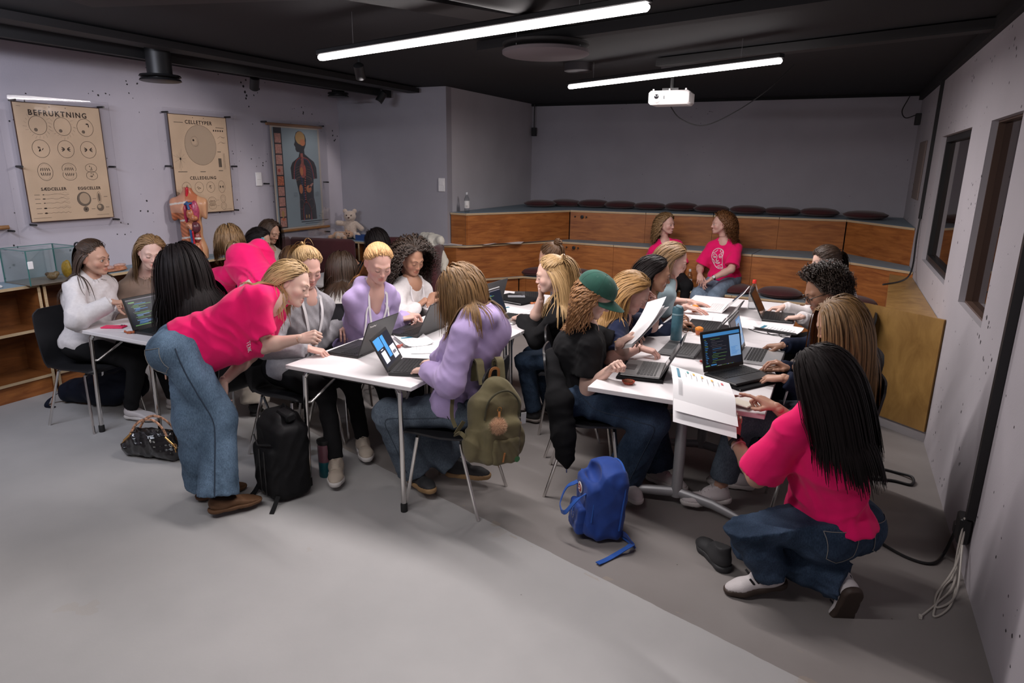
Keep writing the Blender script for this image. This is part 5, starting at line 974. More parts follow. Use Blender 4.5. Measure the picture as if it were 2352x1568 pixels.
c.mb.build('print', [INK, GREYP, GREYL], t)
# second chart
t, c = chart_base('sepia cell chart headed CELLETYPER behind clear acrylic, behind the torso model', 4.62, 1.33, .69, .955, 4.54, 1.295, .84, 1.04, SEPIA)
c.cap('CELLETYPER', .050, .345, .068, sp=1.2, bold=.0010); c.disc(.345, .285, .188, .195, 2); c.ring(.345, .285, .188, .195, .0022, n=44); c.disc(.27, .25, .030, .032, 3, .0002); c.disc(.37, .36, .09, .07, 2, .0001); c.ring(.275, .25, .045, .050, .0016); c.disc(.262, .238, .011, .011, 0, .0003); c.ring(.29, .27, .028, .026, .0012)
for a, b in (((.06, .075), 5), ((.55, .105), 4)): c.line([(a[0], a[1]), (a[0] + .10, a[1])], .006, 1)
for k in range(5): c.disc(.52 + k * .028, .135, .008, .010, 0, n=8)
for k, v in enumerate((.20, .255)): c.line([(.56, v + .01), (.60, v - .012), (.64, v + .006)], .002); c.line([(.61, v), (.655, v)], .003, 1)
for k in range(11): a = k * .57; c.line([(.09, .42), (.09 + R_.uniform(.03, .09) * math.cos(a), .42 + R_.uniform(.05, .13) * math.sin(a))], .0013, 1)
c.disc(.09, .42, .009, .012); c.poly([(.545, .41), (.585, .41), (.585, .50), (.545, .50)], 1)
for k in range(12): c.line([(.547 + (k % 2) * .008, .415 + k * .007), (.583, .415 + k * .007)], .0022)
for k in range(3): c.line([(.615 + k * .008, .36), (.61 + k * .012, .52)], .0016)
for u, v, l in ((.05, .545, .10), (.31, .545, .06), (.54, .535, .05), (.545, .345, .04)): c.line([(u, v), (u + l, v)], .008, 1)
c.cap('CELLEDELING', .043, .335, .608, sp=1.25, bold=.0010)
for i, u in enumerate((.125, .275, .415, .555)): c.ring(u, .70, .052 if i < 3 else .042, .054 if i < 3 else .062, .0022); mitosis(c, u, .70, .052, (2, 1, 3, 4)[i])
c.ring(.125, .86, .045, .062, .0022); mitosis(c, .125, .86, .05, 5); c.ring(.275, .86, .046, .064, .0022); mitosis(c, .275, .865, .058, 5)
for v in (.835, .893): c.ring(.418, v, .048, .034, .0022)
mitosis(c, .418, .864, .058, 6)
for v in (.822, .898): c.ring(.56, v, .034, .038, .002); c.ring(.56, v, .018, .022, .0016, 1)
for v in (.835, .893): c.line([(.475, v), (.505, v)], .0016)
c.line([(.55, .935), (.66, .935)], .0025, 1)
for u in (.28, .41): c.disc(u, .022, .004, .004)
c.mb.build('print', [INK, GREYP, mat('print_wash', (.47, .36, .255), .8), mat('print_wash_light', (.56, .42, .29), .8)], t)
# body chart
t, c = chart_base('blue-grey chart of a black human torso with red vessels, on wooden rods', 5.90, 1.10, .86, 1.16, 5.78, .945, 1.04, 1.375, None)
x = XL + .045; sh = MB(); sh.box((x - .002, 6.315, 1.655), (.003, .80, 1.19)); sh.build('sheet', [mat('sheet_cream', (.55, .47, .38), .7)], t); c.x = x + .0012
c.y0, c.z1 = 5.915, 2.25; RODW = wood_mat('rod_wood', (.22, .09, .025), (.40, .20, .07), (40, 2, 40), .4)
for z, a, b in ((2.262, 5.86, 6.76), (1.052, 5.88, 6.80)): mb = MB(); mb.tube([(x + .004, a, z), (x + .004, b, z)], .017, 12); mb.build('rod', [RODW], t, True)
Mx = [INK, mat('chart_blue', (.27, .34, .37), .7), mat('chart_black', (.012, .011, .013), .7), mat('chart_red', (.40, .07, .045), .7), mat('chart_navy', (.05, .06, .16), .7), mat('chart_orange', (.50, .17, .06), .7), mat('chart_brain', (.42, .25, .08), .7), mat('chart_pink', (.46, .22, .17), .7, var=.3, vscale=55), mat('chart_bright', (.5, .14, .06), .7, var=.75, vscale=60), mat('chart_muscle', (.27, .07, .05), .7, var=.4, vscale=30)]
c.poly([(.02, .02), (.77, .02), (.77, 1.165), (.02, 1.165)], 1); c.poly([(.04, .02), (.165, .02), (.165, 1.165), (.04, 1.165)], 2, .0004)
for k in range(9): v = .085 + k * .120; c.poly([(.053, v), (.150, v), (.150, v + .105), (.053, v + .105)], 8 if k in (4,) else 7, .0008)
c.disc(.09, .50, .02, .02, 3, .0010); c.disc(.10, 1.0, .025, .04, 6, .0010); c.disc(.105, 1.06, .03, .02, 8, .0010)
S_ = [(.40, .065), (.44, .045), (.49, .05), (.545, .085), (.565, .14), (.555, .20), (.52, .26), (.525, .31), (.60, .355), (.68, .40), (.715, .47), (.72, .60), (.655, .60), (.645, .70), (.64, .82), (.665, .92), (.675, 1.09), (.385, 1.09), (.39, .92), (.395, .80), (.35, .60), (.285, .60), (.275, .47), (.31, .41), (.42, .345), (.44, .29), (.395, .285), (.375, .255), (.38, .235), (.355, .205), (.375, .17), (.375, .12)]
c.poly(S_, 2, .0008); c.disc(.465, .125, .080, .075, 6, .0012, rot=.3); c.disc(.50, .175, .045, .04, 5, .0014)
for k in range(9): a = R_.uniform(-2.5, 2.5); c.ring(.46 + .04 * math.cos(a), .12 + .035 * math.sin(a), .02, .016, .002, 5, 10, (0, 4)); 
old = c.x; c.x = old + .0016
c.poly([(.45, .30), (.495, .30), (.50, .46), (.455, .46)], 9); c.disc(.475, .50, .055, .09, 9, .0002); c.disc(.455, .51, .025, .05, 5, .0006); c.disc(.505, .50, .022, .06, 3, .0006)
for pts, w, m in (([(.46, .35), (.40, .37), (.355, .42), (.33, .50), (.32, .60)], .012, 3), ([(.46, .36), (.41, .385), (.37, .43), (.345, .50), (.335, .60)], .008, 4), ([(.50, .35), (.57, .37), (.62, .43), (.65, .52), (.665, .60)], .012, 3), ([(.50, .36), (.56, .385), (.605, .44), (.635, .52), (.65, .60)], .008, 4), ([(.515, .55), (.50, .66), (.495, .78), (.50, .88)], .020, 3), ([(.44, .57), (.455, .68), (.475, .78), (.48, .88)], .018, 4), ([(.49, .86), (.455, .93), (.445, 1.0), (.445, 1.09)], .016, 3), ([(.50, .86), (.555, .93), (.575, 1.0), (.58, 1.09)], .016, 3), ([(.48, .87), (.465, .94), (.46, 1.09)], .008, 4), ([(.51, .88), (.565, .96), (.568, 1.09)], .008, 4)): c.line(smoothpath(pts, 4), w, m)
c.disc(.425, .72, .030, .055, 5, .0004); c.disc(.56, .72, .045, .045, 5, .0004, rot=.5); c.disc(.60, .68, .05, .014, 7, .0004, rot=-.6); c.disc(.49, .99, .02, .03, 2, .0004); c.disc(.49, 1.05, .011, .024, 6, .0006); c.disc(.535, 1.05, .011, .024, 6, .0006)
for k in range(6):
    for s in (-1, 1): c.ring(.485 + s * .06, .50 + k * .03, .085, .045, .0014, 7, 9, (PI + .5, PI + 1.5) if s < 0 else (-1.5, -.5))
c.ring(.49, .62, .13, .05, .002, 7, 16, (PI, 2 * PI)); c.ring(.42, .90, .045, .06, .0015, 7); c.ring(.59, .90, .05, .06, .0015, 7); c.x = old
for v, l in ((1.112, .50), (1.135, .36)): 
    for k in range(int(l / .014)): c.line([(.40 + k * .014 + (.07 if l < .4 else 0), v), (.408 + k * .014 + (.07 if l < .4 else 0), v)], .010 if l > .4 else .007, 0)
for k in range(5): c.line([(.30, .76 + k * .012), (.36, .76 + k * .012)], .002, 0); c.line([(.675, .76 + k * .012), (.74, .76 + k * .012)], .002, 0)
for v in (.40, .80, 1.0): c.line([(.27, v), (.74, v)], .0012, 7)
c.mb.build('print', Mx, t)
# edge of a further chart at the very left
t = thing('wall_chart', 'edge of another rolled chart cut off by the picture edge', 'poster', (XL + .03, 3.02, 1.26)); mb = MB(); mb.tube([(0, -.9, .06), (0, .05, .06)], .017, 10); mb.build('rod', [RODW], t, True); mb = MB(); mb.box((.03, -.4, .45), (.008, 1.0, 1.05)); mb.build('acrylic_cover', [ACRYL], t); mb = MB(); mb.box((0, -.5, .5), (.003, .9, .86)); mb.build('sheet', [mat('sheet_cream', (.55, .47, .38), .7)], t)
mb = MB(); mb.tube([(-.03, .06, .03), (.05, .06, .03)], .009, 8); mb.build('standoff', [BLACK], t)
# ------------------------------------------------------------------ anatomical torso
def torso_model():
    t = thing('anatomical_torso', 'open anatomical torso model with red muscles on the low shelf', 'anatomical model', (-5.78, 4.64, .892), math.radians(38)); t.scale = (.80, .9, 1.0)
    F = Field((-.24, -.16, -.02), (.24, .18, .74), .0065)      # faces -Y, its right side at -X
    F.ell((0, .01, .50), (.150, .100, .17), k=.05); F.ell((0, .01, .30), (.128, .088, .16), k=.05); F.ell((0, .015, .12), (.152, .10, .14), k=.05)
    F.cap((-.155, .01, .545), (.155, .01, .545), .062, None, .05); F.cap((0, .01, .6), (0, .0, .70), .055, .050, .04); F.cap((-.175, .0, .53), (-.185, -.005, .43), .058, .052, .03); F.cap((.175, .0, .53), (.185, -.005, .44), .055, .045, .03)
    for s in (-1, 1): F.cap((s * .08, .02, .06), (s * .085, .02, .0), .085, .082, .04)
    F.cap((-.06, -.06, .49), (-.12, -.04, .50), .05, .045, .03)
    F.cut((0, 0, .70), (.1, 0, 1)); F.cut((0, 0, .0), (0, 0, -1)); F.cut((-.205, 0, .5), (-1, 0, -.1)); F.cut((.205, 0, .5), (1, 0, -.1))
    F.cap((.03, -.13, .50), (.04, -.14, .14), .085, .095, .01, 'sub'); F.cap((.055, -.10, .50), (.06, -.12, .2), .065, .07, .01, 'sub'); v, q = F.net(); v = smooth_mesh(v, q, 1)
    col = np.array((.46, .15, .07)) * (1 + .28 * np.sin(v[:, 2] * 150 + v[:, 0] * 90)[:, None] * (np.abs(v[:, 2:3] - .33) < .14)); col = np.where((v[:, 2:3] > .46) & (v[:, 0:1] < -.02), np.array((.56, .27, .17)), col); col = np.where((v[:, 0:1] > .11) & (v[:, 1:2] < .06), np.array((.58, .30, .16)), col)
    for z in (.565, .395, .225): col = np.where((np.abs(v[:, 2:3] - z - .12 * v[:, 0:1]) < .008) & (v[:, 0:1] < .0), np.array((.62, .56, .5)), col)
    mobj('torso_shell', npmesh('torso_shell', v, [q], [colattr_mat('model_paint', .32)], True, None, np.clip(col, 0, 1)), t)
    def org(nm, prims, c, h=.006):
        F = Field((-.2, -.2, 0), (.2, .15, .72), h)
        for p in prims: F.ell(*p[:2], k=.012) if len(p) < 3 else F.cap(p[0], p[1], *p[2:])
        v, q = F.net(); mobj(nm, npmesh(nm, v, [q], [mat('organ_' + nm + str(c[0])[2:], c, .3, var=.35, vscale=45)], True), t)
    org('lung', [((.075, -.055, .48), (.052, .045, .105))], (.42, .06, .12)); org('lung', [((-.03, -.06, .46), (.026, .035, .10))], (.36, .02, .06))
    org('heart', [((.025, -.085, .45), (.045, .04, .055)), ((.06, -.085, .41), (.05, .035, .03))], (.45, .16, .07)); org('liver', [((.07, -.07, .32), (.055, .045, .055))], (.13, .035, .045)); org('stomach', [((.0, -.075, .34), (.045, .04, .032)), ((.02, -.09, .315), (.022, .03, .028))], (.47, .20, .10))
    org('kidney', [((.075, -.055, .22), (.035, .03, .05))], (.30, .07, .06)); org('vein', [((.012, -.10, .30), (.018, -.098, .18), .015, .013, .01), ((.018, -.098, .18), (.05, -.10, .14), .013, .010, .01)], (.025, .08, .22)); org('vein', [((.0, -.08, .56), (.02, -.1, .50), .014, .016, .01), ((-.03, -.08, .545), (.05, -.085, .555), .010, .010, .01)], (.025, .08, .22)); org('artery', [((.036, -.10, .28), (.04, -.10, .17), .012, .011, .01), ((.04, -.10, .17), (-.005, -.10, .13), .011, .008, .01)], (.5, .015, .03)); org('artery', [((.03, -.085, .53), (.045, -.08, .49), .013, .016, .01)], (.5, .015, .03)); org('artery', [((.0, -.05, .62), (.01, -.055, .69), .018, .018, .01)], (.5, .015, .03))
    org('bladder', [((.05, -.06, .10), (.07, .055, .07))], (.50, .19, .10)); org('bone', [((.08, -.075, .21), (.045, .03, .014)), ((.05, -.105, .135), (.016, .014, .012)), ((.10, -.07, .05), (.03, .03, .014)), ((-.06, -.095, .05), (.018, .012, .05))], (.62, .57, .5))
torso_model()
# ------------------------------------------------------------------ plush bears
def bear(lab, col, loc, rz, s, pose):
    t = thing('plush_bear' if pose == 'sit' else 'plush_dog', lab, 'plush toy', loc, rz); FUR = mat('plush_%d' % int(col[0] * 100), col, .95, bump=.9, bscale=160, var=.12, vscale=60, sheen=.5); F = Field((-.3, -.35, -.02), (.3, .2, .46), .008)
    if pose == 'sit':
        F.ell((0, 0, .12), (.085, .075, .12), k=.03); F.ell((0, -.01, .285), (.078, .070, .070), k=.02); F.ell((0, -.065, .265), (.036, .030, .028), k=.015)
        for q in (-1, 1): F.ell((q * .062, .0, .350), (.030, .016, .030), k=.01); F.cap((q * .07, .0, .19), (q * .15, -.05, .13 if q > 0 else .20), .032, .034, .02); F.cap((q * .05, -.03, .045), (q * .12, -.18, .04), .042, .040, .02); F.ell((q * .125, -.195, .05), (.036, .026, .046), k=.015)
        eye = [(-.030, -.078, .300), (.030, -.078, .300)]; nose = (0, -.097, .272)
    else:
        F.cap((-.12, 0, .06), (.06, .01, .06), .055, .06, .02); F.ell((.11, -.03, .075), (.062, .055, .058), k=.02); F.ell((.13, -.085, .06), (.03, .03, .026), k=.015); F.ell((.07, -.05, .13), (.018, .018, .03), k=.01); F.cap((-.05, -.04, .04), (-.02, -.16, .035), .03, .032, .02); F.cap((-.14, -.03, .04), (-.17, -.13, .035), .034, .034, .02); F.cap((.02, -.05, .035), (.09, -.16, .035), .03, .034, .02)
        eye = [(.09, -.085, .10), (.135, -.09, .10)]; nose = (.135, -.118, .068)
    F.cut((0, 0, 0), (0, 0, -1)); v, q = F.net(); mobj('body', npmesh('body', v * s, [q], [FUR], True), t); bl = mat('bead_black', (.012, .008, .008), .2)
    for e in eye: mb = MB(); mb.lathe([(math.sin(a) * .008, -math.cos(a) * .008) for a in np.linspace(0, PI, 8)], 12, c=np.array(e) * s); mb.build('eye', [bl], t, True)
    mb = MB(); mb.lathe([(math.sin(a) * .013, -math.cos(a) * .010) for a in np.linspace(0, PI, 8)], 14, c=np.array(nose) * s); mb.build('nose', [mat('nose_brown', (.06, .018, .014), .5)], t, True)
    if pose != 'sit': mb = MB(); mb.box(np.array((.10, -.03, .12)) * s, (.05, .03, .02), ch=.006); mb.build('bow', [mat('bow_red', (.20, .015, .02), .7)], t)
bear('large cream plush bear sitting on the corner shelf', (.50, .40, .33), (-5.70, 6.98, .892), math.radians(28), 1.0, 'sit')
bear('small tan plush dog lying beside the large cream bear', (.44, .26, .16), (-5.72, 6.86, .892), math.radians(15), .82, 'lie')
t = thing('blue_box', 'small blue open box on the corner shelf', 'box', (-5.42, 6.86, .892)); mb = MB(); mb.prism([(-.07, -.05), (.07, -.05), (.07, .05), (-.07, .05)], 0, .006)
for a in ((0, -.05, .035, .14, .006), (0, .05, .035, .14, .006), (-.07, 0, .035, .006, .10), (.07, 0, .035, .006, .10)): mb.box((a[0], a[1], a[2]), (a[3], a[4], .07))
mb.build('tray', [mat('blue_card', (.02, .06, .20), .5)], t)
# ------------------------------------------------------------------ glass case and organ models on the shelf
t = thing('glass_case', 'open glass display case with green edges on the low shelf', 'display case', (-5.72, 3.16, .894), 0); g = clear('case_glass', (.93, .97, .965)); ge = mat('glass_edge', (.05, .16, .15), .2)
W_, D_, H_ = .34, .40, .27
for nm, c, d in (('pane', (-W_ / 2 + .17 - .0, -D_ / 2, H_ / 2), (W_, .005, H_)), ('pane', (0, D_ / 2, H_ / 2), (W_, .005, H_)), ('pane', (-W_ / 2, 0, H_ / 2), (.005, D_, H_)), ('pane', (W_ / 2, 0, H_ / 2), (.005, D_, H_)), ('base', (0, 0, .004), (W_, D_, .006))): mb = MB(); mb.box(c, d); mb.build(nm, [g if nm == 'pane' else mat('case_base', (.25, .19, .16), .5)], t)
for x in (-W_ / 2, W_ / 2):
    for y in (-D_ / 2, D_ / 2): mb = MB(); mb.box((x, y, H_ / 2), (.007, .007, H_)); mb.build('edge', [ge], t)
for y in (-D_ / 2, D_ / 2): mb = MB(); mb.box((0, y, H_), (W_, .006, .005)); mb.build('edge', [ge], t)
for x in (-W_ / 2, W_ / 2): mb = MB(); mb.box((x, 0, H_), (.006, D_, .005)); mb.build('edge', [ge], t)
mb = MB(); mb.box((W_ / 2 + .004, -D_ / 2 + .02, .16), (.012, .04, .06), ch=.004); mb.build('latch', [WHITE], t)
def lump(nm, lab, cat, loc, cols, prims, h=.006, group=None):
    t = thing(nm, lab, cat, loc)
    for k, (pn, pr) in enumerate(prims):
        F = Field((-.2, -.2, -.02), (.2, .2, .2), h)
        for p in pr: F.ell(p[0], p[1], k=.01) if len(p) == 2 else F.cap(*p, .01)
        F.cut((0, 0, 0), (0, 0, -1)); v, q = F.net(); mobj(pn, npmesh(pn, v, [q], [mat('lump_%s%d' % (nm, k), cols[k], .4, var=.25, vscale=60)], True), t)
lump('shell_specimen', 'brown shell specimen standing inside the glass case', 'specimen', (-5.68, 3.20, .902), [(.26, .15, .07), (.12, .06, .03)], [('shell', [((0, 0, .03), (.05, .035, .03)), ((.03, .02, .05), (.025, .02, .02))]), ('core', [((-.02, -.02, .045), (.02, .02, .015))])])
lump('yellow_model', 'yellow rounded model inside the glass case behind the girl', 'specimen', (-5.66, 3.31, .902), [(.50, .27, .03)], [('body', [((0, 0, .07), (.05, .03, .07)), ((.02, 0, .12), (.02, .02, .03))])])
lump('organ_model', 'flat orange and pink organ model lying on the shelf beside the dark-haired girl', 'anatomical model', (-5.72, 3.72, .894), [(.42, .17, .09), (.48, .30, .26)], [('base', [((0, 0, .012), (.07, .15, .014)), ((0, .08, .025), (.05, .06, .022))]), ('tissue', [((.0, -.02, .035), (.04, .05, .02)), ((-.02, .1, .045), (.03, .06, .014))])])
lump('brain_model', 'brown wrinkled model at the shelf edge in front of the girl in white', 'anatomical model', (-5.70, 3.50, .894), [(.30, .15, .08), (.12, .05, .03)], [('lobe', [((0, 0, .04), (.05, .04, .03)), ((-.03, .03, .05), (.03, .03, .03))]), ('stand', [((0, 0, .008), (.06, .05, .01))])])
t = thing('white_device', 'flat white device lying on the near end of the low shelf', 'device', (-5.72, 2.72, .894)); mb = MB(); mb.box((0, 0, .012), (.14, .20, .022), ch=.008); mb.build('body', [WHITE], t, True); mb = MB(); mb.box((0, .02, .0235), (.05, .08, .002)); mb.build('screen', [GREYM], t)
t = thing('jar', 'small white jar on the shelf behind the torso model', 'jar', (-5.72, 4.42, .894)); mb = MB(); mb.lathe([(.026, 0), (.028, .01), (.026, .09), (.012, .12), (.012, .14), (0, .14)], 20); mb.build('body', [WHITE], t, True)
# bottles
LABELM = mat('bottle_label', (.72, .70, .68), .5)
def pet(lab, loc, s, capc, label_txt=None, rz=0, lz=(.07, .125)):
    t = thing('plastic_bottle', lab, 'bottle', loc, rz); r = .032 * s; prof = [(0, 0), (r * .8, .0), (r, .012 * s), (r * .96, .05 * s), (r, .06 * s), (r, .14 * s), (r * .92, .16 * s), (r * .45, .195 * s), (r * .40, .205 * s), (r * .40, .215 * s)]
    mb = MB(); mb.lathe(prof, 24); m = clear('pet_plastic', (.80, .82, .83), .3, .08); mb.build('body', [m], t, True, 60)
    mb = MB(); mb.lathe([(r * 1.015, lz[0] * s), (r * 1.015, lz[1] * s)], 24); mb.build('label', [LABELM], t, True)
    if label_txt: text(label_txt, .026 * s, (0, -r * 1.03, (lz[0] + lz[1]) / 2 * s + .01), (PI / 2, 0, 0), INK, t, bold=.001)
    for k in range(3): mb = MB(); mb.box((0, -r * 1.02, (lz[0] + .012 + k * .009) * s), (r * .8, .001, .003)); mb.build('small_print', [mat('print_grey', (.17, .13, .095), .8)], t)
    mb = MB(); mb.lathe([(r * .47, .205 * s), (r * .47, .23 * s), (r * .42, .233 * s), (0, .233 * s)], 20); mb.build('cap', [capc], t, True, 50)
pet('clear water bottle with white label at the left end of the top tier', (-4.14, 7.30, 1.27), 1.05, mat('cap_clear', (.5, .5, .52), .3), None, .45, (.05, .135)); pet('small clear water bottle on the lowest tier beside the seated pair', (-1.50, 8.02, .44), 1.0, mat('cap_clear', (.5, .5, .52), .3), None, .3, (.05, .11))
# white sweater over the booth
t = thing('draped_sweater', 'cream knitted sweater draped over the booth back beside the bleachers', 'sweater', (0, 0, 0)); F = Field((-4.5, 5.8, .55), (-3.6, 6.75, 1.2), .012)
F.cap((-4.28, 6.52, 1.035), (-4.05, 6.42, 1.03), .05, .055, .04); F.cap((-4.20, 6.45, 1.03), (-4.02, 6.37, .92), .05, .05, .04); F.cap((-4.08, 6.38, 1.0), (-3.86, 6.30, .80), .055, .05, .04); F.cap((-3.93, 6.35, .88), (-3.82, 6.22, .72), .045, .04, .03); F.cap((-4.1, 6.46, 1.03), (-3.95, 6.36, 1.02), .05, .05, .03); F.folds(.010, 5, 26); v, q = F.net()
mobj('knit', npmesh('knit', v, [q], [cloth('knit_cream', (.56, .53, .46), .06, bscale=300, bump=.6)], True), t)
for lab, x, y, a in (('loose white paper sheet at the left end of the middle tier', -4.28, 7.16, .4), ('loose white paper sheet lying on the middle tier, second from the wall', -3.98, 7.45, -.3), ('loose white paper sheet lying on the middle tier, third from the wall', -3.72, 7.72, .2)):
    t = thing('paper_sheet', lab, 'paper', (x, y, .8805), a, 'papers on the middle tier'); mb = MB(); P = np.array([[(u, v, .002 + .012 * max(0, u * 4) ** 2 + .004 * math.sin(v * 18)) for v in np.linspace(-.1, .1, 6)] for u in np.linspace(-.14, .14, 8)]); mb.grid(P); mb.build('sheet', [mat('paper_white', (.80, .79, .80), .7)], t, True)
# ------------------------------------------------------------------ tables
TOP = mat('table_white', (.74, .71, .72), .38, spec=.4); TEDGE = mat('table_edge', (.60, .57, .58), .5); RUB = mat('rubber_black', (.01, .01, .01), .7)
def fold_table(lab, x0, x1, y0, y1):
    cx_, cy_ = (x0 + x1) / 2, (y0 + y1) / 2; w, l = x1 - x0, y1 - y0; t = thing('folding_table', lab, 'table', (cx_, cy_, 0))
    mb = MB(); mb.box((0, 0, .7285), (w, l, .023), ch=.002); mb.build('tabletop', [TOP], t)
    for sy in (-1, 1):
        y = sy * (l / 2 - .03)
        for sx in (-1, 1):
            x = sx * (w / 2 - .10); mb = MB(); mb.tube(smoothpath([(x - sx * .09, y - sy * .02, .708), (x - sx * .03, y - sy * .02, .705), (x - sx * .004, y - sy * .015, .675), (x + sx * .0, y - sy * .012, .62), (x + sx * .012, y, .03)], 5), .0145, 10); o = mb.build('leg', [CHROME], t, True)
            mb = MB(); mb.lathe([(.019, 0), (.019, .045), (.016, .05)], 12, c=(x + sx * .012, y, 0)); mb.build('foot_cap', [RUB], o, True)
            mb = MB(); mb.tube([(x, y - sy * .012, .52), (x - sx * .02, y - sy * .03, .52), (x - sx * .10, y - sy * .32, .705)], .008, 8); mb.build('brace', [CHROME], t, True)
        mb = MB(); mb.tube([(-w / 2 + .16, y - sy * .02, .706), (w / 2 - .16, y - sy * .02, .706)], .0145, 10); mb.build('cross_bar', [CHROME], t, True)
    for sx in (-1, 1): mb = MB(); mb.box((sx * (w / 2 - .12), 0, .705), (.03, l - .2, .022)); mb.build('rail', [BLACK], t)
    return t
fold_table('white folding table at the left, pink phone near its corner', -4.56, -3.76, 2.65, 3.95); fold_table('white folding table in the middle, nearest one with chrome legs and two laptops', -2.71, -1.86, 2.69, 4.02); fold_table('white folding table behind the nearest middle one, laptop sleeve on it', -2.71, -1.86, 4.025, 5.36); fold_table('white folding table in front of the booth, mostly hidden by the girls', -4.75, -3.95, 4.75, 5.85)
def flip_table(lab, x0, x1, y0, y1):
    cx_, cy_ = (x0 + x1) / 2, (y0 + y1) / 2; w, l = x1 - x0, y1 - y0; t = thing('flip_top_table', lab, 'table', (cx_, cy_, 0))
    mb = MB(); mb.box((0, 0, .7275), (w, l, .025), ch=.002); mb.build('tabletop', [TOP], t)
    mb = MB(); mb.box((0, 0, .697), (.30, l - .30, .035), ch=.004); mb.build('apron', [TEDGE], t)
    for sy in (-1, 1):
        y = sy * (l / 2 - .34); mb = MB(); mb.tube([(0, y, .06), (0, y, .665)], .030, 18); mb.build('column', [GREYM], t, True)
        mb = MB(); mb.lathe([(.062, -.012), (.062, .012)], 28, c=(.01, y - sy * -.0 , .655), R=rotx(PI / 2)); mb.build('hinge_plate', [WHITE], t, True)
        mb = MB(); mb.lathe([(.028, -.04), (.028, .04)], 20, c=(-.01, y + (-.012), .655), R=rotx(PI / 2)); mb.build('pivot_cap', [RUB], t, True)
        for sx in (-1, 1):
            mb = MB(); mb.tube([(0, y, .085), (sx * .20, y - .03, .07), (sx * .37, y - .07, .035)], [.030, .027, .020], 10, squash=((0, 1, 0), .85)); o = mb.build('foot', [GREYM], t, True); mb = MB(); mb.lathe([(.018, 0), (.018, .03)], 12, c=(sx * .36, y - .065, 0)); mb.build('glide', [RUB], o, True)
    return t
flip_table('white flip-top table at the right, nearest one with grey column leg', -1.06, -.19, 3.13, 4.56); flip_table('white flip-top table behind the nearest right one, below the seated pair', -1.06, -.19, 4.565, 6.0)
# ------------------------------------------------------------------ chairs
SHELL = mat('chair_shell_black', (.014, .014, .016), .42)
def chair_parts():
    prof = smoothpath([(.225, .425), (.205, .446), (.10, .447), (-.05, .438), (-.155, .437), (-.200, .462), (-.222, .53), (-.243, .65), (-.262, .78), (-.270, .835)], 4)
    n = len(prof); rows = []
    for i, (y, z) in enumerate(prof):
        s = i / (n - 1); w = np.interp(s, [0, .08, .3, .48, .6, .8, .93, 1], [.17, .205, .225, .205, .205, .20, .185, .14]); cup = np.interp(s, [0, .3, .5, .7, 1], [.0, .012, .03, .022, .015]); row = []
        for u in np.linspace(-1, 1, 11):
            b = cup * u * u; row.append((w * u, y + (b if s > .45 else 0), z + (b if s <= .45 else 0)))
        rows.append(row)
    mb = MB(); mb.grid(np.array(rows)[:, ::-1], 0, .011); shell = mb.mesh('seat_shell', [SHELL], True, 60); legs = []
    for sx in (-1, 1):
        for (y0, y1) in ((.14, .20), (-.11, -.235)):
            mb = MB(); mb.tube(smoothpath([(sx * .06, y0, .418), (sx * .14, y0, .418), (sx * .168, y0 + (y1 - y0) * .06, .405), (sx * .178, y0 + (y1 - y0) * .12, .37), (sx * .215, y1, .0)], 5), .0095, 8); legs.append(mb.mesh('leg', [CHROME], True))
    mb = MB(); mb.tube([(-.06, .14, .418), (-.06, -.11, .418)], .0095, 8); mb.tube([(.06, .14, .418), (.06, -.11, .418)], .0095, 8); return shell, legs, mb.mesh('frame', [CHROME], True)
CH_ = chair_parts()
def chair(lab, x, y, a, group='black shell chairs'):
    t = thing('shell_chair', lab, 'chair', (x, y, 0), -math.radians(a), group); mobj('seat_shell', CH_[0], t); mobj('frame', CH_[2], t)
    for m in CH_[1]: mobj('leg', m, t)
    return t
for a in (('black shell chair under the girl in white sweatshirt at the far left table', -4.70, 2.82, 84), ('black shell chair hidden under the girl in the taupe sweater', -4.86, 3.45, 90), ('black shell chair of the girl with long black hair and checked jacket', -3.50, 2.93, -88), ('black shell chair under the girl in grey sweatshirt', -3.03, 3.08, 92), ('black shell chair behind the girl in the open lavender hoodie', -3.02, 3.62, 100),
          ('black shell chair under the girl with dark curls in white', -3.05, 4.25, 95), ('black shell chair carrying the olive backpack, girl in lavender hoodie on it', -1.79, 3.0, -96), ('black shell chair under the girl with the claw clip', -1.55, 4.28, -98), ('black shell chair hidden under the girl with the hair bun', -1.72, 5.2, -95), ('black shell chair under the girl in the green cap, black jacket on its back', -1.17, 3.50, 72),
          ('black shell chair under the girl in the navy jersey', -1.36, 3.98, 75), ('black shell chair hidden under the girl with straight black hair at the right table', -1.37, 4.55, 78), ('black shell chair hidden under the blonde in pale blue', -1.37, 5.14, 75), ('black shell chair under the girl in white at the far right table end', .06, 5.50, -100), ('black shell chair under the girl with glasses', .05, 4.22, -98), ('black shell chair under the long-haired girl in the navy jacket', .04, 3.66, -95),
          ('black shell chair under the girl with brown hair seen from behind', -4.26, 4.22, -25), ('black shell chair under the long-haired girl in white knit seen from behind', -3.42, 4.03, -35), ('black shell chair under the black-haired girl by the booth', -3.97, 5.55, -105)): chair(*a)
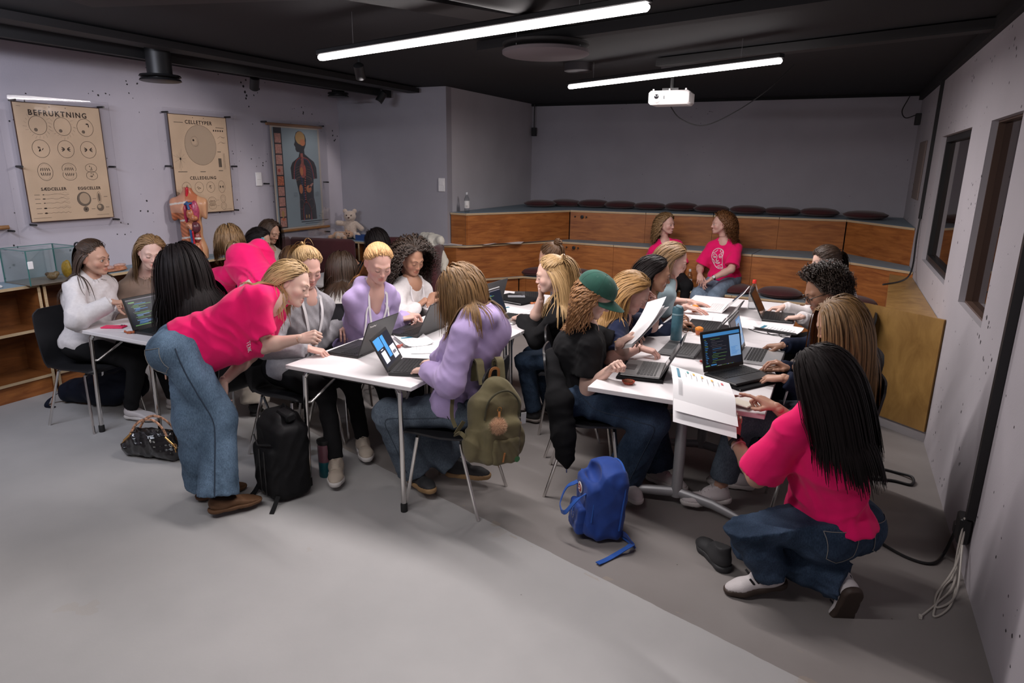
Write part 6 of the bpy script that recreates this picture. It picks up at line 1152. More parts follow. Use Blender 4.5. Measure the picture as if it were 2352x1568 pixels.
# ------------------------------------------------------------------ laptops
LB = mat('laptop_black', (.016, .016, .017), .42); LD = mat('laptop_dark_grey', (.05, .05, .053), .4); LS = mat('laptop_silver', (.50, .50, .51), .32, .5); LW = mat('laptop_white', (.72, .71, .71), .35); KEY = mat('key_black', (.012, .012, .013), .5); PADM = mat('trackpad', (.03, .03, .032), .35); SOFF = mat('screen_dark', (.008, .008, .010), .08)
def em(n, c, s): return mat(n, c, .3, emit=c, estr=s)
S_DK, S_BL, S_LB, S_WH, S_GN, S_GR = em('scr_navy', (.006, .010, .02), .4), em('scr_blue', (.05, .24, .55), .55), em('scr_lightblue', (.22, .42, .72), .55), em('scr_white', (.6, .64, .72), .5), em('scr_green', (.14, .32, .10), .45), em('scr_grey', (.13, .125, .15), .35)
def scr_rects(kind, w, h):
    """(x0, x1, z0, z1, material index) in screen coordinates 0..1"""
    r = random.Random(kind); out = []
    if kind == 1:      # code editor with a blue browser pane
        out += [(0, 1, .90, 1, 2), (.70, 1, .22, .86, 3), (0, .12, .03, .06, 5), (0, 1, 0, .03, 1), (.15, .30, .04, .075, 2)]
        for k in range(15): z = .82 - k * .05; out.append((.03, .03 + r.uniform(.03, .09), z, z + .014, r.choice((5, 2, 2)))); out.append((.18 + r.uniform(0, .05), .2 + r.uniform(.08, .42), z, z + .009, r.choice((6, 6, 2, 5))))
        for k in range(9): z = .5 - k * .028; out.append((.73, .73 + r.uniform(.1, .24), z, z + .010, 2))
        for k in range(14): out.append((.3 + k * .035, .315 + k * .035, .005, .022, r.choice((2, 4, 5))))
    elif kind == 2:    # grey wallpaper with blue window
        out += [(.52, .98, .06, .86, 3), (.52, .98, .86, .92, 2), (.6, .8, .5, .75, 6), (0, 1, 0, .05, 1)]
        for k in range(8): z = .45 - k * .04; out.append((.56, .56 + r.uniform(.1, .36), z, z + .016, 4))
    elif kind == 3:    # dark code lines
        out += [(.05, .2, .86, .90, 5), (.0, 1, .96, 1, 6)]
        for k in range(20): z = .84 - k * .04; u = .05 + r.uniform(0, .15); out.append((u, u + r.uniform(.1, .5), z, z + .014, r.choice((2, 3, 6, 5))))
        out.append((.05, .5, .02, .05, 5))
    elif kind == 4:    # white document with blue bars
        out += [(0, .40, .62, .98, 2), (.44, .62, .2, .96, 2), (.66, .96, .05, .5, 4), (.1, .35, .1, .5, 4), (.15, .3, .55, .58, 4), (.7, .9, .2, .3, 6)]
    return out
def laptop(lab, x, y, u, open_=112, body=LB, kind=0, w=.325, d=.225, z=.7405, deck=None, key=KEY, base_th=.016, logo=None, lift=0):
    """u: direction from the hinge to the user"""
    t = thing('laptop', lab, 'laptop', (x, y, z + lift), math.atan2(u[1], u[0]) + PI / 2); dk = deck or body
    mb = MB(); mb.box((0, 0, base_th / 2), (w, d, base_th), ch=.005); mb.build('base', [body], t); mb = MB(); mb.box((0, 0, base_th + .0004), (w - .008, d - .008, .0012)); mb.build('deck', [dk], t)
    mb = MB(); kw = (w - .04) / 14; zt = base_th + .0018
    for r in range(6):
        for c_ in range(14):
            if r == 0 and 4 <= c_ <= 9: continue
            mb.box((-w / 2 + .02 + kw * (c_ + .5), -.012 + r * .0175, zt), (kw * .84, .0145 if r < 5 else .009, .0028))
    mb.box((0, -.012, zt), (kw * 5.8, .0145, .0028)); tag(mb.build('keyboard', [key], t), kind='stuff')
    mb = MB(); mb.box((0, -d / 2 + .038, base_th + .0012), (.105, .058, .0012)); mb.build('trackpad', [PADM if body is not LW and body is not LS else LS], t)
    a = math.radians(open_); L_ = d - .004; ctr = np.array((0, d / 2, base_th)); dv = np.array((0, -math.cos(a), math.sin(a))); Rl = np.stack([(1, 0, 0), dv, np.cross((1, 0, 0), dv)], 1); fz = .0045   # lid local: x across, y up the lid, z out of the screen
    o = MB(); o.box((0, L_ / 2, 0), (w, L_, .007), ch=.003); o.v = [v @ Rl.T + ctr for v in o.v]; lid = o.build('lid', [body], t)
    o = MB(); o.box((0, L_ / 2 - .002, fz * .85), (w - .010, L_ - .012, .0014)); o.v = [v @ Rl.T + ctr for v in o.v]; o.build('bezel', [BLACK], lid)
    o = MB(); bw, bh = w - .03, L_ - .038; y0 = .022
    mats = [SOFF if not kind else (S_GR if kind == 2 else S_DK), S_DK, S_BL, S_LB, S_WH, S_GN, S_GR]
    def rect(x0, x1, z0, z1, m, k):
        o.add([(bw * (p - .5), y0 + bh * q, fz * (1.0 + .06 * k)) for p, q in ((x0, z0), (x1, z0), (x1, z1), (x0, z1))], [(0, 1, 2, 3)], m)
    rect(0, 1, 0, 1, 0, 1)
    for i, q in enumerate(scr_rects(kind, bw, bh)): rect(*q, 2 + .02 * i)
    o.v = [v @ Rl.T + ctr for v in o.v]; o.build('screen', mats, lid)
    if logo:
        q = text(logo, .018, Vector(Rl @ np.array((w / 2 - .055, L_ - .03, -fz * 1.02)) + ctr), (0, 0, 0), CHROME, lid, 'badge'); B = np.stack([-Rl[:, 0], Rl[:, 1], -Rl[:, 2] * np.sign(fz)], 1); q.rotation_euler = Matrix(B.tolist()).to_euler()
    mb = MB(); mb.tube([(-w * .38, d / 2, base_th), (w * .38, d / 2, base_th)], .0055, 8); mb.build('hinge', [BLACK if body is not LS else LD], t)
    return t
laptop('black laptop with dark code screen beside the girl with long black hair', -3.99, 2.92, (1, .05), 108, LB, 3, deck=LB)
laptop('black laptop with its grey lid toward the camera, girl in grey using it', -2.545, 3.13, (-1, -.06), 112, LB, 0, logo='ThinkPad')
laptop('black laptop nearest the table corner showing a blue and white page', -2.03, 2.97, (.94, .34), 118, LB, 4, w=.30, d=.21)
laptop('large black laptop between the girl in lavender and the curly-haired girl', -2.50, 3.70, (-1, -.02), 115, LB, 0, w=.36, d=.245)
laptop('silver laptop with dark screen in front of the girl with the claw clip', -2.09, 4.32, (1, -.04), 110, LS, 3, w=.30, d=.21)
laptop('dark laptop at the far middle table seen over the brown-haired girl', -2.50, 4.60, (-1, .05), 105, LD, 0)
laptop('dark laptop standing at the far end of the middle tables', -2.35, 5.2, (-.9, -.4), 100, LD, 0, w=.30)
SLV = cloth('sleeve_black', (.012, .012, .013))
t = thing('laptop_sleeve', 'open black laptop case under the grey laptop of the cap girl', 'laptop sleeve', (-.865, 3.50, .7405), math.atan2(-.12, -1) + PI / 2); mb = MB(); mb.box((0, 0, .007), (.33, .25, .014), ch=.006); mb.build('padding', [SLV], t, True); mb = MB(); mb.tube([(-.163, -.12, .008), (.163, -.12, .008), (.163, .12, .008), (-.163, .12, .008), (-.163, -.12, .008)], .006, 6); mb.build('piping', [SLV], t, True)
laptop('grey convertible laptop in an open black case in front of the green cap girl', -.865, 3.50, (-1, -.12), 118, LD, 0, w=.30, d=.215, lift=.0145, deck=mat('deck_grey', (.15, .145, .145), .4), base_th=.012)
laptop('dark slate laptop beside the teal bottle, hand of the jersey girl on it', -.775, 4.06, (-1, .0), 122, LD, 0, w=.32)
laptop('black laptop with a wide lid in front of the girl with straight black hair', -.77, 4.77, (-1, -.02), 128, LB, 0, w=.34)
laptop('white laptop under the hands of the blonde in pale blue', -.83, 5.47, (-1, .0), 132, LW, 0, w=.33, key=LW, deck=LW)
laptop('black laptop with code and a light blue window, nearest on the right table', -.37, 3.635, (.835, -.55), 104, LB, 1, w=.315, lift=.0125)
t = thing('laptop_sleeve', 'black laptop sleeve under the laptop with the code screen', 'laptop sleeve', (-.36, 3.63, .7405), math.atan2(-.55, .835) + PI / 2); mb = MB(); mb.box((0, -.01, .006), (.34, .26, .012), ch=.005); mb.build('padding', [SLV], t, True); mb = MB(); mb.tube([(-.168, -.134, .007), (.168, -.134, .007)], .004, 6); mb.build('zip', [CHROME], t, True)
laptop('silver laptop with a grey and blue screen under the hands of the girl with glasses', -.31, 4.13, (1, -.02), 106, LS, 2, w=.35, d=.24)
laptop('thin black laptop at the far end of the right table', -.31, 5.35, (1, .02), 118, LB, 0, w=.33, d=.22)
t = thing('laptop_sleeve', 'black closed laptop sleeve with a phone on it on the far middle table', 'laptop sleeve', (-2.36, 4.98, .7405), -.25); mb = MB(); mb.box((0, 0, .014), (.36, .27, .028), ch=.012); mb.build('padding', [SLV], t, True); mb = MB(); mb.tube([(-.17, -.136, .014), (.17, -.136, .014)], .003, 6); mb.build('zip', [GREYM], t, True)
# ------------------------------------------------------------------ phones, papers, food
PAPER = mat('paper_white', (.80, .79, .80), .7); TEAL = mat('print_teal', (.02, .17, .26), .6); PTXT = mat('print_text', (.24, .24, .26), .7)
def phone(lab, x, y, z, rz, col, cam_=True, s=(.073, .148, .009)):
    t = thing('phone', lab, 'phone', (x, y, z), rz); mb = MB(); mb.box((0, 0, s[2] / 2), s, ch=.0035); mb.build('case', [col], t, True, 30)
    mb = MB(); mb.box((-.017, .048, s[2] + .001), (.030, .034, .003), ch=.0012); o = mb.build('camera_bump', [col], t)
    for q in ((-.024, .056), (-.024, .040), (-.010, .048)): mb = MB(); mb.lathe([(.0065, s[2] + .002), (.0065, s[2] + .0042), (.004, s[2] + .0046)], 14, c=(*q, 0)); mb.build('lens', [mat('lens_black', (.01, .01, .012), .05)], o, True)
phone('hot pink phone near the corner of the left table', -4.36, 2.80, .7405, -1.1, mat('pink_case', (.75, .012, .10), .4)); phone('phone in a clear case lying on the closed laptop sleeve', -2.36, 5.0, .769, -1.1, mat('clear_case', (.34, .35, .38), .2)); phone('cream phone with gold camera rings on the white notebook', -.325, 3.20, .7525, 1.2, mat('cream_case', (.62, .56, .46), .35))
t = thing('notebook', 'thin cream notebook at the near corner of the right table', 'notebook', (-.285, 3.255, .7405), -.1); mb = MB(); mb.box((0, 0, .0055), (.17, .12, .011), ch=.002); mb.build('cover', [mat('notebook_cream', (.62, .58, .54), .5)], t)
def booklet(lab, x, y, rz, w=.21, h=.297, z=.7408, sheets=3, curl=.012, band=(-.35, .42), name='paper_booklet'):
    """stapled printed sheets; long side along local y"""
    t = thing(name, lab, 'paper', (x, y, z), rz); r = random.Random(len(lab))
    for k in range(sheets):
        P = np.array([[(u + .002 * k, v, .0012 + k * .0016 + curl * max(0, (abs(u) / w * 2 - .4)) ** 2 * (1 + k * .4)) for v in np.linspace(-h / 2, h / 2, 7)] for u in np.linspace(-w / 2, w / 2, 9)]); mb = MB(); mb.grid(P); mb.build('sheet', [PAPER], t, True)
    zt = .0018 + sheets * .0016; mb = MB()
    mb.box((0, h * .36, zt), (w * .62, .022, .0008)); mb.build('teal_heading', [TEAL], t); mb = MB()
    for k in range(9): mb.box((-w * .05 + r.uniform(-.01, .01), h * .24 - k * .022, zt), (w * r.uniform(.35, .6) * (1 if sheets > 1 or k in (6, 7) else .02), .0018, .0006))
    mb.build('printed_lines', [PTXT], t)
booklet('printed booklet with teal heading beside the large black laptop', -2.36, 3.45, .9, .19, .26, curl=.03); booklet('printed sheet with a slanting teal bar before the girl in the lavender hoodie', -2.16, 3.36, -1.0, .21, .25, sheets=1, curl=.004); booklet('printed booklet with teal heading by the girl in the white sweatshirt at right', -.28, 4.93, 1.35, .20, .29, sheets=4, curl=.02); booklet('printed sheet next to the silver laptop of the girl with the claw clip', -2.22, 4.62, 1.2, .19, .26, sheets=1, curl=.003)
for lab, x, y, a in (('blank white sheet between two laptops on the far right table', -.85, 5.02, .1), ('blank white sheet under the white laptop lid on the right table', -.52, 5.0, .3), ('white sheet with pink scribbles under the curly-haired girl\'s hands', -2.55, 4.05, .4), ('small white paper slips by the pink phone', -4.2, 2.80, .3)):
    t = thing('paper_sheet', lab, 'paper', (x, y, .7408), a); s = .5 if 'slips' in lab else 1; P = np.array([[(u * s, v * s, .001 + .002 * math.sin(u * 20)) for v in np.linspace(-.14, .14, 4)] for u in np.linspace(-.1, .1, 6)]); mb = MB(); mb.grid(P); mb.build('sheet', [PAPER], t, True)
    if 'scribbles' in lab:
        mb = MB()
        for k in range(4): mb.tube(smoothpath([(-.05 + j * .02, -.03 + k * .022 + .006 * (-1) ** j, .004) for j in range(6)], 4), .0015, 5)
        mb.build('scribbles', [mat('ink_pink', (.55, .10, .32), .6)], t)
def curved_sheet(f, nu=14, nv=8): return np.array([[f(u, v) for v in np.linspace(0, 1, nv)] for u in np.linspace(0, 1, nu)])
# booklet held at the right table edge by the kneeling girl
t = thing('paper_booklet', 'white booklet with coloured notes held over the table edge by the kneeling girl', 'paper', (-.55, 3.15, .80))
A0, A1, B0, B1 = [np.array(q) - (-.55, 3.15, .80) for q in (BK['tl'], BK['tr'], BK['bl'], BK['br'])]
def pg(u, v, lift=0.):     # u down the page, v across
    top = A0 + (A1 - A0) * v; bot = B0 + (B1 - B0) * v; p = top + (bot - top) * u; return p + np.array((0, 0, .03 * math.sin(PI * u) + lift))
mb = MB(); mb.grid(curved_sheet(pg)[:, ::-1], 0, .001); mb.build('sheet', [PAPER], t, True)
def fl(u, v): p = pg(.42 + .58 * u, v); return p + np.array((-.02, -.03, -.0)) * 0 + np.array((0, -.012, .02 * math.sin(PI * min(1, u * 1.4)) + .008 - .06 * u * u))
mb = MB(); mb.grid(curved_sheet(fl)[:, ::-1], 0, .001); mb.build('folded_sheet', [PAPER], t, True)
def on_page(nm, m, u0, u1, v0, v1, f=pg, k=.003): mb = MB(); mb.grid(np.array([[f(u, v) + np.array((0, -.001, k)) for v in np.linspace(v0, v1, 4)] for u in np.linspace(u0, u1, 4)])[:, ::-1]); mb.build(nm, [m], t)
on_page('teal_heading', TEAL, .06, .36, .10, .15)
for k, (v, c_) in enumerate(((.28, (.02, .25, .25)), (.38, (.75, .42, .05)), (.52, (.75, .42, .05)), (.68, (.75, .42, .05)), (.84, (.6, .06, .08)))): on_page('note', mat('note_%d' % k, c_, .6), .08 + .015 * k, .15 + .015 * k, v, v + .035)
for k in range(7): on_page('text_line', PTXT, .16, .30 + .02 * (k % 3), .25 + k * .09, .253 + k * .09 + .004)
for k in range(5): on_page('text_line', PTXT, .10, .55, .10 + k * .014, .104 + k * .014, fl)
# sheets held by the girl in the cap
t = thing('paper_booklet', 'loose printed sheets with teal heading held up by the girl in the green cap', 'paper', tuple(PH['o']))
q0, qx, qy = [np.array(PH[k]) for k in ('o', 'x', 'y')]
for k, (a_, bnd) in enumerate(((.0, .05), (.09, .03), (-.12, .06), (.22, .08))):
    def f(u, v): return (qx * (u - .15 + a_ * v) + qy * (v + .02 * k)) + nrm(np.cross(qx, qy)) * (bnd * (v ** 2) * (1 if k % 2 else .6) + .004 * k)
    mb = MB(); mb.grid(curved_sheet(f, 10, 10)); mb.build('sheet', [PAPER], t, True)
def f(u, v): return (qx * (u - .15) + qy * v) + nrm(np.cross(qx, qy)) * (.05 * v * v * .6) - nrm(np.cross(qx, qy)) * PH['s']
def onp(nm, m, u0, u1, v0, v1): mb = MB(); mb.grid(np.array([[f(u, v) for v in np.linspace(v0, v1, 3)] for u in np.linspace(u0, u1, 5)])); mb.build(nm, [m], t)
onp('teal_heading', TEAL, .2, .75, .80, .87)
for k in range(8): onp('text_line', PTXT, .12, .45 + .1 * (k % 3), .66 - k * .055, .672 - k * .055)
# muffins, sweets
ORANGE = mat('muffin_orange', (.62, .20, .015), .8, bump=.8, bscale=120, var=.25, vscale=50); LINER = mat('liner_red', (.36, .06, .03), .6)
def muffin(lab, x, y, kind):
    t = thing('muffin', lab, 'muffin', (x, y, .7405)); mb = MB(); n = 32; prof = ((.019, 0), (.026, .034)) if kind else ((.020, 0), (.034, .018)); v = []
    for r, z in prof:
        for j in range(n): a = 2 * PI * j / n; q = r * (1 + .07 * (-1) ** j); v.append((q * math.cos(a), q * math.sin(a), z))
    mb.add(v, [(j, (j + 1) % n, n + (j + 1) % n, n + j) for j in range(n)] + [tuple(range(n))[::-1]]); mb.build('paper_liner', [LINER if not kind else mat('liner_orange', (.45, .13, .05), .6)], t)
    mb = MB(); mb.lathe([(0, .012), (.026, .012), (.022, .019), (0, .022)] if not kind else [(.024, .030), (.029, .038), (.026, .048), (.012, .056), (0, .057)], 20); mb.build('cake', [mat('crumb_brown', (.16, .05, .02), .9, bump=.8, bscale=150) if not kind else ORANGE], t, True)
muffin('flattened red muffin liner with crumbs at the near edge of the right table', -.883, 3.267, 0); muffin('orange muffin beside the eyeglasses, behind the teal bottle', -.755, 4.535, 1); muffin('orange muffin beside the hands of the blonde in pale blue', -.925, 5.27, 1)
def sweet(lab, x, y, col, s=1., a=0, pts=None):
    t = thing('wrapped_sweet', lab, 'sweet', (x, y, .7405), a); m = mat('wrap_%d%d%d' % tuple(int(c * 99) for c in col), col, .35, var=.35, vscale=80); F = Field((-.05, -.04, -.01), (.05, .04, .04), .0025); F.box((0, 0, .008), (.013 * s, .010 * s, .008), R=rotz(.3), rad=.004, k=.004); F.cap((.012 * s, 0, .009), (.026 * s, .004, .012), .003, .009, .004); F.cap((-.012 * s, 0, .009), (-.026 * s, -.006, .014), .003, .008, .004); F.folds(.002, int(abs(x) * 1000), 90); F.cut((0, 0, .0), (0, 0, -1)); v, q = F.net(); mobj('wrapper', npmesh('wrapper', v, [q], [m], True), t)
sweet('red wrapped sweet by the grey laptop lid on the middle table', -2.42, 3.20, (.55, .06, .04), 1.1, .5); sweet('pinkish wrapped sweet behind the orange one on the middle table', -2.355, 3.285, (.42, .10, .08), 1.0, 1.2); sweet('orange wrapped sweet nearest the lavender hoodie sleeve', -2.30, 3.155, (.65, .16, .04), 1.1, -.4); sweet('orange sausage-shaped sweet near the corner of the left table', -4.115, 2.74, (.40, .10, .03), 1.2, .1); sweet('orange sweet on the far middle table beside the laptop sleeve', -2.18, 4.92, (.55, .16, .05), .9, .2); sweet('dark red sweet behind the code-screen laptop', -.60, 3.86, (.30, .03, .02), 1.0, .8); sweet('brown sweet stick on the near corner of the right table', -.32, 3.315, (.14, .03, .02), 1.3, .5); sweet('brown sweet beside the hand at the far end of the right table', -.27, 5.62, (.25, .05, .03), 1.2, .4)
t = thing('eyeglasses', 'folded tortoiseshell eyeglasses lying beside the orange muffin', 'glasses', (-.82, 4.56, .7405), .4); m = mat('tortoise', (.14, .05, .015), .2)
for s in (-1, 1): mb = MB(); mb.tube([(s * .032 + .024 * math.cos(a), 0, .022 + .019 * math.sin(a)) for a in np.linspace(0, 2 * PI, 21)], .0025, 6); mb.build('rim', [m], t, True); mb = MB(); mb.tube([(s * .056, .002, .032), (s * .03, .01, .03), (-s * .05, .014, .008)], .002, 6); mb.build('temple', [m], t, True)
mb = MB(); mb.tube([(-.008, 0, .026), (.008, 0, .026)], .002, 6); mb.build('bridge', [m], t)
t = thing('insulated_bottle', 'tall teal insulated bottle with flip lid on the right table', 'bottle', (-.865, 4.32, .7405)); tb = mat('bottle_teal', (.050, .135, .175), .38, var=.12, vscale=60); mb = MB(); mb.lathe([(.034, 0), (.037, .004), (.037, .165), (.035, .17)], 32); mb.build('body', [tb], t, True, 50)
mb = MB(); mb.lathe([(.0375, .170), (.0375, .178), (.036, .18)], 32); mb.build('collar', [mat('teal_light', (.16, .27, .31), .4)], t, True); mb = MB(); mb.lathe([(.036, .18), (.036, .205), (.030, .222), (.0, .224)], 32); mb.build('lid', [tb], t, True, 40); mb = MB(); mb.box((.008, -.008, .226), (.045, .032, .016), R=roty(.25), ch=.006); mb.build('spout_cover', [mat('teal_pale', (.25, .36, .41), .4)], t, True)
pet('clear bottle with red cap and white label standing on the far right table', (-.535, 5.62, .7405), 1.02, mat('cap_red', (.60, .03, .02), .4), 'OKA', .35, (.06, .135))
t = thing('charging_cable', 'thin black cable coiled on the right table', 'cable', (-.3, 4.76, .7405)); mb = MB(); mb.tube(smoothpath([(-.17, .10, .004), (-.10, .03, .004), (-.02, .0, .004), (.05, .04, .006), (.02, .08, .004), (-.04, .06, .006), (.0, -.01, .004), (.08, .0, .006), (.10, .05, .004), (.04, .03, .007), (.06, -.03, .004), (.11, -.03, .004)], 8), .0028, 6); mb.build('cable', [BLACK], t, True)
# floor cables
t = thing('power_cable', 'black power cable running over the floor to the wall plug', 'cable', (.5, 3.5, 0)); mb = MB(); mb.tube(smoothpath([(-.22, .22, .008), (-.10, .05, .008), (.02, -.05, .008), (.12, -.05, .008), (.18, .06, .02), (.20, .03, .16)], 8), .0075, 8); mb.build('cable', [BLACK], t, True)
t = thing('power_cable', 'black cable loop on the dark floor behind the kneeling girl', 'cable', (.45, 4.42, 0)); mb = MB(); mb.tube(smoothpath([(-.2, .0, .008), (-.05, .10, .008), (.08, .09, .008), (.16, .03, .02), (.15, -.06, .008), (.05, -.05, .008), (-.1, -.08, .008), (-.2, -.05, .008)], 8), .009, 8); mb.build('cable', [BLACK], t, True)
t = thing('white_cable_bundle', 'white cables hanging from the plug box onto the floor at the right wall', 'cable', (XR - .04, 3.4, 0)); mb = MB(); wm = mat('cable_white', (.55, .52, .47), .5)
for k, pts in enumerate(([(0, .0, .30), (-.005, -.02, .15), (-.01, -.05, .02), (-.06, -.16, .006), (-.12, -.40, .006), (-.05, -.30, .006), (.0, -.10, .02), (.0, -.03, .12)], [(.01, .01, .30), (.0, -.04, .12), (-.03, -.10, .05), (-.09, -.22, .006), (-.10, -.33, .006), (-.02, -.22, .03), (.005, -.04, .18)], [(.0, .02, .25), (.0, -.02, .10), (-.02, -.14, .02), (-.10, -.30, .006), (-.17, -.43, .006)])): mb.tube(smoothpath(pts, 8), .0045, 6)
mb.build('cables', [wm], t, True); mb = MB(); mb.box((-.172, -.435, .008), (.012, .02, .012)); mb.build('connector', [wm], t)
# ------------------------------------------------------------------ bags
def strap(pts, w, m, parent, name='strap', th=.004, nrm_=(0, 0, 1), n=6):
    P = smoothpath(pts, n); T = np.gradient(P, axis=0); T /= np.linalg.norm(T, axis=1)[:, None] + 1e-9; s = np.cross(T, np.array(nrm_, float)); s /= np.linalg.norm(s, axis=1)[:, None] + 1e-9
    mb = MB(); mb.grid(np.stack([P - s * w / 2, P + s * w / 2], 1), 0, th); return mb.build(name, [m], parent, True, 50)
BLUE = cloth('kanken_blue', (.018, .055, .26), .14, rough=.62, bscale=500); BLUE2 = cloth('strap_blue', (.02, .09, .38), .05, rough=.6)
t = thing('backpack', 'blue open backpack with round red and white badge standing on the floor', 'backpack', (-.93, 3.00, 0), math.radians(-52)); t.rotation_euler.x = math.radians(-4)
F = Field((-.2, -.17, -.02), (.2, .17, .46), .0065); F.box((0, .02, .19), (.135, .085, .185), rad=.06, k=.01); F.box((0, -.05, .17), (.115, .06, .155), rad=.045, k=.03); F.ell((0, .03, .36), (.10, .06, .035), k=.05); F.folds(.0055, 21, 24); F.ell((-.01, -.055, .335), (.085, .035, .055), k=.02, op='sub'); F.cut((0, 0, .0), (0, 0, -1)); v, q = F.net(); mobj('body', npmesh('body', v, [q], [BLUE], True), t); FB = F
F = Field((-.15, -.18, 0), (.15, -.02, .22), .006); F.box((0, -.118, .10), (.078, .026, .075), rad=.018, k=.01); F.folds(.004, 4, 40); v, q = F.net(); mobj('front_pocket', npmesh('front_pocket', v, [q], [BLUE], True), t)
mb = MB(); mb.lathe([(.030, 0), (.030, .003), (0, .003)], 28, c=(.0, -.120, .258), R=rotx(PI / 2 + .12)); o = mb.build('badge', [mat('badge_white', (.72, .70, .66), .5)], t)
mb = MB(); mb.lathe([(.020, .003), (.020, .0042), (0, .0042)], 24, c=(.0, -.120, .258), R=rotx(PI / 2 + .12)); mb.build('badge_centre', [mat('badge_red', (.42, .03, .02), .5)], o); mb = MB()
for q_ in (((-.012, -.010), (.010, -.004)), ((.010, -.004), (.004, .012)), ((.004, .012), (-.006, .006))): mb.tube([(q_[0][0], -.1255, .258 + q_[0][1]), (q_[1][0], -.1255, .258 + q_[1][1])], .0018, 5)
mb.build('fox_mark', [mat('badge_white', (.72, .70, .66), .5)], o)
for k, ch in enumerate('FJALLRAVEN'): a = math.radians(150 - k * 33); text(ch if ch != 'A' else 'Ä', .0085, (.025 * math.cos(a), -.1242, .258 + .025 * math.sin(a)), (PI / 2, a - PI / 2 if False else 0, 0), mat('badge_red', (.42, .03, .02), .5), o)
for s in (-1, 1): strap([(s * .07, -.112, .255), (s * .075, -.165, .22), (s * .05, -.20, .15), (.0, -.205, .125)], .022, BLUE2, t, 'carry_handle', nrm_=(0, 1, .2))
mb = MB(); mb.tube(smoothpath([(-.10, -.085, .31), (-.06, -.10, .305), (0, -.10, .295), (.07, -.09, .30), (.105, -.08, .26), (.115, -.085, .12)], 6), .004, 6); mb.build('zip', [BLUE2], t, True); mb = MB(); mb.tube(smoothpath([(-.135, .06, .08), (-.125, .07, .30), (-.08, .075, .375), (.0, .08, .395), (.08, .075, .375), (.125, .07, .30), (.135, .06, .08)], 6), .005, 6); mb.build('zip', [BLUE2], t, True)
mb = MB(); mb.tube([(.01 + .017 * math.cos(a), -.150, .115 + .017 * math.sin(a)) for a in np.linspace(0, 2 * PI, 21)], .0016, 6); mb.build('key_ring', [CHROME], t, True); strap([(.01, -.147, .155), (.01, -.150, .132)], .006, BLUE2, t, 'zip_pull', nrm_=(0, 1, 0))
strap([(.10, .10, .03), (.17, .12, .03), (.22, .09, .05), (.23, .03, .02), (.26, -.04, .006), (.29, -.10, .006)], .026, BLUE2, t, 'shoulder_strap'); strap([(.10, .09, .05), (.16, .10, .06), (.20, .13, .02)], .03, BLUE, t, 'shoulder_strap', nrm_=(0, 1, .3))
# black backpack
BK1 = cloth('nylon_black', (.010, .010, .011), .1, rough=.6, bscale=400); t = thing('backpack', 'large black backpack standing beside the middle table leg', 'backpack', (-2.69, 2.58, 0), math.radians(-20))
F = Field((-.24, -.17, -.02), (.24, .2, .56), .008); F.box((0, .02, .23), (.15, .10, .22), rad=.05, k=.02); F.box((.01, -.07, .18), (.115, .05, .15), rad=.035, k=.02); F.box((-.03, .04, .44), (.10, .07, .05), rad=.03, k=.05); F.folds(.007, 8, 22); F.cut((0, 0, 0), (0, 0, -1)); v, q = F.net(); mobj('body', npmesh('body', v, [q], [BK1], True), t)
mb = MB(); mb.box((.05, .03, .485), (.13, .06, .05), R=rotx(.2), ch=.01); mb.build('top_flap', [BK1], t, True)
strap([(-.12, .08, .46), (-.19, .05, .40), (-.22, .0, .25), (-.19, .02, .10), (-.14, .05, .04)], .045, BK1, t, 'shoulder_strap', .012, (0, 1, 0)); strap([(-.10, -.09, .07), (-.09, -.13, .02), (-.05, -.20, .005), (.02, -.26, .005)], .030, BK1, t); strap([(.13, -.09, .06), (.16, -.13, .02), (.19, -.16, .005)], .025, BK1, t); strap([(-.06, .05, .47), (-.03, .06, .515), (.0, .05, .48)], .025, BK1, t, 'haul_loop', .004, (0, 1, 0))
for x in (.0, .06): mb = MB(); mb.tube([(x, -.122, .05), (x + .004, -.124, .18), (x, -.12, .31)], .004, 5); mb.build('zip', [BLACK], t, True)
mb = MB(); mb.tube([(-.10, -.10, .36), (.0, -.125, .335), (.11, -.10, .36)], .004, 5); mb.build('zip', [BLACK], t, True)
# tumbler behind the table leg, round black lid with a letter
t = thing('tumbler', 'pink and teal tumbler standing behind the middle table leg', 'bottle', (-2.62, 2.86, 0)); mb = MB(); mb.lathe([(.034, 0), (.037, .005), (.038, .10)], 24); mb.build('lower_body', [mat('tumbler_teal', (.01, .10, .12), .35)], t, True); mb = MB(); mb.lathe([(.038, .10), (.039, .20), (.036, .21)], 24); mb.build('upper_body', [mat('tumbler_pink', (.17, .07, .09), .35)], t, True); mb = MB(); mb.lathe([(.036, .21), (.042, .222), (.042, .238), (.02, .245), (0, .245)], 24); mb.build('lid', [BLACK], t, True, 50)
t = thing('lying_flask', 'black flask lying behind the black backpack, white letter on its lid', 'bottle', (-3.05, 2.86, .046), math.radians(-28)); mb = MB(); mb.lathe([(.045, 0), (.046, .01), (.046, .22)], 24, R=rotx(-PI / 2)); mb.build('body', [BLACK], t, True); mb = MB(); mb.lathe([(0, -.012), (.040, -.012), (.046, -.004), (.046, .0)], 28, R=rotx(-PI / 2)); mb.build('lid', [BLACK], t, True); mb = MB(); mb.lathe([(.0465, .004), (.0475, .006), (.0465, .014)], 28, R=rotx(-PI / 2)); mb.build('rim', [WHITE], t, True); text('H', .05, (0, -.0135, 0), (PI / 2, 0, 0), WHITE, t, bold=.002)
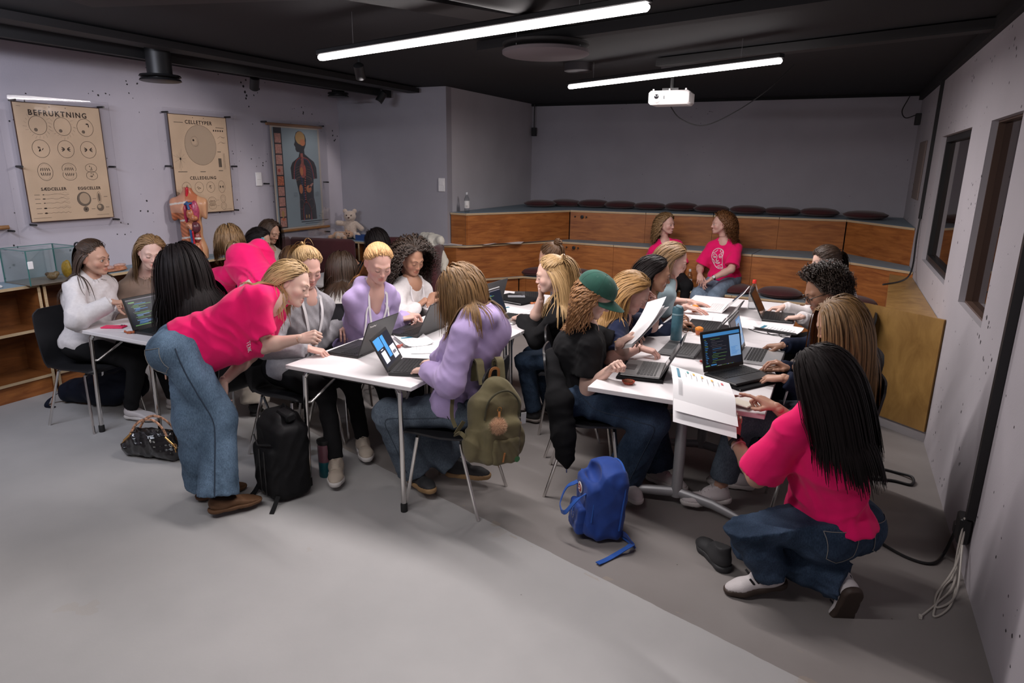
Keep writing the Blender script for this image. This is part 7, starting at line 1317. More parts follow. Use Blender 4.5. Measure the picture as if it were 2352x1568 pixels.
# handbag
LEA = mat('leather_black', (.010, .009, .009), .22, bump=.8, bscale=70, spec=.6, coat=.3); GOLD = mat('gold', (.72, .42, .16), .25, 1.); SNK = mat('snakeskin', (.52, .27, .16), .45, var=.95, vscale=55)
t = thing('handbag', 'shiny black leather handbag with snakeskin handles and gold fittings', 'handbag', (-3.78, 2.58, 0), math.radians(14)); F = Field((-.3, -.15, -.02), (.3, .15, .26), .006); F.cap((-.16, 0, .06), (.16, 0, .06), .062, .062, .03, squash=((0, 1, 0), 1.2)); F.cap((-.11, 0, .14), (.12, 0, .15), .045, .045, .05); F.ell((.0, -.02, .1), (.16, .06, .07), k=.03); F.folds(.008, 12, 34); F.folds(.004, 15, 60); F.cut((0, 0, 0), (0, 0, -1)); v, q = F.net(); mobj('body', npmesh('body', v, [q], [LEA], True), t)
for sy in (-1, 1):
    mb = MB(); P = smoothpath([(-.135, sy * .04, .155), (-.085, sy * .035, .225), (-.02, sy * .03, .262), (.05, sy * .03, .258), (.105, sy * .035, .215), (.135, sy * .04, .165)], 6); mb.tube(P, .0085, 8, squash=((0, 1, 0), .6)); mb.build('handle', [SNK], t, True)
    for sx in (-1, 1): mb = MB(); mb.box((sx * .155, sy * .045, .135), (.085, .006, .012), R=roty(sx * .72), ch=.002); mb.box((sx * .168, sy * .045, .118), (.085, .006, .008), R=roty(sx * .72), ch=.002); mb.build('buckle_plate', [GOLD], t)
mb = MB(); mb.tube([(.20 + .012 * math.cos(a), -.06, .12 + .012 * math.sin(a)) for a in np.linspace(0, 2 * PI, 15)], .003, 6); mb.tube([(.20, -.06, .108), (.205, -.062, .075)], .004, 6); mb.build('charm', [GOLD], t, True); mb = MB(); mb.tube(smoothpath([(-.13, 0, .183), (.0, 0, .178), (.13, 0, .19)], 6), .003, 5); mb.build('zip', [GOLD], t, True)
# dark duffel under the chair of the girl in white, jacket on the cap girl's chair
NAVY = cloth('navy_nylon', (.010, .013, .024), .15, rough=.55); t = thing('duffel_bag', 'dark navy duffel bag slumped on the floor under the leftmost chair', 'bag', (-5.0, 3.02, 0), .25); F = Field((-.4, -.25, -.02), (.45, .25, .42), .01); F.cap((-.26, 0, .09), (.05, .02, .14), .085, .13, .06); F.cap((.05, .02, .14), (.26, .05, .17), .14, .12, .06); F.cap((.15, .03, .25), (.25, .05, .30), .08, .06, .06); F.folds(.012, 3, 18); F.cut((0, 0, 0), (0, 0, -1)); v, q = F.net(); mobj('body', npmesh('body', v, [q], [NAVY], True), t); strap([(-.30, -.06, .10), (-.37, -.09, .05), (-.36, -.14, .01), (-.28, -.15, .01)], .03, NAVY, t)
t = thing('hanging_jacket', 'black jacket hanging down from the chair of the girl in the green cap', 'jacket', (0, 0, 0)); F = Field((-1.65, 2.9, .12), (-.95, 3.75, 1.0), .01); F.cap((-1.33, 3.30, .78), (-1.25, 3.22, .60), .045, .065, .05); F.cap((-1.25, 3.22, .60), (-1.21, 3.19, .42), .070, .065, .05); F.cap((-1.21, 3.19, .44), (-1.19, 3.185, .30), .062, .05, .04); F.cap((-1.19, 3.185, .32), (-1.18, 3.18, .24), .04, .012, .04); F.cap((-1.35, 3.36, .8), (-1.36, 3.5, .60), .05, .05, .05); F.folds(.010, 31, 20); v, q = F.net(); mobj('cloth', npmesh('cloth', v, [q], [cloth('jacket_black', (.009, .009, .010))], True), t); mb = MB(); mb.tube([(-1.18, 3.18, .25), (-1.178, 3.178, .205)], .004, 6); mb.build('zip_pull', [CHROME], t)
# olive backpack on the chair back
OL = cloth('olive_canvas', (.135, .115, .060), .16, rough=.8, bscale=450); TAN = mat('leather_tan', (.40, .17, .055), .5); t = thing('backpack', 'olive canvas backpack with fluffy pompom hanging on the chair back', 'backpack', (-1.46, 2.84, .36), math.radians(58)); t.rotation_euler.y = .06
F = Field((-.22, -.17, -.03), (.22, .15, .50), .0065); F.box((0, .02, .18), (.145, .070, .175), rad=.06, k=.02); F.ell((0, .02, .33), (.115, .06, .11), k=.05); F.box((0, -.055, .13), (.105, .045, .115), rad=.035, k=.03); F.ell((-.14, 0, .10), (.035, .055, .09), k=.03); F.ell((.14, 0, .10), (.035, .055, .09), k=.03); F.folds(.009, 14, 21); v, q = F.net(); mobj('body', npmesh('body', v, [q], [OL], True), t)
F = Field((-.15, -.16, -.0), (.15, -.02, .2), .006); F.box((0.01, -.085, .085), (.082, .026, .07), rad=.02, k=.01); F.folds(.006, 5, 30); v, q = F.net(); mobj('front_pocket', npmesh('front_pocket', v, [q], [OL], True), t)
for x in (-.055, .055): strap([(x, .06, .40), (x * 1.1, .085, .47), (x * 1.1, .10, .505), (x * 1.1, .135, .50), (x * 1.1, .14, .40)], .042, OL, t, 'shoulder_strap', .012, (0, 1, 0))
strap([(-.028, .045, .425), (-.022, .04, .475), (0, .04, .487), (.022, .04, .475), (.028, .045, .425)], .014, TAN, t, 'top_loop', .003, (0, 1, 0)); strap([(-.16, .05, .22), (-.20, .06, .15), (-.19, .02, .17), (-.15, -.01, .12)], .022, OL, t, 'side_strap', .004, (0, 1, 0)); strap([(-.20, .10, .40), (-.205, .10, .25), (-.19, .08, .18)], .02, OL, t, 'side_strap', .004, (0, 1, 0))
mb = MB(); mb.tube(smoothpath([(-.10, -.055, .25), (-.085, -.055, .34), (-.03, -.052, .385), (.04, -.052, .385), (.095, -.055, .33), (.105, -.055, .26)], 6), .005, 6); mb.build('zip', [cloth('olive_dark', (.05, .045, .025))], t, True)
mb = MB(); mb.box((.085, -.085, .20), (.035, .006, .05), ch=.002); mb.build('leather_patch', [TAN], t, True); mb = MB(); mb.box((.12, -.075, .24), (.03, .003, .06)); mb.build('plastic_tag', [mat('tag_clear', (.45, .46, .46), .15)], t); mb = MB(); mb.box((-.01, -.115, .06), (.008, .004, .05), R=roty(.15)); mb.build('zip_pull', [TAN], t); mb = MB(); mb.lathe([(.016, 0), (.016, .002), (0, .002)], 20, c=(.075, -.108, .035), R=rotx(PI / 2)); mb.build('woven_badge', [mat('badge_green', (.05, .16, .06), .7)], t)
mb = MB(); c = np.array((-.055, -.115, .235)); 
rg = np.random.RandomState(2); D_ = fib(700)
for d in D_:
    e = c + d * .050 * rg.uniform(.9, 1.06); u = nrm(np.cross(d, rg.normal(size=3))) * .0026; w_ = np.cross(d, u); b0 = c + d * .018; mb.add([b0 + u, b0 - u * .5 + w_ * .86, b0 - u * .5 - w_ * .86, e], [(0, 1, 3), (1, 2, 3), (2, 0, 3)])
mb.lathe([(math.sin(a) * .034, -math.cos(a) * .034) for a in np.linspace(0, PI, 9)], 14, c=c); tag(mb.build('pompom', [mat('pompom_beige', (.52, .33, .21), .95, var=.2, vscale=80)], t), kind='stuff'); strap([(-.04, -.09, .30), (-.045, -.10, .275)], .012, TAN, t, 'pompom_loop', .004, (0, 1, 0)); mb = MB(); mb.tube([(-.035 + .012 * math.cos(a), -.085, .31 + .012 * math.sin(a)) for a in np.linspace(0, 2 * PI, 15)], .002, 6); mb.build('key_ring', [GOLD], t, True)
# ------------------------------------------------------------------ people
PINK = cloth('pink_cotton', (.80, .008, .135), .05); LAV = cloth('lavender_fleece', (.42, .325, .57), .06); GRY = cloth('grey_marl', (.30, .29, .31), .08, vscale=90); WHT = cloth('white_fleece', (.60, .57, .57), .05, vscale=60); KNIT = cloth('white_knit', (.58, .55, .52), .08, bscale=220, bump=.9); TAUPE = cloth('taupe_knit', (.26, .19, .15), .08); BLK = cloth('black_cotton', (.012, .012, .013), .1); NVY = cloth('navy_cotton', (.010, .014, .030), .12); NVJ = cloth('navy_jersey', (.012, .018, .050), .12); LBL = cloth('pale_blue_cotton', (.33, .43, .47), .06); DGR = cloth('dark_grey_cotton', (.05, .052, .065), .1); CREAM = cloth('cream_trousers', (.50, .44, .37), .06)
JM = denim('denim_mid', (.105, .17, .25)); JD = denim('denim_dark', (.022, .045, .085)); JL = denim('denim_light', (.20, .27, .36)); JG = denim('denim_grey', (.095, .125, .16))
HB = hairmat('hair_blond', (.20, .11, .042), (.66, .44, .21)); HS = hairmat('hair_strawberry', (.36, .17, .06), (.80, .50, .23)); HD = hairmat('hair_dark_blond', (.09, .048, .020), (.40, .24, .11)); HM = hairmat('hair_brown', (.035, .016, .008), (.17, .085, .036)); HK = hairmat('hair_black', (.004, .003, .003), (.020, .015, .015), .42); HBR = hairmat('hair_dark_brown', (.014, .008, .005), (.07, .038, .022)); HC = hairmat('hair_black_curls', (.006, .005, .004), (.055, .030, .018)); HR = hairmat('hair_auburn_curls', (.05, .018, .007), (.27, .12, .045)); HH = hairmat('hair_highlights', (.030, .014, .006), (.38, .21, .08))
FAIR, ROSY, MID, TANN, BRN = (.62, .41, .335), (.60, .36, .30), (.47, .27, .19), (.40, .215, .14), (.33, .175, .11)
BLB, DKB = (.25, .14, .07), (.03, .016, .01)
WHP = mat('print_white', (.75, .70, .72), .7); BAND = mat('lanyard_white', (.66, .64, .66), .6); SHW = mat('shoe_white', (.60, .56, .56), .6, bump=.4, bscale=300); SHB = mat('shoe_beige', (.47, .40, .33), .8, bump=.5, bscale=250); SOL = mat('sole_white', (.62, .59, .57), .6); SBR = mat('shoe_brown', (.12, .055, .022), .75); SDK = mat('shoe_dark', (.03, .03, .032), .7); SGUM = mat('sole_gum', (.045, .028, .02), .6); STAN = mat('sole_tan', (.36, .22, .10), .6)
def lanyard(P, lo=.42, w=.016, badge=True):
    J, F, sp, org = P['J'], P['F'], P['sp'], P['org']; nk, bf, br = J['nk'], J['bf'], J['br']; tip = J['pel'] + (nk - J['pel']) * lo
    for s in (-1, 1):
        pts = smoothpath([nk - bf * .05 + br * s * .05 + sp * .03, nk + br * s * .066 + bf * .03 + sp * .015, nk + br * s * .062 + bf * .12 - sp * .09, tip + br * s * .012 + bf * .17], 8); pts = pushout(F, pts, .005)
        strap(pts - org, w, BAND, P['root'], 'lanyard', .002, tuple(bf), 2)
    if badge: p = pushout(F, np.array([tip + bf * .19]), .008)[0]; mb = MB(); mb.box(p - org - sp * .05, (.055, .004, .085), R=np.stack([br, bf, sp], 1)); mb.build('badge_card', [BAND], P['root']); mb = MB(); mb.box(p - org - sp * .005 + bf * .002, (.02, .008, .035), R=np.stack([br, bf, sp], 1)); mb.build('badge_clip', [BLACK], P['root'])
def strokes(P, F, lines, o, ux, uy, d, name, m, r=.0016, off=.0015):
    mb = MB()
    for L_ in lines:
        p = smoothpath(np.array(L_, float), 4) if len(L_) > 2 else np.linspace(L_[0], L_[1], 6); q = o + p[:, :1] * ux + p[:, 1:2] * uy; mb.tube(march(F, q, d, off) - P['org'], r, 5)
    return mb.build(name, [m], P['root'], True)
def wrist_ring(P, q, m, name, r=.029, w=.010, back=.02, n=20):
    J = P['J']; a = nrm(J['wr' + q] - J['el' + q]); c = J['wr' + q] - a * back - P['org']; u = nrm(np.cross(a, (0, 0, 1.))); v = np.cross(a, u); mb = MB()
    mb.tube([c + (u * math.cos(t) * r + v * math.sin(t) * r * .85) for t in np.linspace(0, 2 * PI, n + 1)], w / 2, 6, squash=(u, 1)); mb.build(name, [m], P['root'], True); return c, a, u, v
def ring_on_head(P, p, r, m, name, ax=(1, 0, 0), w=.006, ell=1.):
    ax = nrm(ax); u = nrm(np.cross(ax, (.1, .2, 1))); v = np.cross(ax, u); mb = MB(); mb.tube([on_head(P, np.array(p) + (u * math.cos(t) * ell + v * math.sin(t)) * r) for t in np.linspace(0, 2 * PI, 19)], w, 6); mb.build(name, [m], P['root'], True)
def side_seam(P, q, m, name='side_seam', r=.0022):
    J, F = P['J'], P['FL']; pf = J['pf']; rt = np.array((pf[1], -pf[0], 0)) * (1 if q == 'R' else -1); mb = MB(); pts = [J['hip' + q] + np.array((0, 0, .05))] + [J['hip' + q] + (J['kn' + q] - J['hip' + q]) * t for t in (.2, .45, .7, .95)] + [J['kn' + q] + (J['an' + q] - J['kn' + q]) * t for t in (.2, .45, .7, .93)]
    p = march(F, smoothpath(pts, 6) + rt * .25, -rt, .001); mb.tube(p - P['org'], r, 5); mb.build(name, [m], P['root'], True)
def patch(P, F, c, ux, uy, w, h, d, m, name, pent=.22, th=.003):
    g = []
    for v in np.linspace(0, 1, 7):
        hw = w / 2 * (1 - .12 * v); g.append([c + ux * (hw * u) - uy * (h * v * (1 - pent * abs(u) * (v > .6) * (v - .6) / .4)) for u in np.linspace(-1, 1, 7)])
    g = np.array(g); q = march(F, g.reshape(-1, 3), d, .0022).reshape(g.shape) - P['org']; mb = MB(); mb.grid(q[:, ::-1], 0, th); o = mb.build(name, [m], P['root'], True, 60)
    mb = MB(); e = np.concatenate([q[0], q[1:, -1], q[-1, ::-1][1:], q[::-1, 0][1:]]); mb.tube(e - nrm(d) * .0025, .0016, 5); mb.build('stitching', [mat('denim_stitch', (.25, .24, .22), .8)], o, True); return o
def watch(P, q, m=None):
    c, a, u, v = wrist_ring(P, q, BLACK, 'watch_strap', .031, .016, .03); J = P['J']; n = np.array((.3, -.8, .5)); n = nrm(n - a * (n @ a)); mb = MB(); R = np.stack([np.cross(n, a), n, a], 1); mb.lathe([(.019, -.005), (.020, .004), (.017, .007), (0, .007)], 24, c=c + n * .030, R=np.stack([np.cross(a, n), a, n], 1)); mb.build('watch_case', [mat('watch_black', (.012, .012, .014), .2)], P['root'], True)
TEN = [[(0, .02), (.012, .02)], [(.006, .02), (.006, 0)], [(.018, 0), (.018, .02)], [(.018, .02), (.028, .02)], [(.018, .01), (.026, .01)], [(.018, 0), (.028, 0)], [(.034, 0), (.034, .02)], [(.034, .02), (.045, 0)], [(.045, 0), (.045, .02)], [(.051, 0), (.051, .02)], [(.051, .01), (.061, .02)], [(.053, .011), (.061, 0)]]
FACE = [[(-.055, .03), (-.045, .07), (-.01, .095), (.03, .09), (.052, .06), (.05, .0), (.045, -.05), (.05, -.085), (.02, -.09), (-.02, -.07), (-.045, -.03), (-.055, .03)], [(-.04, .03), (-.03, .045), (-.012, .045), (-.002, .025)], [(.012, .03), (.022, .046), (.038, .044), (.046, .028)], [(-.036, .018), (-.026, .026), (-.012, .018), (-.024, .012), (-.036, .018)], [(.014, .02), (.026, .028), (.04, .02), (.028, .012), (.014, .02)], [(.0, .03), (-.004, .005), (-.012, -.012), (.0, -.018), (.014, -.012)], [(-.02, -.035), (-.004, -.028), (.006, -.032), (.022, -.034), (.006, -.046), (-.02, -.035)], [(.03, .09), (.022, .07), (.036, .06), (.03, .05)], [(-.05, .05), (-.02, .065), (.0, .085)], [(-.045, -.0), (-.03, -.02), (-.032, -.05)], [(.045, -.05), (.02, -.06), (-.005, -.075)], [(.05, -.085), (.03, -.075), (.01, -.08)], [(.035, .085), (.045, .07), (.046, .055)]]
def g(**k): return k
# -- left table
P = person('p01', 'girl in white sweatshirt with half-up brown hair in profile at the far left table', JOINTS['p01'], MID, g(style='half', tie=(0, -.112, .055), len=.40, n=900, rest=.03, tail=(0, -.6, -.8)), HBR, g(kind='sweat', name='sweatshirt', mat=WHT, hem=-.02, fold=.008, slw=1.15), g(name='trousers', mat=BLK, r=(.088, .066, .062, .05)), g(kind='clog', mat=SHW, sole=SOL, on='RL', dirR=(.95, .2, 0), dirL=(.95, .2, 0)), g(R=('fist', (.9, .35, .05)), L=('relax', (.9, .3, -.2))), brow=DKB, eyes='open')
ring_on_head(P, (0, -.125, .058), .020, BLACK, 'claw_clip', (1, 0, .2), .006)
P = person('p02', 'blonde girl in taupe sweater with eyes closed at the left table', JOINTS['p02'], FAIR, g(style='down', len=.40, part=-.02, n=1000, back=1.0, sweep=1.4), HD, g(kind='sweat', name='sweater', mat=TAUPE, hem=-.02, fold=.007), g(mat=BLK, hs=1.7), None, g(R=('relax', None), L=('relax', None)), brow=BLB)
P = person('p03', 'girl seen from behind with very long black hair and dark checked jacket', JOINTS['p03'], MID, g(style='down', len=.58, n=1500, sweep=1.3, vol=.02, rest=.05, w=.0068), HK, g(kind='sweat', name='jacket', mat=BLK, hem=-.05, fold=.006), g(mat=BLK), None, g(R=('relax', None), L=('relax', None)), brow=DKB)
J_ = P['J']
strokes(P, P['F'], [[(-.12, .02), (.14, .06)], [(-.12, .0), (.14, .04)], [(.02, -.10), (.06, .14)], [(.04, -.10), (.08, .14)]], J_['pel'] + P['sp'] * .30 - J_['bf'] * .3 + J_['br'] * .03, J_['br'], P['sp'], J_['bf'], 'check_lines', mat('check_line', (.22, .15, .13), .8), .0014)
P = person('p04', 'woman in pink t-shirt bending over the left table seen from behind, cream trousers', JOINTS['p04'], FAIR, g(style='down', len=.22, n=800, sweep=.6), HD, g(kind='tee', mat=PINK, hem=-.02, fold=.013, ff=14, inf=.045), g(mat=CREAM, r=(.10, .09, .09, .105), fold=.006), g(kind='clog', mat=SDK, sole=SDK), g(R=('relax', None), L=('relax', (0, .3, -1))), bare=1)
P = person('p05', 'girl with black hair held by pale blue hair clips beside the body chart', JOINTS['p05'], MID, g(style='down', len=.34, n=800, back=1.4, sweep=1.6), HK, g(kind='sweat', name='sweater', mat=BLK), g(mat=BLK, hs=1.8), None, None, fine=True, brow=DKB)
for k, p in enumerate(((.078, .045, .055), (.083, .02, .035))):
    mb = MB()
    for a in range(5): mb.lathe([(.009, -.004), (.009, .004), (0, .005)], 10, c=on_head(P, np.array(p) + (.002, .010 * math.cos(a * 1.26), .010 * math.sin(a * 1.26))))
    mb.build('hair_clip', [mat('clip_blue', (.22, .48, .55), .3)], P['root'], True)
ring_on_head(P, (.085, .05, .025), .012, mat('clip_yellow', (.6, .45, .05), .3), 'hair_clip', (1, 0, 0), .002, 1.8)
P = person('p06', 'dark-haired girl looking down in front of the body chart', JOINTS['p06'], MID, g(style='down', len=.42, n=700), HBR, g(kind='sweat', name='sweater', mat=cloth('stripe_cream', (.45, .40, .35))), g(mat=BLK, hs=1.8), None, None, fine=True, brow=DKB)
P = person('p07', 'girl with brown hair seen from behind between the two pink shirts', JOINTS['p07'], MID, g(style='down', len=.36, n=900, sweep=1.2), HM, g(kind='sweat', name='sweater', mat=BLK), g(mat=BLK, hs=1.8), None, None, fine=False, brow=DKB)
P = person('p08', 'girl in white knit seen from behind with long straight brown hair', JOINTS['p08'], FAIR, g(style='down', len=.40, n=1100, sweep=1.2), HBR, g(kind='sweat', name='sweater', mat=KNIT, fold=.005, ff=26), g(mat=BLK, hs=1.8), None, None, fine=True, brow=DKB)
P = person('p09', 'black-haired girl bent over with her hands at her mouth by the booth', JOINTS['p09'], TANN, g(style='down', len=.36, n=900), HK, g(kind='sweat', name='sweater', mat=BLK), g(mat=BLK, hs=1.8), None, g(R=('fist', (-.4, -.5, .7)), L=('fist', (-.4, -.3, .8))), fine=True, brow=DKB)
# -- front figure
P = person('p10', 'woman in pink t-shirt and blue jeans bending over the middle table', JOINTS['p10'], FAIR, g(style='down', len=.36, part=.02, n=1400, sweep=1.8, wave=.06, back=1.3), HB, g(kind='tee', mat=PINK, hem=.0, fold=.010, ff=14, inf=.022, slv=.70, extra=[(np.array((-2.98, 2.42, .86)), np.array((-2.84, 2.56, .93)), .125, .14)]), g(name='jeans', mat=JM, r=(.105, .090, .090, .105), hs=.95, fold=.006), g(kind='clog', mat=SBR, sole=SBR, dirR=(.55, .83, 0), dirL=(.5, .85, 0)), g(R=('fist', None, (.6, .7, -.3)), L=('relax', (.1, -.4, -.9))), bare=1, brow=BLB)
J_ = P['J']; pf = J_['pf']; rt = np.array((pf[1], -pf[0], 0)); side_seam(P, 'R', mat('denim_seam', (.02, .035, .06), .8), 'side_seam', .0035)
ax = nrm(J_['hipR'] - J_['knR']); bk = nrm(rt * .62 - pf * .78); patch(P, P['FL'], J_['hipR'] + bk * .25 + ax * .045 - pf * .02, nrm(np.cross(ax, bk)), ax, .125, .145, -bk, JM, 'back_pocket')
strokes(P, P['F'], TEN, J_['pel'] + (J_['nk'] - J_['pel']) * .70 + rt * .3 - J_['bf'] * .0 + np.array((0, 0, -.13)), -np.array((0, 0, 1.)), P['sp'], -rt, 'lettering', WHP, .0014); wrist_ring(P, 'R', mat('bracelet_gold', (.5, .25, .15), .3, .8), 'bracelet', .026, .003, .01)
# -- middle table
P = person('p11', 'blonde girl in grey sweatshirt with white lanyard beside the bending woman', JOINTS['p11'], ROSY, g(style='pony', len=.24, tie=(-.01, -.100, .062), n=1100, tail=(0, -.9, .2)), HB, g(kind='sweat', name='sweatshirt', mat=GRY, hem=-.02, fold=.009, slw=1.15), g(mat=BLK, r=(.088, .064, .058, .046)), g(mat=SHB, sole=SOL, lace=SHB, dirR=(.55, -.75, 0), dirL=(.6, -.6, 0)), g(R=('relax', (.75, .55, -.25)), L=('relax', (.6, -.5, -.2))), brow=BLB); lanyard(P, .36, .018)
ring_on_head(P, (-.055, -.055, .075), .012, WHITE, 'hair_tie', (0, 1, .5), .005)
P = person('p12', 'strawberry blonde girl in open lavender hoodie looking down', JOINTS['p12'], ROSY, g(style='pony', len=.36, tie=(-.02, -.118, .02), n=1200, tail=(-.1, -.4, -.9), hood=1, wind=(-.5, -.2, 0)), HS, g(kind='hoodie', name='hoodie', mat=LAV, open=1, fold=.008), g(mat=BLK, r=(.09, .068, .062, .05)), g(mat=SHB, sole=SOL, lace=SHB, dirR=(.6, -.6, 0), dirL=(.85, -.3, 0)), g(R=('hold', (.45, .8, .1)), L=('hold', (.2, .5, -.1))), brow=(.40, .22, .12)); lanyard(P, .45, .014, False)
J_ = P['J']
for s in (-1, 1):
    p = pushout(P['F'], smoothpath([J_['nk'] + J_['br'] * s * .075 + J_['bf'] * .07 - P['sp'] * .06, J_['nk'] + J_['br'] * s * .085 + J_['bf'] * .14 - P['sp'] * .14, J_['nk'] + J_['br'] * s * .08 + J_['bf'] * .17 - P['sp'] * .26], 6), .005); strap(p - P['org'], .011, BAND, P['root'], 'drawstring', .004, tuple(J_['bf']), 2)
F = P['F']; 
P = person('p13', 'girl with big dark curls in white top at the middle table', JOINTS['p13'], TANN, g(style='down', len=.34, curl=(.010, .034), n=700, vol=.03, stiff=1.3, grav=.45, seg=10, part=.015), HC, g(kind='sweat', name='top', mat=WHT, fold=.006, neck=.075), g(mat=BLK, hs=1.7), None, g(R=('hold', (.45, .55, .5)), L=('hold', (.1, .3, .5))), brow=DKB); lanyard(P, .45, .014)
P = person('p14', 'girl in lavender hoodie and jeans typing, seen from the side with brown hair', JOINTS['p14'], FAIR, g(style='down', len=.36, n=1400, part=.01, hood=1, rest=.03, sweep=.9, wave=.05), HH, g(kind='hoodie', name='hoodie', mat=LAV, hem=-.02, fold=.009, slw=1.25), g(name='jeans', mat=JG, r=(.092, .084, .084, .105), hs=1.0, fold=.006), g(mat=SDK, sole=STAN, dirL=(.85, -.5, 0), dirR=(.8, .2, 0), pitL=-.1), g(R=('type', (-.95, .1, -.25)), L=('type', (-.95, .25, -.25))), brow=BLB)
side_seam(P, 'L', mat('denim_seam_grey', (.04, .055, .075), .8)); wrist_ring(P, 'R', BLACK, 'hair_tie', .030, .008, .02)
for k in range(2):
    J_ = P['J']; mb = MB(); mb.tube(march(P['FL'], smoothpath([J_['hipL'] + np.array((-.12, -.10, .25 - .02 * k)), J_['hipL'] + np.array((-.10 + .04 * k, -.12, .18)), J_['hipL'] + np.array((-.05 + .05 * k, -.14, .13))], 6), np.array((0, .3, -1.)), .004) - P['org'], .003, 5); mb.build('drawstring', [BLACK], P['root'], True)
P = person('p15', 'girl in black top with claw clip in her long blond hair, chin on hand', JOINTS['p15'], FAIR, g(style='half', tie=(0, -.098, .078), len=.46, n=1400, tail=(0, -.8, .1), rest=.035, wave=.05), HB, g(kind='sweat', name='top', mat=BLK, hem=-.04, fold=.006, short='R'), g(name='jeans', mat=JD, r=(.09, .068, .066, .06)), g(kind='clog', mat=SDK, sole=mat('sole_grey', (.25, .22, .2), .7), dirR=(-.9, .2, 0), dirL=(-.9, .1, 0)), g(R=('fist', (-.1, -.15, 1), (.9, .3, 0)), L=('relax', (-.6, .6, -.2))), brow=BLB, bare=1)
for s in (-1, 1): ring_on_head(P, (s * .018, -.112, .088), .014, mat('claw_tortoise', (.10, .05, .02), .2), 'claw_clip', (s * .6, 1, .3), .0045)
mb = MB()
for k in range(5): p = march(P['F'], np.array([P['J']['pel'] + P['sp'] * (.05 + .05 * k) + P['J']['br'] * -.02 - np.array((0, .3, 0))]), np.array((.0, 1, 0.)), .003)[0] - P['org']; mb.lathe([(.007, -.004), (.008, .002), (0, .006)], 12, c=p, R=rotx(PI / 2))
mb.build('buttons', [mat('button_pink', (.45, .16, .10), .4)], P['root'], True)
P = person('p16', 'person with curly brown hair bun leaning behind the girl with the claw clip', JOINTS['p16'], MID, g(style='bun', tie=(0, -.085, .085), n=700, len=.16), HM, g(kind='sweat', name='sweater', mat=DGR, hem=-.02), g(mat=DGR, hs=1.7), None, None, fine=True, brow=DKB)
# -- right table
P = person('p17', 'girl in green cap, black t-shirt and jeans holding printed sheets', JOINTS['p17'], FAIR, g(style='down', len=.25, n=1500, curl=(.007, .075), vol=.006, sweep=1.3, back=.7, zmax=.34), hairmat('hair_copper', (.10, .038, .014), (.42, .21, .08)), g(kind='tee', mat=BLK, hem=-.10, fold=.008, inf=.022, slv=.62, neck=.055), g(name='jeans', mat=JD, r=(.096, .09, .09, .115), hs=1.0, fold=.007), g(mat=SHW, sole=SOL, lace=SHW, dirR=(.5, -.6, 0), dirL=(.8, -.3, 0)), g(R=('fist', None), L=('hold', (.25, .4, .15), (.3, -.5, -.5))), bare=1, brow=BLB)
def cap_part(P):
    M, hc, org = P['M'], P['hc'], P['org']; GC = cloth('cap_green', (.018, .075, .055), .22, rough=.85, bscale=500); v = []; n, mrow = 40, 14
    ctr = np.array((0, -.010, .030)); rr = np.array((.094, .112, .098)); rows = []
    for i in range(mrow):
        th = i / (mrow - 1) * 1.62; rows.append([ctr + rr * np.array((math.sin(th) * math.sin(a), math.sin(th) * math.cos(a), math.cos(th))) + np.array((0, 0, .012 * math.sin(th))) for a in np.linspace(0, 2 * PI, n + 1)])
    g_ = np.array(rows) @ M.T + hc - org; mb = MB(); mb.grid(g_[::-1], 0, .003); o = mb.build('cap', [GC], P['root'], True, 70); br_ = []
    for u in np.linspace(0, 1, 8): br_.append([np.array((math.sin(a) * (.090 + .012 * u), -.005 + math.cos(a) * (.102 + .088 * u * math.cos(a * .9) ** .7), .030 - .020 * u - .030 * math.sin(a) ** 2 * (1 - .2 * u))) for a in np.linspace(-1.25, 1.25, 21)])
    g_ = np.array(br_) @ M.T + hc - org; mb = MB(); mb.grid(g_, 0, .004); mb.build('brim', [GC], o, True, 60); mb = MB(); mb.lathe([(.009, 0), (.009, .004), (0, .008)], 14, c=hc - org + M @ (ctr + (0, 0, rr[2])), R=M); mb.build('button', [GC], o, True)
    st = mat('cap_seam', (.010, .045, .034), .9); mb = MB()
    for a in np.arange(6) * PI / 3 + .5: mb.tube([hc - org + M @ (ctr + (rr + .002) * np.array((math.sin(t) * math.sin(a), math.sin(t) * math.cos(a), math.cos(t))) + np.array((0, 0, .012 * math.sin(t)))) for t in np.linspace(.05, 1.55, 14)], .0016, 5)
    mb.build('seams', [st], o, True); mb = MB()
    for a in np.arange(6) * PI / 3 + 1.02: p = ctr + (rr + .002) * np.array((math.sin(.75) * math.sin(a), math.sin(.75) * math.cos(a), math.cos(.75))) + np.array((0, 0, .008)); d = nrm((p - ctr) / rr ** 2); u = nrm(np.cross(d, (0, 0, 1))); w_ = np.cross(d, u); mb.tube([hc - org + M @ (p + (u * math.cos(t) + w_ * math.sin(t)) * .0045) for t in np.linspace(0, 2 * PI, 11)], .0013, 5)
    mb.build('eyelets', [mat('eyelet', (.06, .14, .11), .7)], o, True)
    mb = MB(); y0 = ctr + rr * np.array((0, math.sin(1.05), math.cos(1.05)))
    for L_ in TEN[:9]: mb.tube([hc - org + M @ (np.array((-.022 + p[0] * .8, .002, p[1] * .8 + .006)) + y0 - np.array((0, abs(p[0] * .8 - .022) * .35, 0))) for p in np.linspace(L_[0], L_[1], 4)], .0012, 5)
    mb.build('embroidery', [mat('thread_pale', (.35, .5, .42), .8)], o, True)
cap_part(P); J_ = P['J']
side_seam(P, 'R', mat('denim_seam', (.02, .035, .06), .8), r=.0025)
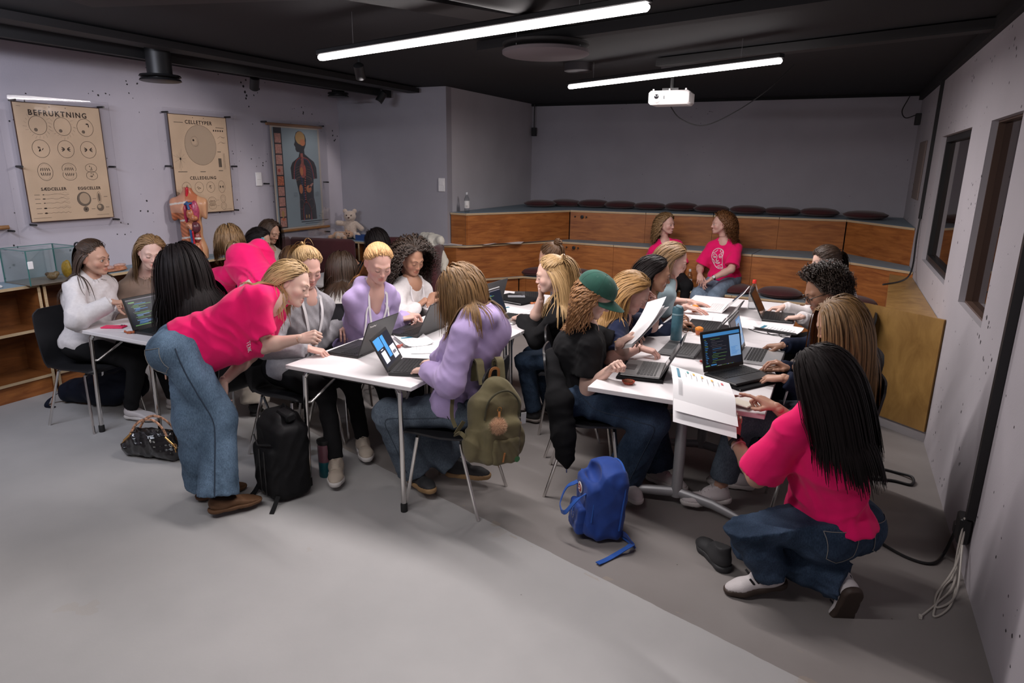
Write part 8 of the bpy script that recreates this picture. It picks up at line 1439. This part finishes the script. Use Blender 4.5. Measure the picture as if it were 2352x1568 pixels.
P = person('p18', 'blonde girl in navy jersey with small gold emblem, cheek on hand', JOINTS['p18'], ROSY, g(style='down', len=.42, n=1300, sweep=1.5, back=1.1, rest=.03, part=.005), hairmat('hair_honey', (.20, .095, .03), (.62, .36, .13)), g(kind='tee', name='jersey', mat=NVJ, slv=.9, fold=.007), g(mat=JD, hs=1.6), None, g(R=('type', (.9, .25, -.2)), L=('cheek', (.1, -.3, 1), (-.7, -.5, .1))), bare=1, brow=BLB)
J_ = P['J']; strokes(P, P['F'], [[(-.022, -.010), (-.010, .0), (.004, .002), (.016, .010), (.024, .018)], [(.004, .002), (.0, -.012), (.008, -.018)], [(-.010, .0), (-.014, -.016)], [(.016, .010), (.028, .012)]], J_['shR'] + (J_['elR'] - J_['shR']) * .35 + np.array((.15, -.35, .12)), np.array((.9, .43, 0)), np.array((0, 0, 1.)), nrm(np.array((-.35, .8, -.3))), 'gold_emblem', mat('emblem_gold', (.55, .36, .12), .5), .0022); wrist_ring(P, 'L', mat('bangle', (.55, .42, .36), .35), 'bangle', .031, .007, .04); wrist_ring(P, 'R', SBR, 'bracelet', .028, .006, .03)
mb = MB(); mb.tube([on_head(P, (-.01 + .012 * math.cos(t), .004 + .012 * math.sin(t), .114)) for t in np.linspace(0, 2 * PI, 15)], .004, 6); mb.build('hair_tie', [BLACK], P['root'], True)
P = person('p19', 'girl with straight black hair in navy top beside the blonde in the jersey', JOINTS['p19'], TANN, g(style='down', len=.44, n=1300, part=.01, sweep=1.4, back=1.2), HK, g(kind='sweat', name='top', mat=NVY, fold=.006), g(mat=BLK, hs=1.7), None, g(R=('type', None), L=('type', (.9, .2, -.2))), brow=DKB)
P = person('p20', 'blonde girl in pale blue top typing below the seated pair', JOINTS['p20'], ROSY, g(style='down', len=.44, n=1200, part=.015, sweep=1.4, back=1.2), HD, g(kind='tee', name='top', mat=LBL, slv=.6, fold=.006), g(mat=JL, hs=1.6), None, g(R=('flat', (.95, -.05, -.12)), L=('flat', (.95, .15, -.12))), bare=1, brow=BLB)
wrist_ring(P, 'R', SBR, 'bracelet', .028, .006, .03); wrist_ring(P, 'R', mat('beads_pale', (.5, .4, .36), .5), 'bracelet', .029, .005, .045); wrist_ring(P, 'L', mat('beads_pale', (.5, .4, .36), .5), 'bracelet', .029, .005, .03)
P = person('p21', 'smiling woman in pink t-shirt with wavy blond hair on the bleachers', JOINTS['p21'], ROSY, g(style='down', len=.32, n=800, curl=(.008, .075), vol=.016, part=.012, back=.9, sweep=1.4), HD, g(kind='tee', mat=PINK, fold=.006, inf=.022, slv=.9), g(mat=BLK, hs=1.5), None, g(R=('relax', None), L=('relax', None)), bare=1, eyes='open', smile=True, brow=BLB)
J_ = P['J']; strokes(P, P['F'], [[(x * 1., y * 1.) for x, y in L_] for L_ in FACE], J_['pel'] + (J_['nk'] - J_['pel']) * .62 + J_['bf'] * .35, -J_['br'], P['sp'], -J_['bf'], 'face_print', WHP, .0034)
P = person('p22', 'woman with auburn curls in pink t-shirt with white face print on the bleachers', JOINTS['p22'], ROSY, g(style='down', len=.30, n=1000, curl=(.010, .05), vol=.035, sweep=1.7, back=1.6), HR, g(kind='tee', mat=PINK, fold=.006, inf=.022, slv=.85, hem=.02), g(name='jeans', mat=JL, r=(.095, .080, .078, .085), hs=1.1), g(kind='clog', mat=SDK, sole=SDK), g(R=('relax', (.2, -.6, -.5)), L=('relax', (-.7, -.2, -.5))), bare=1, eyes='open', smile=True, brow=BLB)
J_ = P['J']; strokes(P, P['F'], [[(x * 1.25, y * 1.25) for x, y in L_] for L_ in FACE], J_['pel'] + (J_['nk'] - J_['pel']) * .60 + J_['bf'] * .35 - J_['br'] * -.03, -J_['br'], P['sp'], -J_['bf'], 'face_print', WHP, .0042); watch(P, 'L')
P = person('p23', 'girl in white sweatshirt with pulled-back brown hair at the far right table end', JOINTS['p23'], FAIR, g(style='pony', len=.24, tie=(0, -.118, .0), n=1000), HBR, g(kind='sweat', name='sweatshirt', mat=WHT, fold=.006), g(mat=BLK, hs=1.7), None, g(R=('type', (-.95, -.1, -.2)), L=('type', (-.9, .3, -.2))), brow=DKB)
P = person('p24', 'girl with tied-back dark curls and black glasses in navy jacket', JOINTS['p24'], BRN, g(style='down', len=.09, n=1100, curl=(.007, .020), vol=.013, seg=7, stiff=1.6, grav=.1), HC, g(kind='sweat', name='jacket', mat=NVY, fold=.006), g(mat=NVY, hs=1.6), None, g(R=('type', (-.95, .15, -.2)), L=('type', (-.95, .1, -.2))), brow=DKB)
gm = mat('glasses_black', (.012, .012, .013), .25)
for s in (-1, 1):
    mb = MB(); mb.tube([on_head(P, (s * .033 + .024 * math.cos(t), .101 - .004 * abs(math.cos(t)), -.006 + .020 * math.sin(t))) for t in np.linspace(0, 2 * PI, 23)], .0022, 6); mb.build('glasses_rim', [gm], P['root'], True); mb = MB(); mb.tube([on_head(P, (s * .057, .096, .0)), on_head(P, (s * .076, .04, .002)), on_head(P, (s * .081, -.015, .0)), on_head(P, (s * .080, -.03, -.015))], .0022, 6); mb.build('glasses_temple', [gm], P['root'], True)
mb = MB(); mb.tube([on_head(P, (-.010, .104, -.002)), on_head(P, (0, .112, .001)), on_head(P, (.010, .104, -.002))], .002, 6); mb.build('glasses_bridge', [gm], P['root'], True)
P = person('p25', 'girl with long highlighted brown hair in navy jacket at the near right table', JOINTS['p25'], MID, g(style='down', len=.58, n=1700, part=.0, rest=.04, sweep=.95, back=.1), HH, g(kind='jacket', name='jacket', mat=NVY, fold=.007), g(name='jeans', mat=JG, r=(.09, .075, .072, .075), hs=1.2, end=.86, ankle='L'), g(mat=SHW, sole=SOL, lace=SHW, dirL=(-.85, -.3, 0), dirR=(-.8, -.1, 0), pitL=.12), g(R=('relax', None), L=('type', (-.95, .12, -.15))), brow=DKB); lanyard(P, .4, .016)
P = person('p26', 'kneeling woman in pink t-shirt with long black hair, front right', JOINTS['p26'], MID, g(style='down', len=.50, n=1800, part=.0, sweep=1.6, rest=.03, vol=.014, wind=(.25, .1, 0)), HK, g(kind='tee', mat=PINK, hem=.05, fold=.009, ff=15, inf=.034, slv=.85), g(name='jeans', mat=JD, r=(.118, .088, .085, .085), hs=.95, fold=.006), g(mat=SHW, sole=SGUM, dirL=(-.93, -.36, 0), pitL=.22, dirR=(-.40, .92, 0), pitR=1.25), g(R=('point', (-.75, .2, .25)), L=('hold', (-.2, .5, .75), (.3, -.9, .3))), bare=1, brow=DKB, slim=1.12)
J_ = P['J']; pf = J_['pf']; watch(P, 'L'); wrist_ring(P, 'L', mat('beads_pale', (.5, .4, .36), .5), 'bracelet', .032, .009, .055)
for s, q in ((-1, 'L'), (1, 'R')):
    o_ = J_['hip' + q] - pf * .3 + np.array((0, 0, .085)); rt = np.array((pf[1], -pf[0], 0)); patch(P, P['FL'], o_ + rt * s * .03, rt, np.array((0, 0, 1.)), .13, .15, nrm(pf + np.array((0, 0, -.05))), JD, 'back_pocket')
for q in 'LR':
    for k in range(3):
        for s in (-1, 1): mb = MB(); mb.box((.045 + k * .022, s * .0365, .058), (.010, .006, .052), R=roty(.45), ch=.002); mb.build('side_stripe', [BLACK], P['shoe' + q], True)
    mb = MB(); mb.box((-.038, 0, .085), (.012, .045, .04), ch=.004); mb.build('heel_tab', [BLACK], P['shoe' + q], True)
for q in 'LR': pass
t = thing('trainer', 'black trainer of a seated girl seen under the table behind the kneeling knee', 'shoe', (-.30, 2.97, 0), 2.2); up, so = get_shoe('sneaker'); mobj('upper', npmesh('upper', up[0], [up[1]], [SDK]), t); mobj('sole', npmesh('sole', so[0], [so[1]], [SDK]), t)
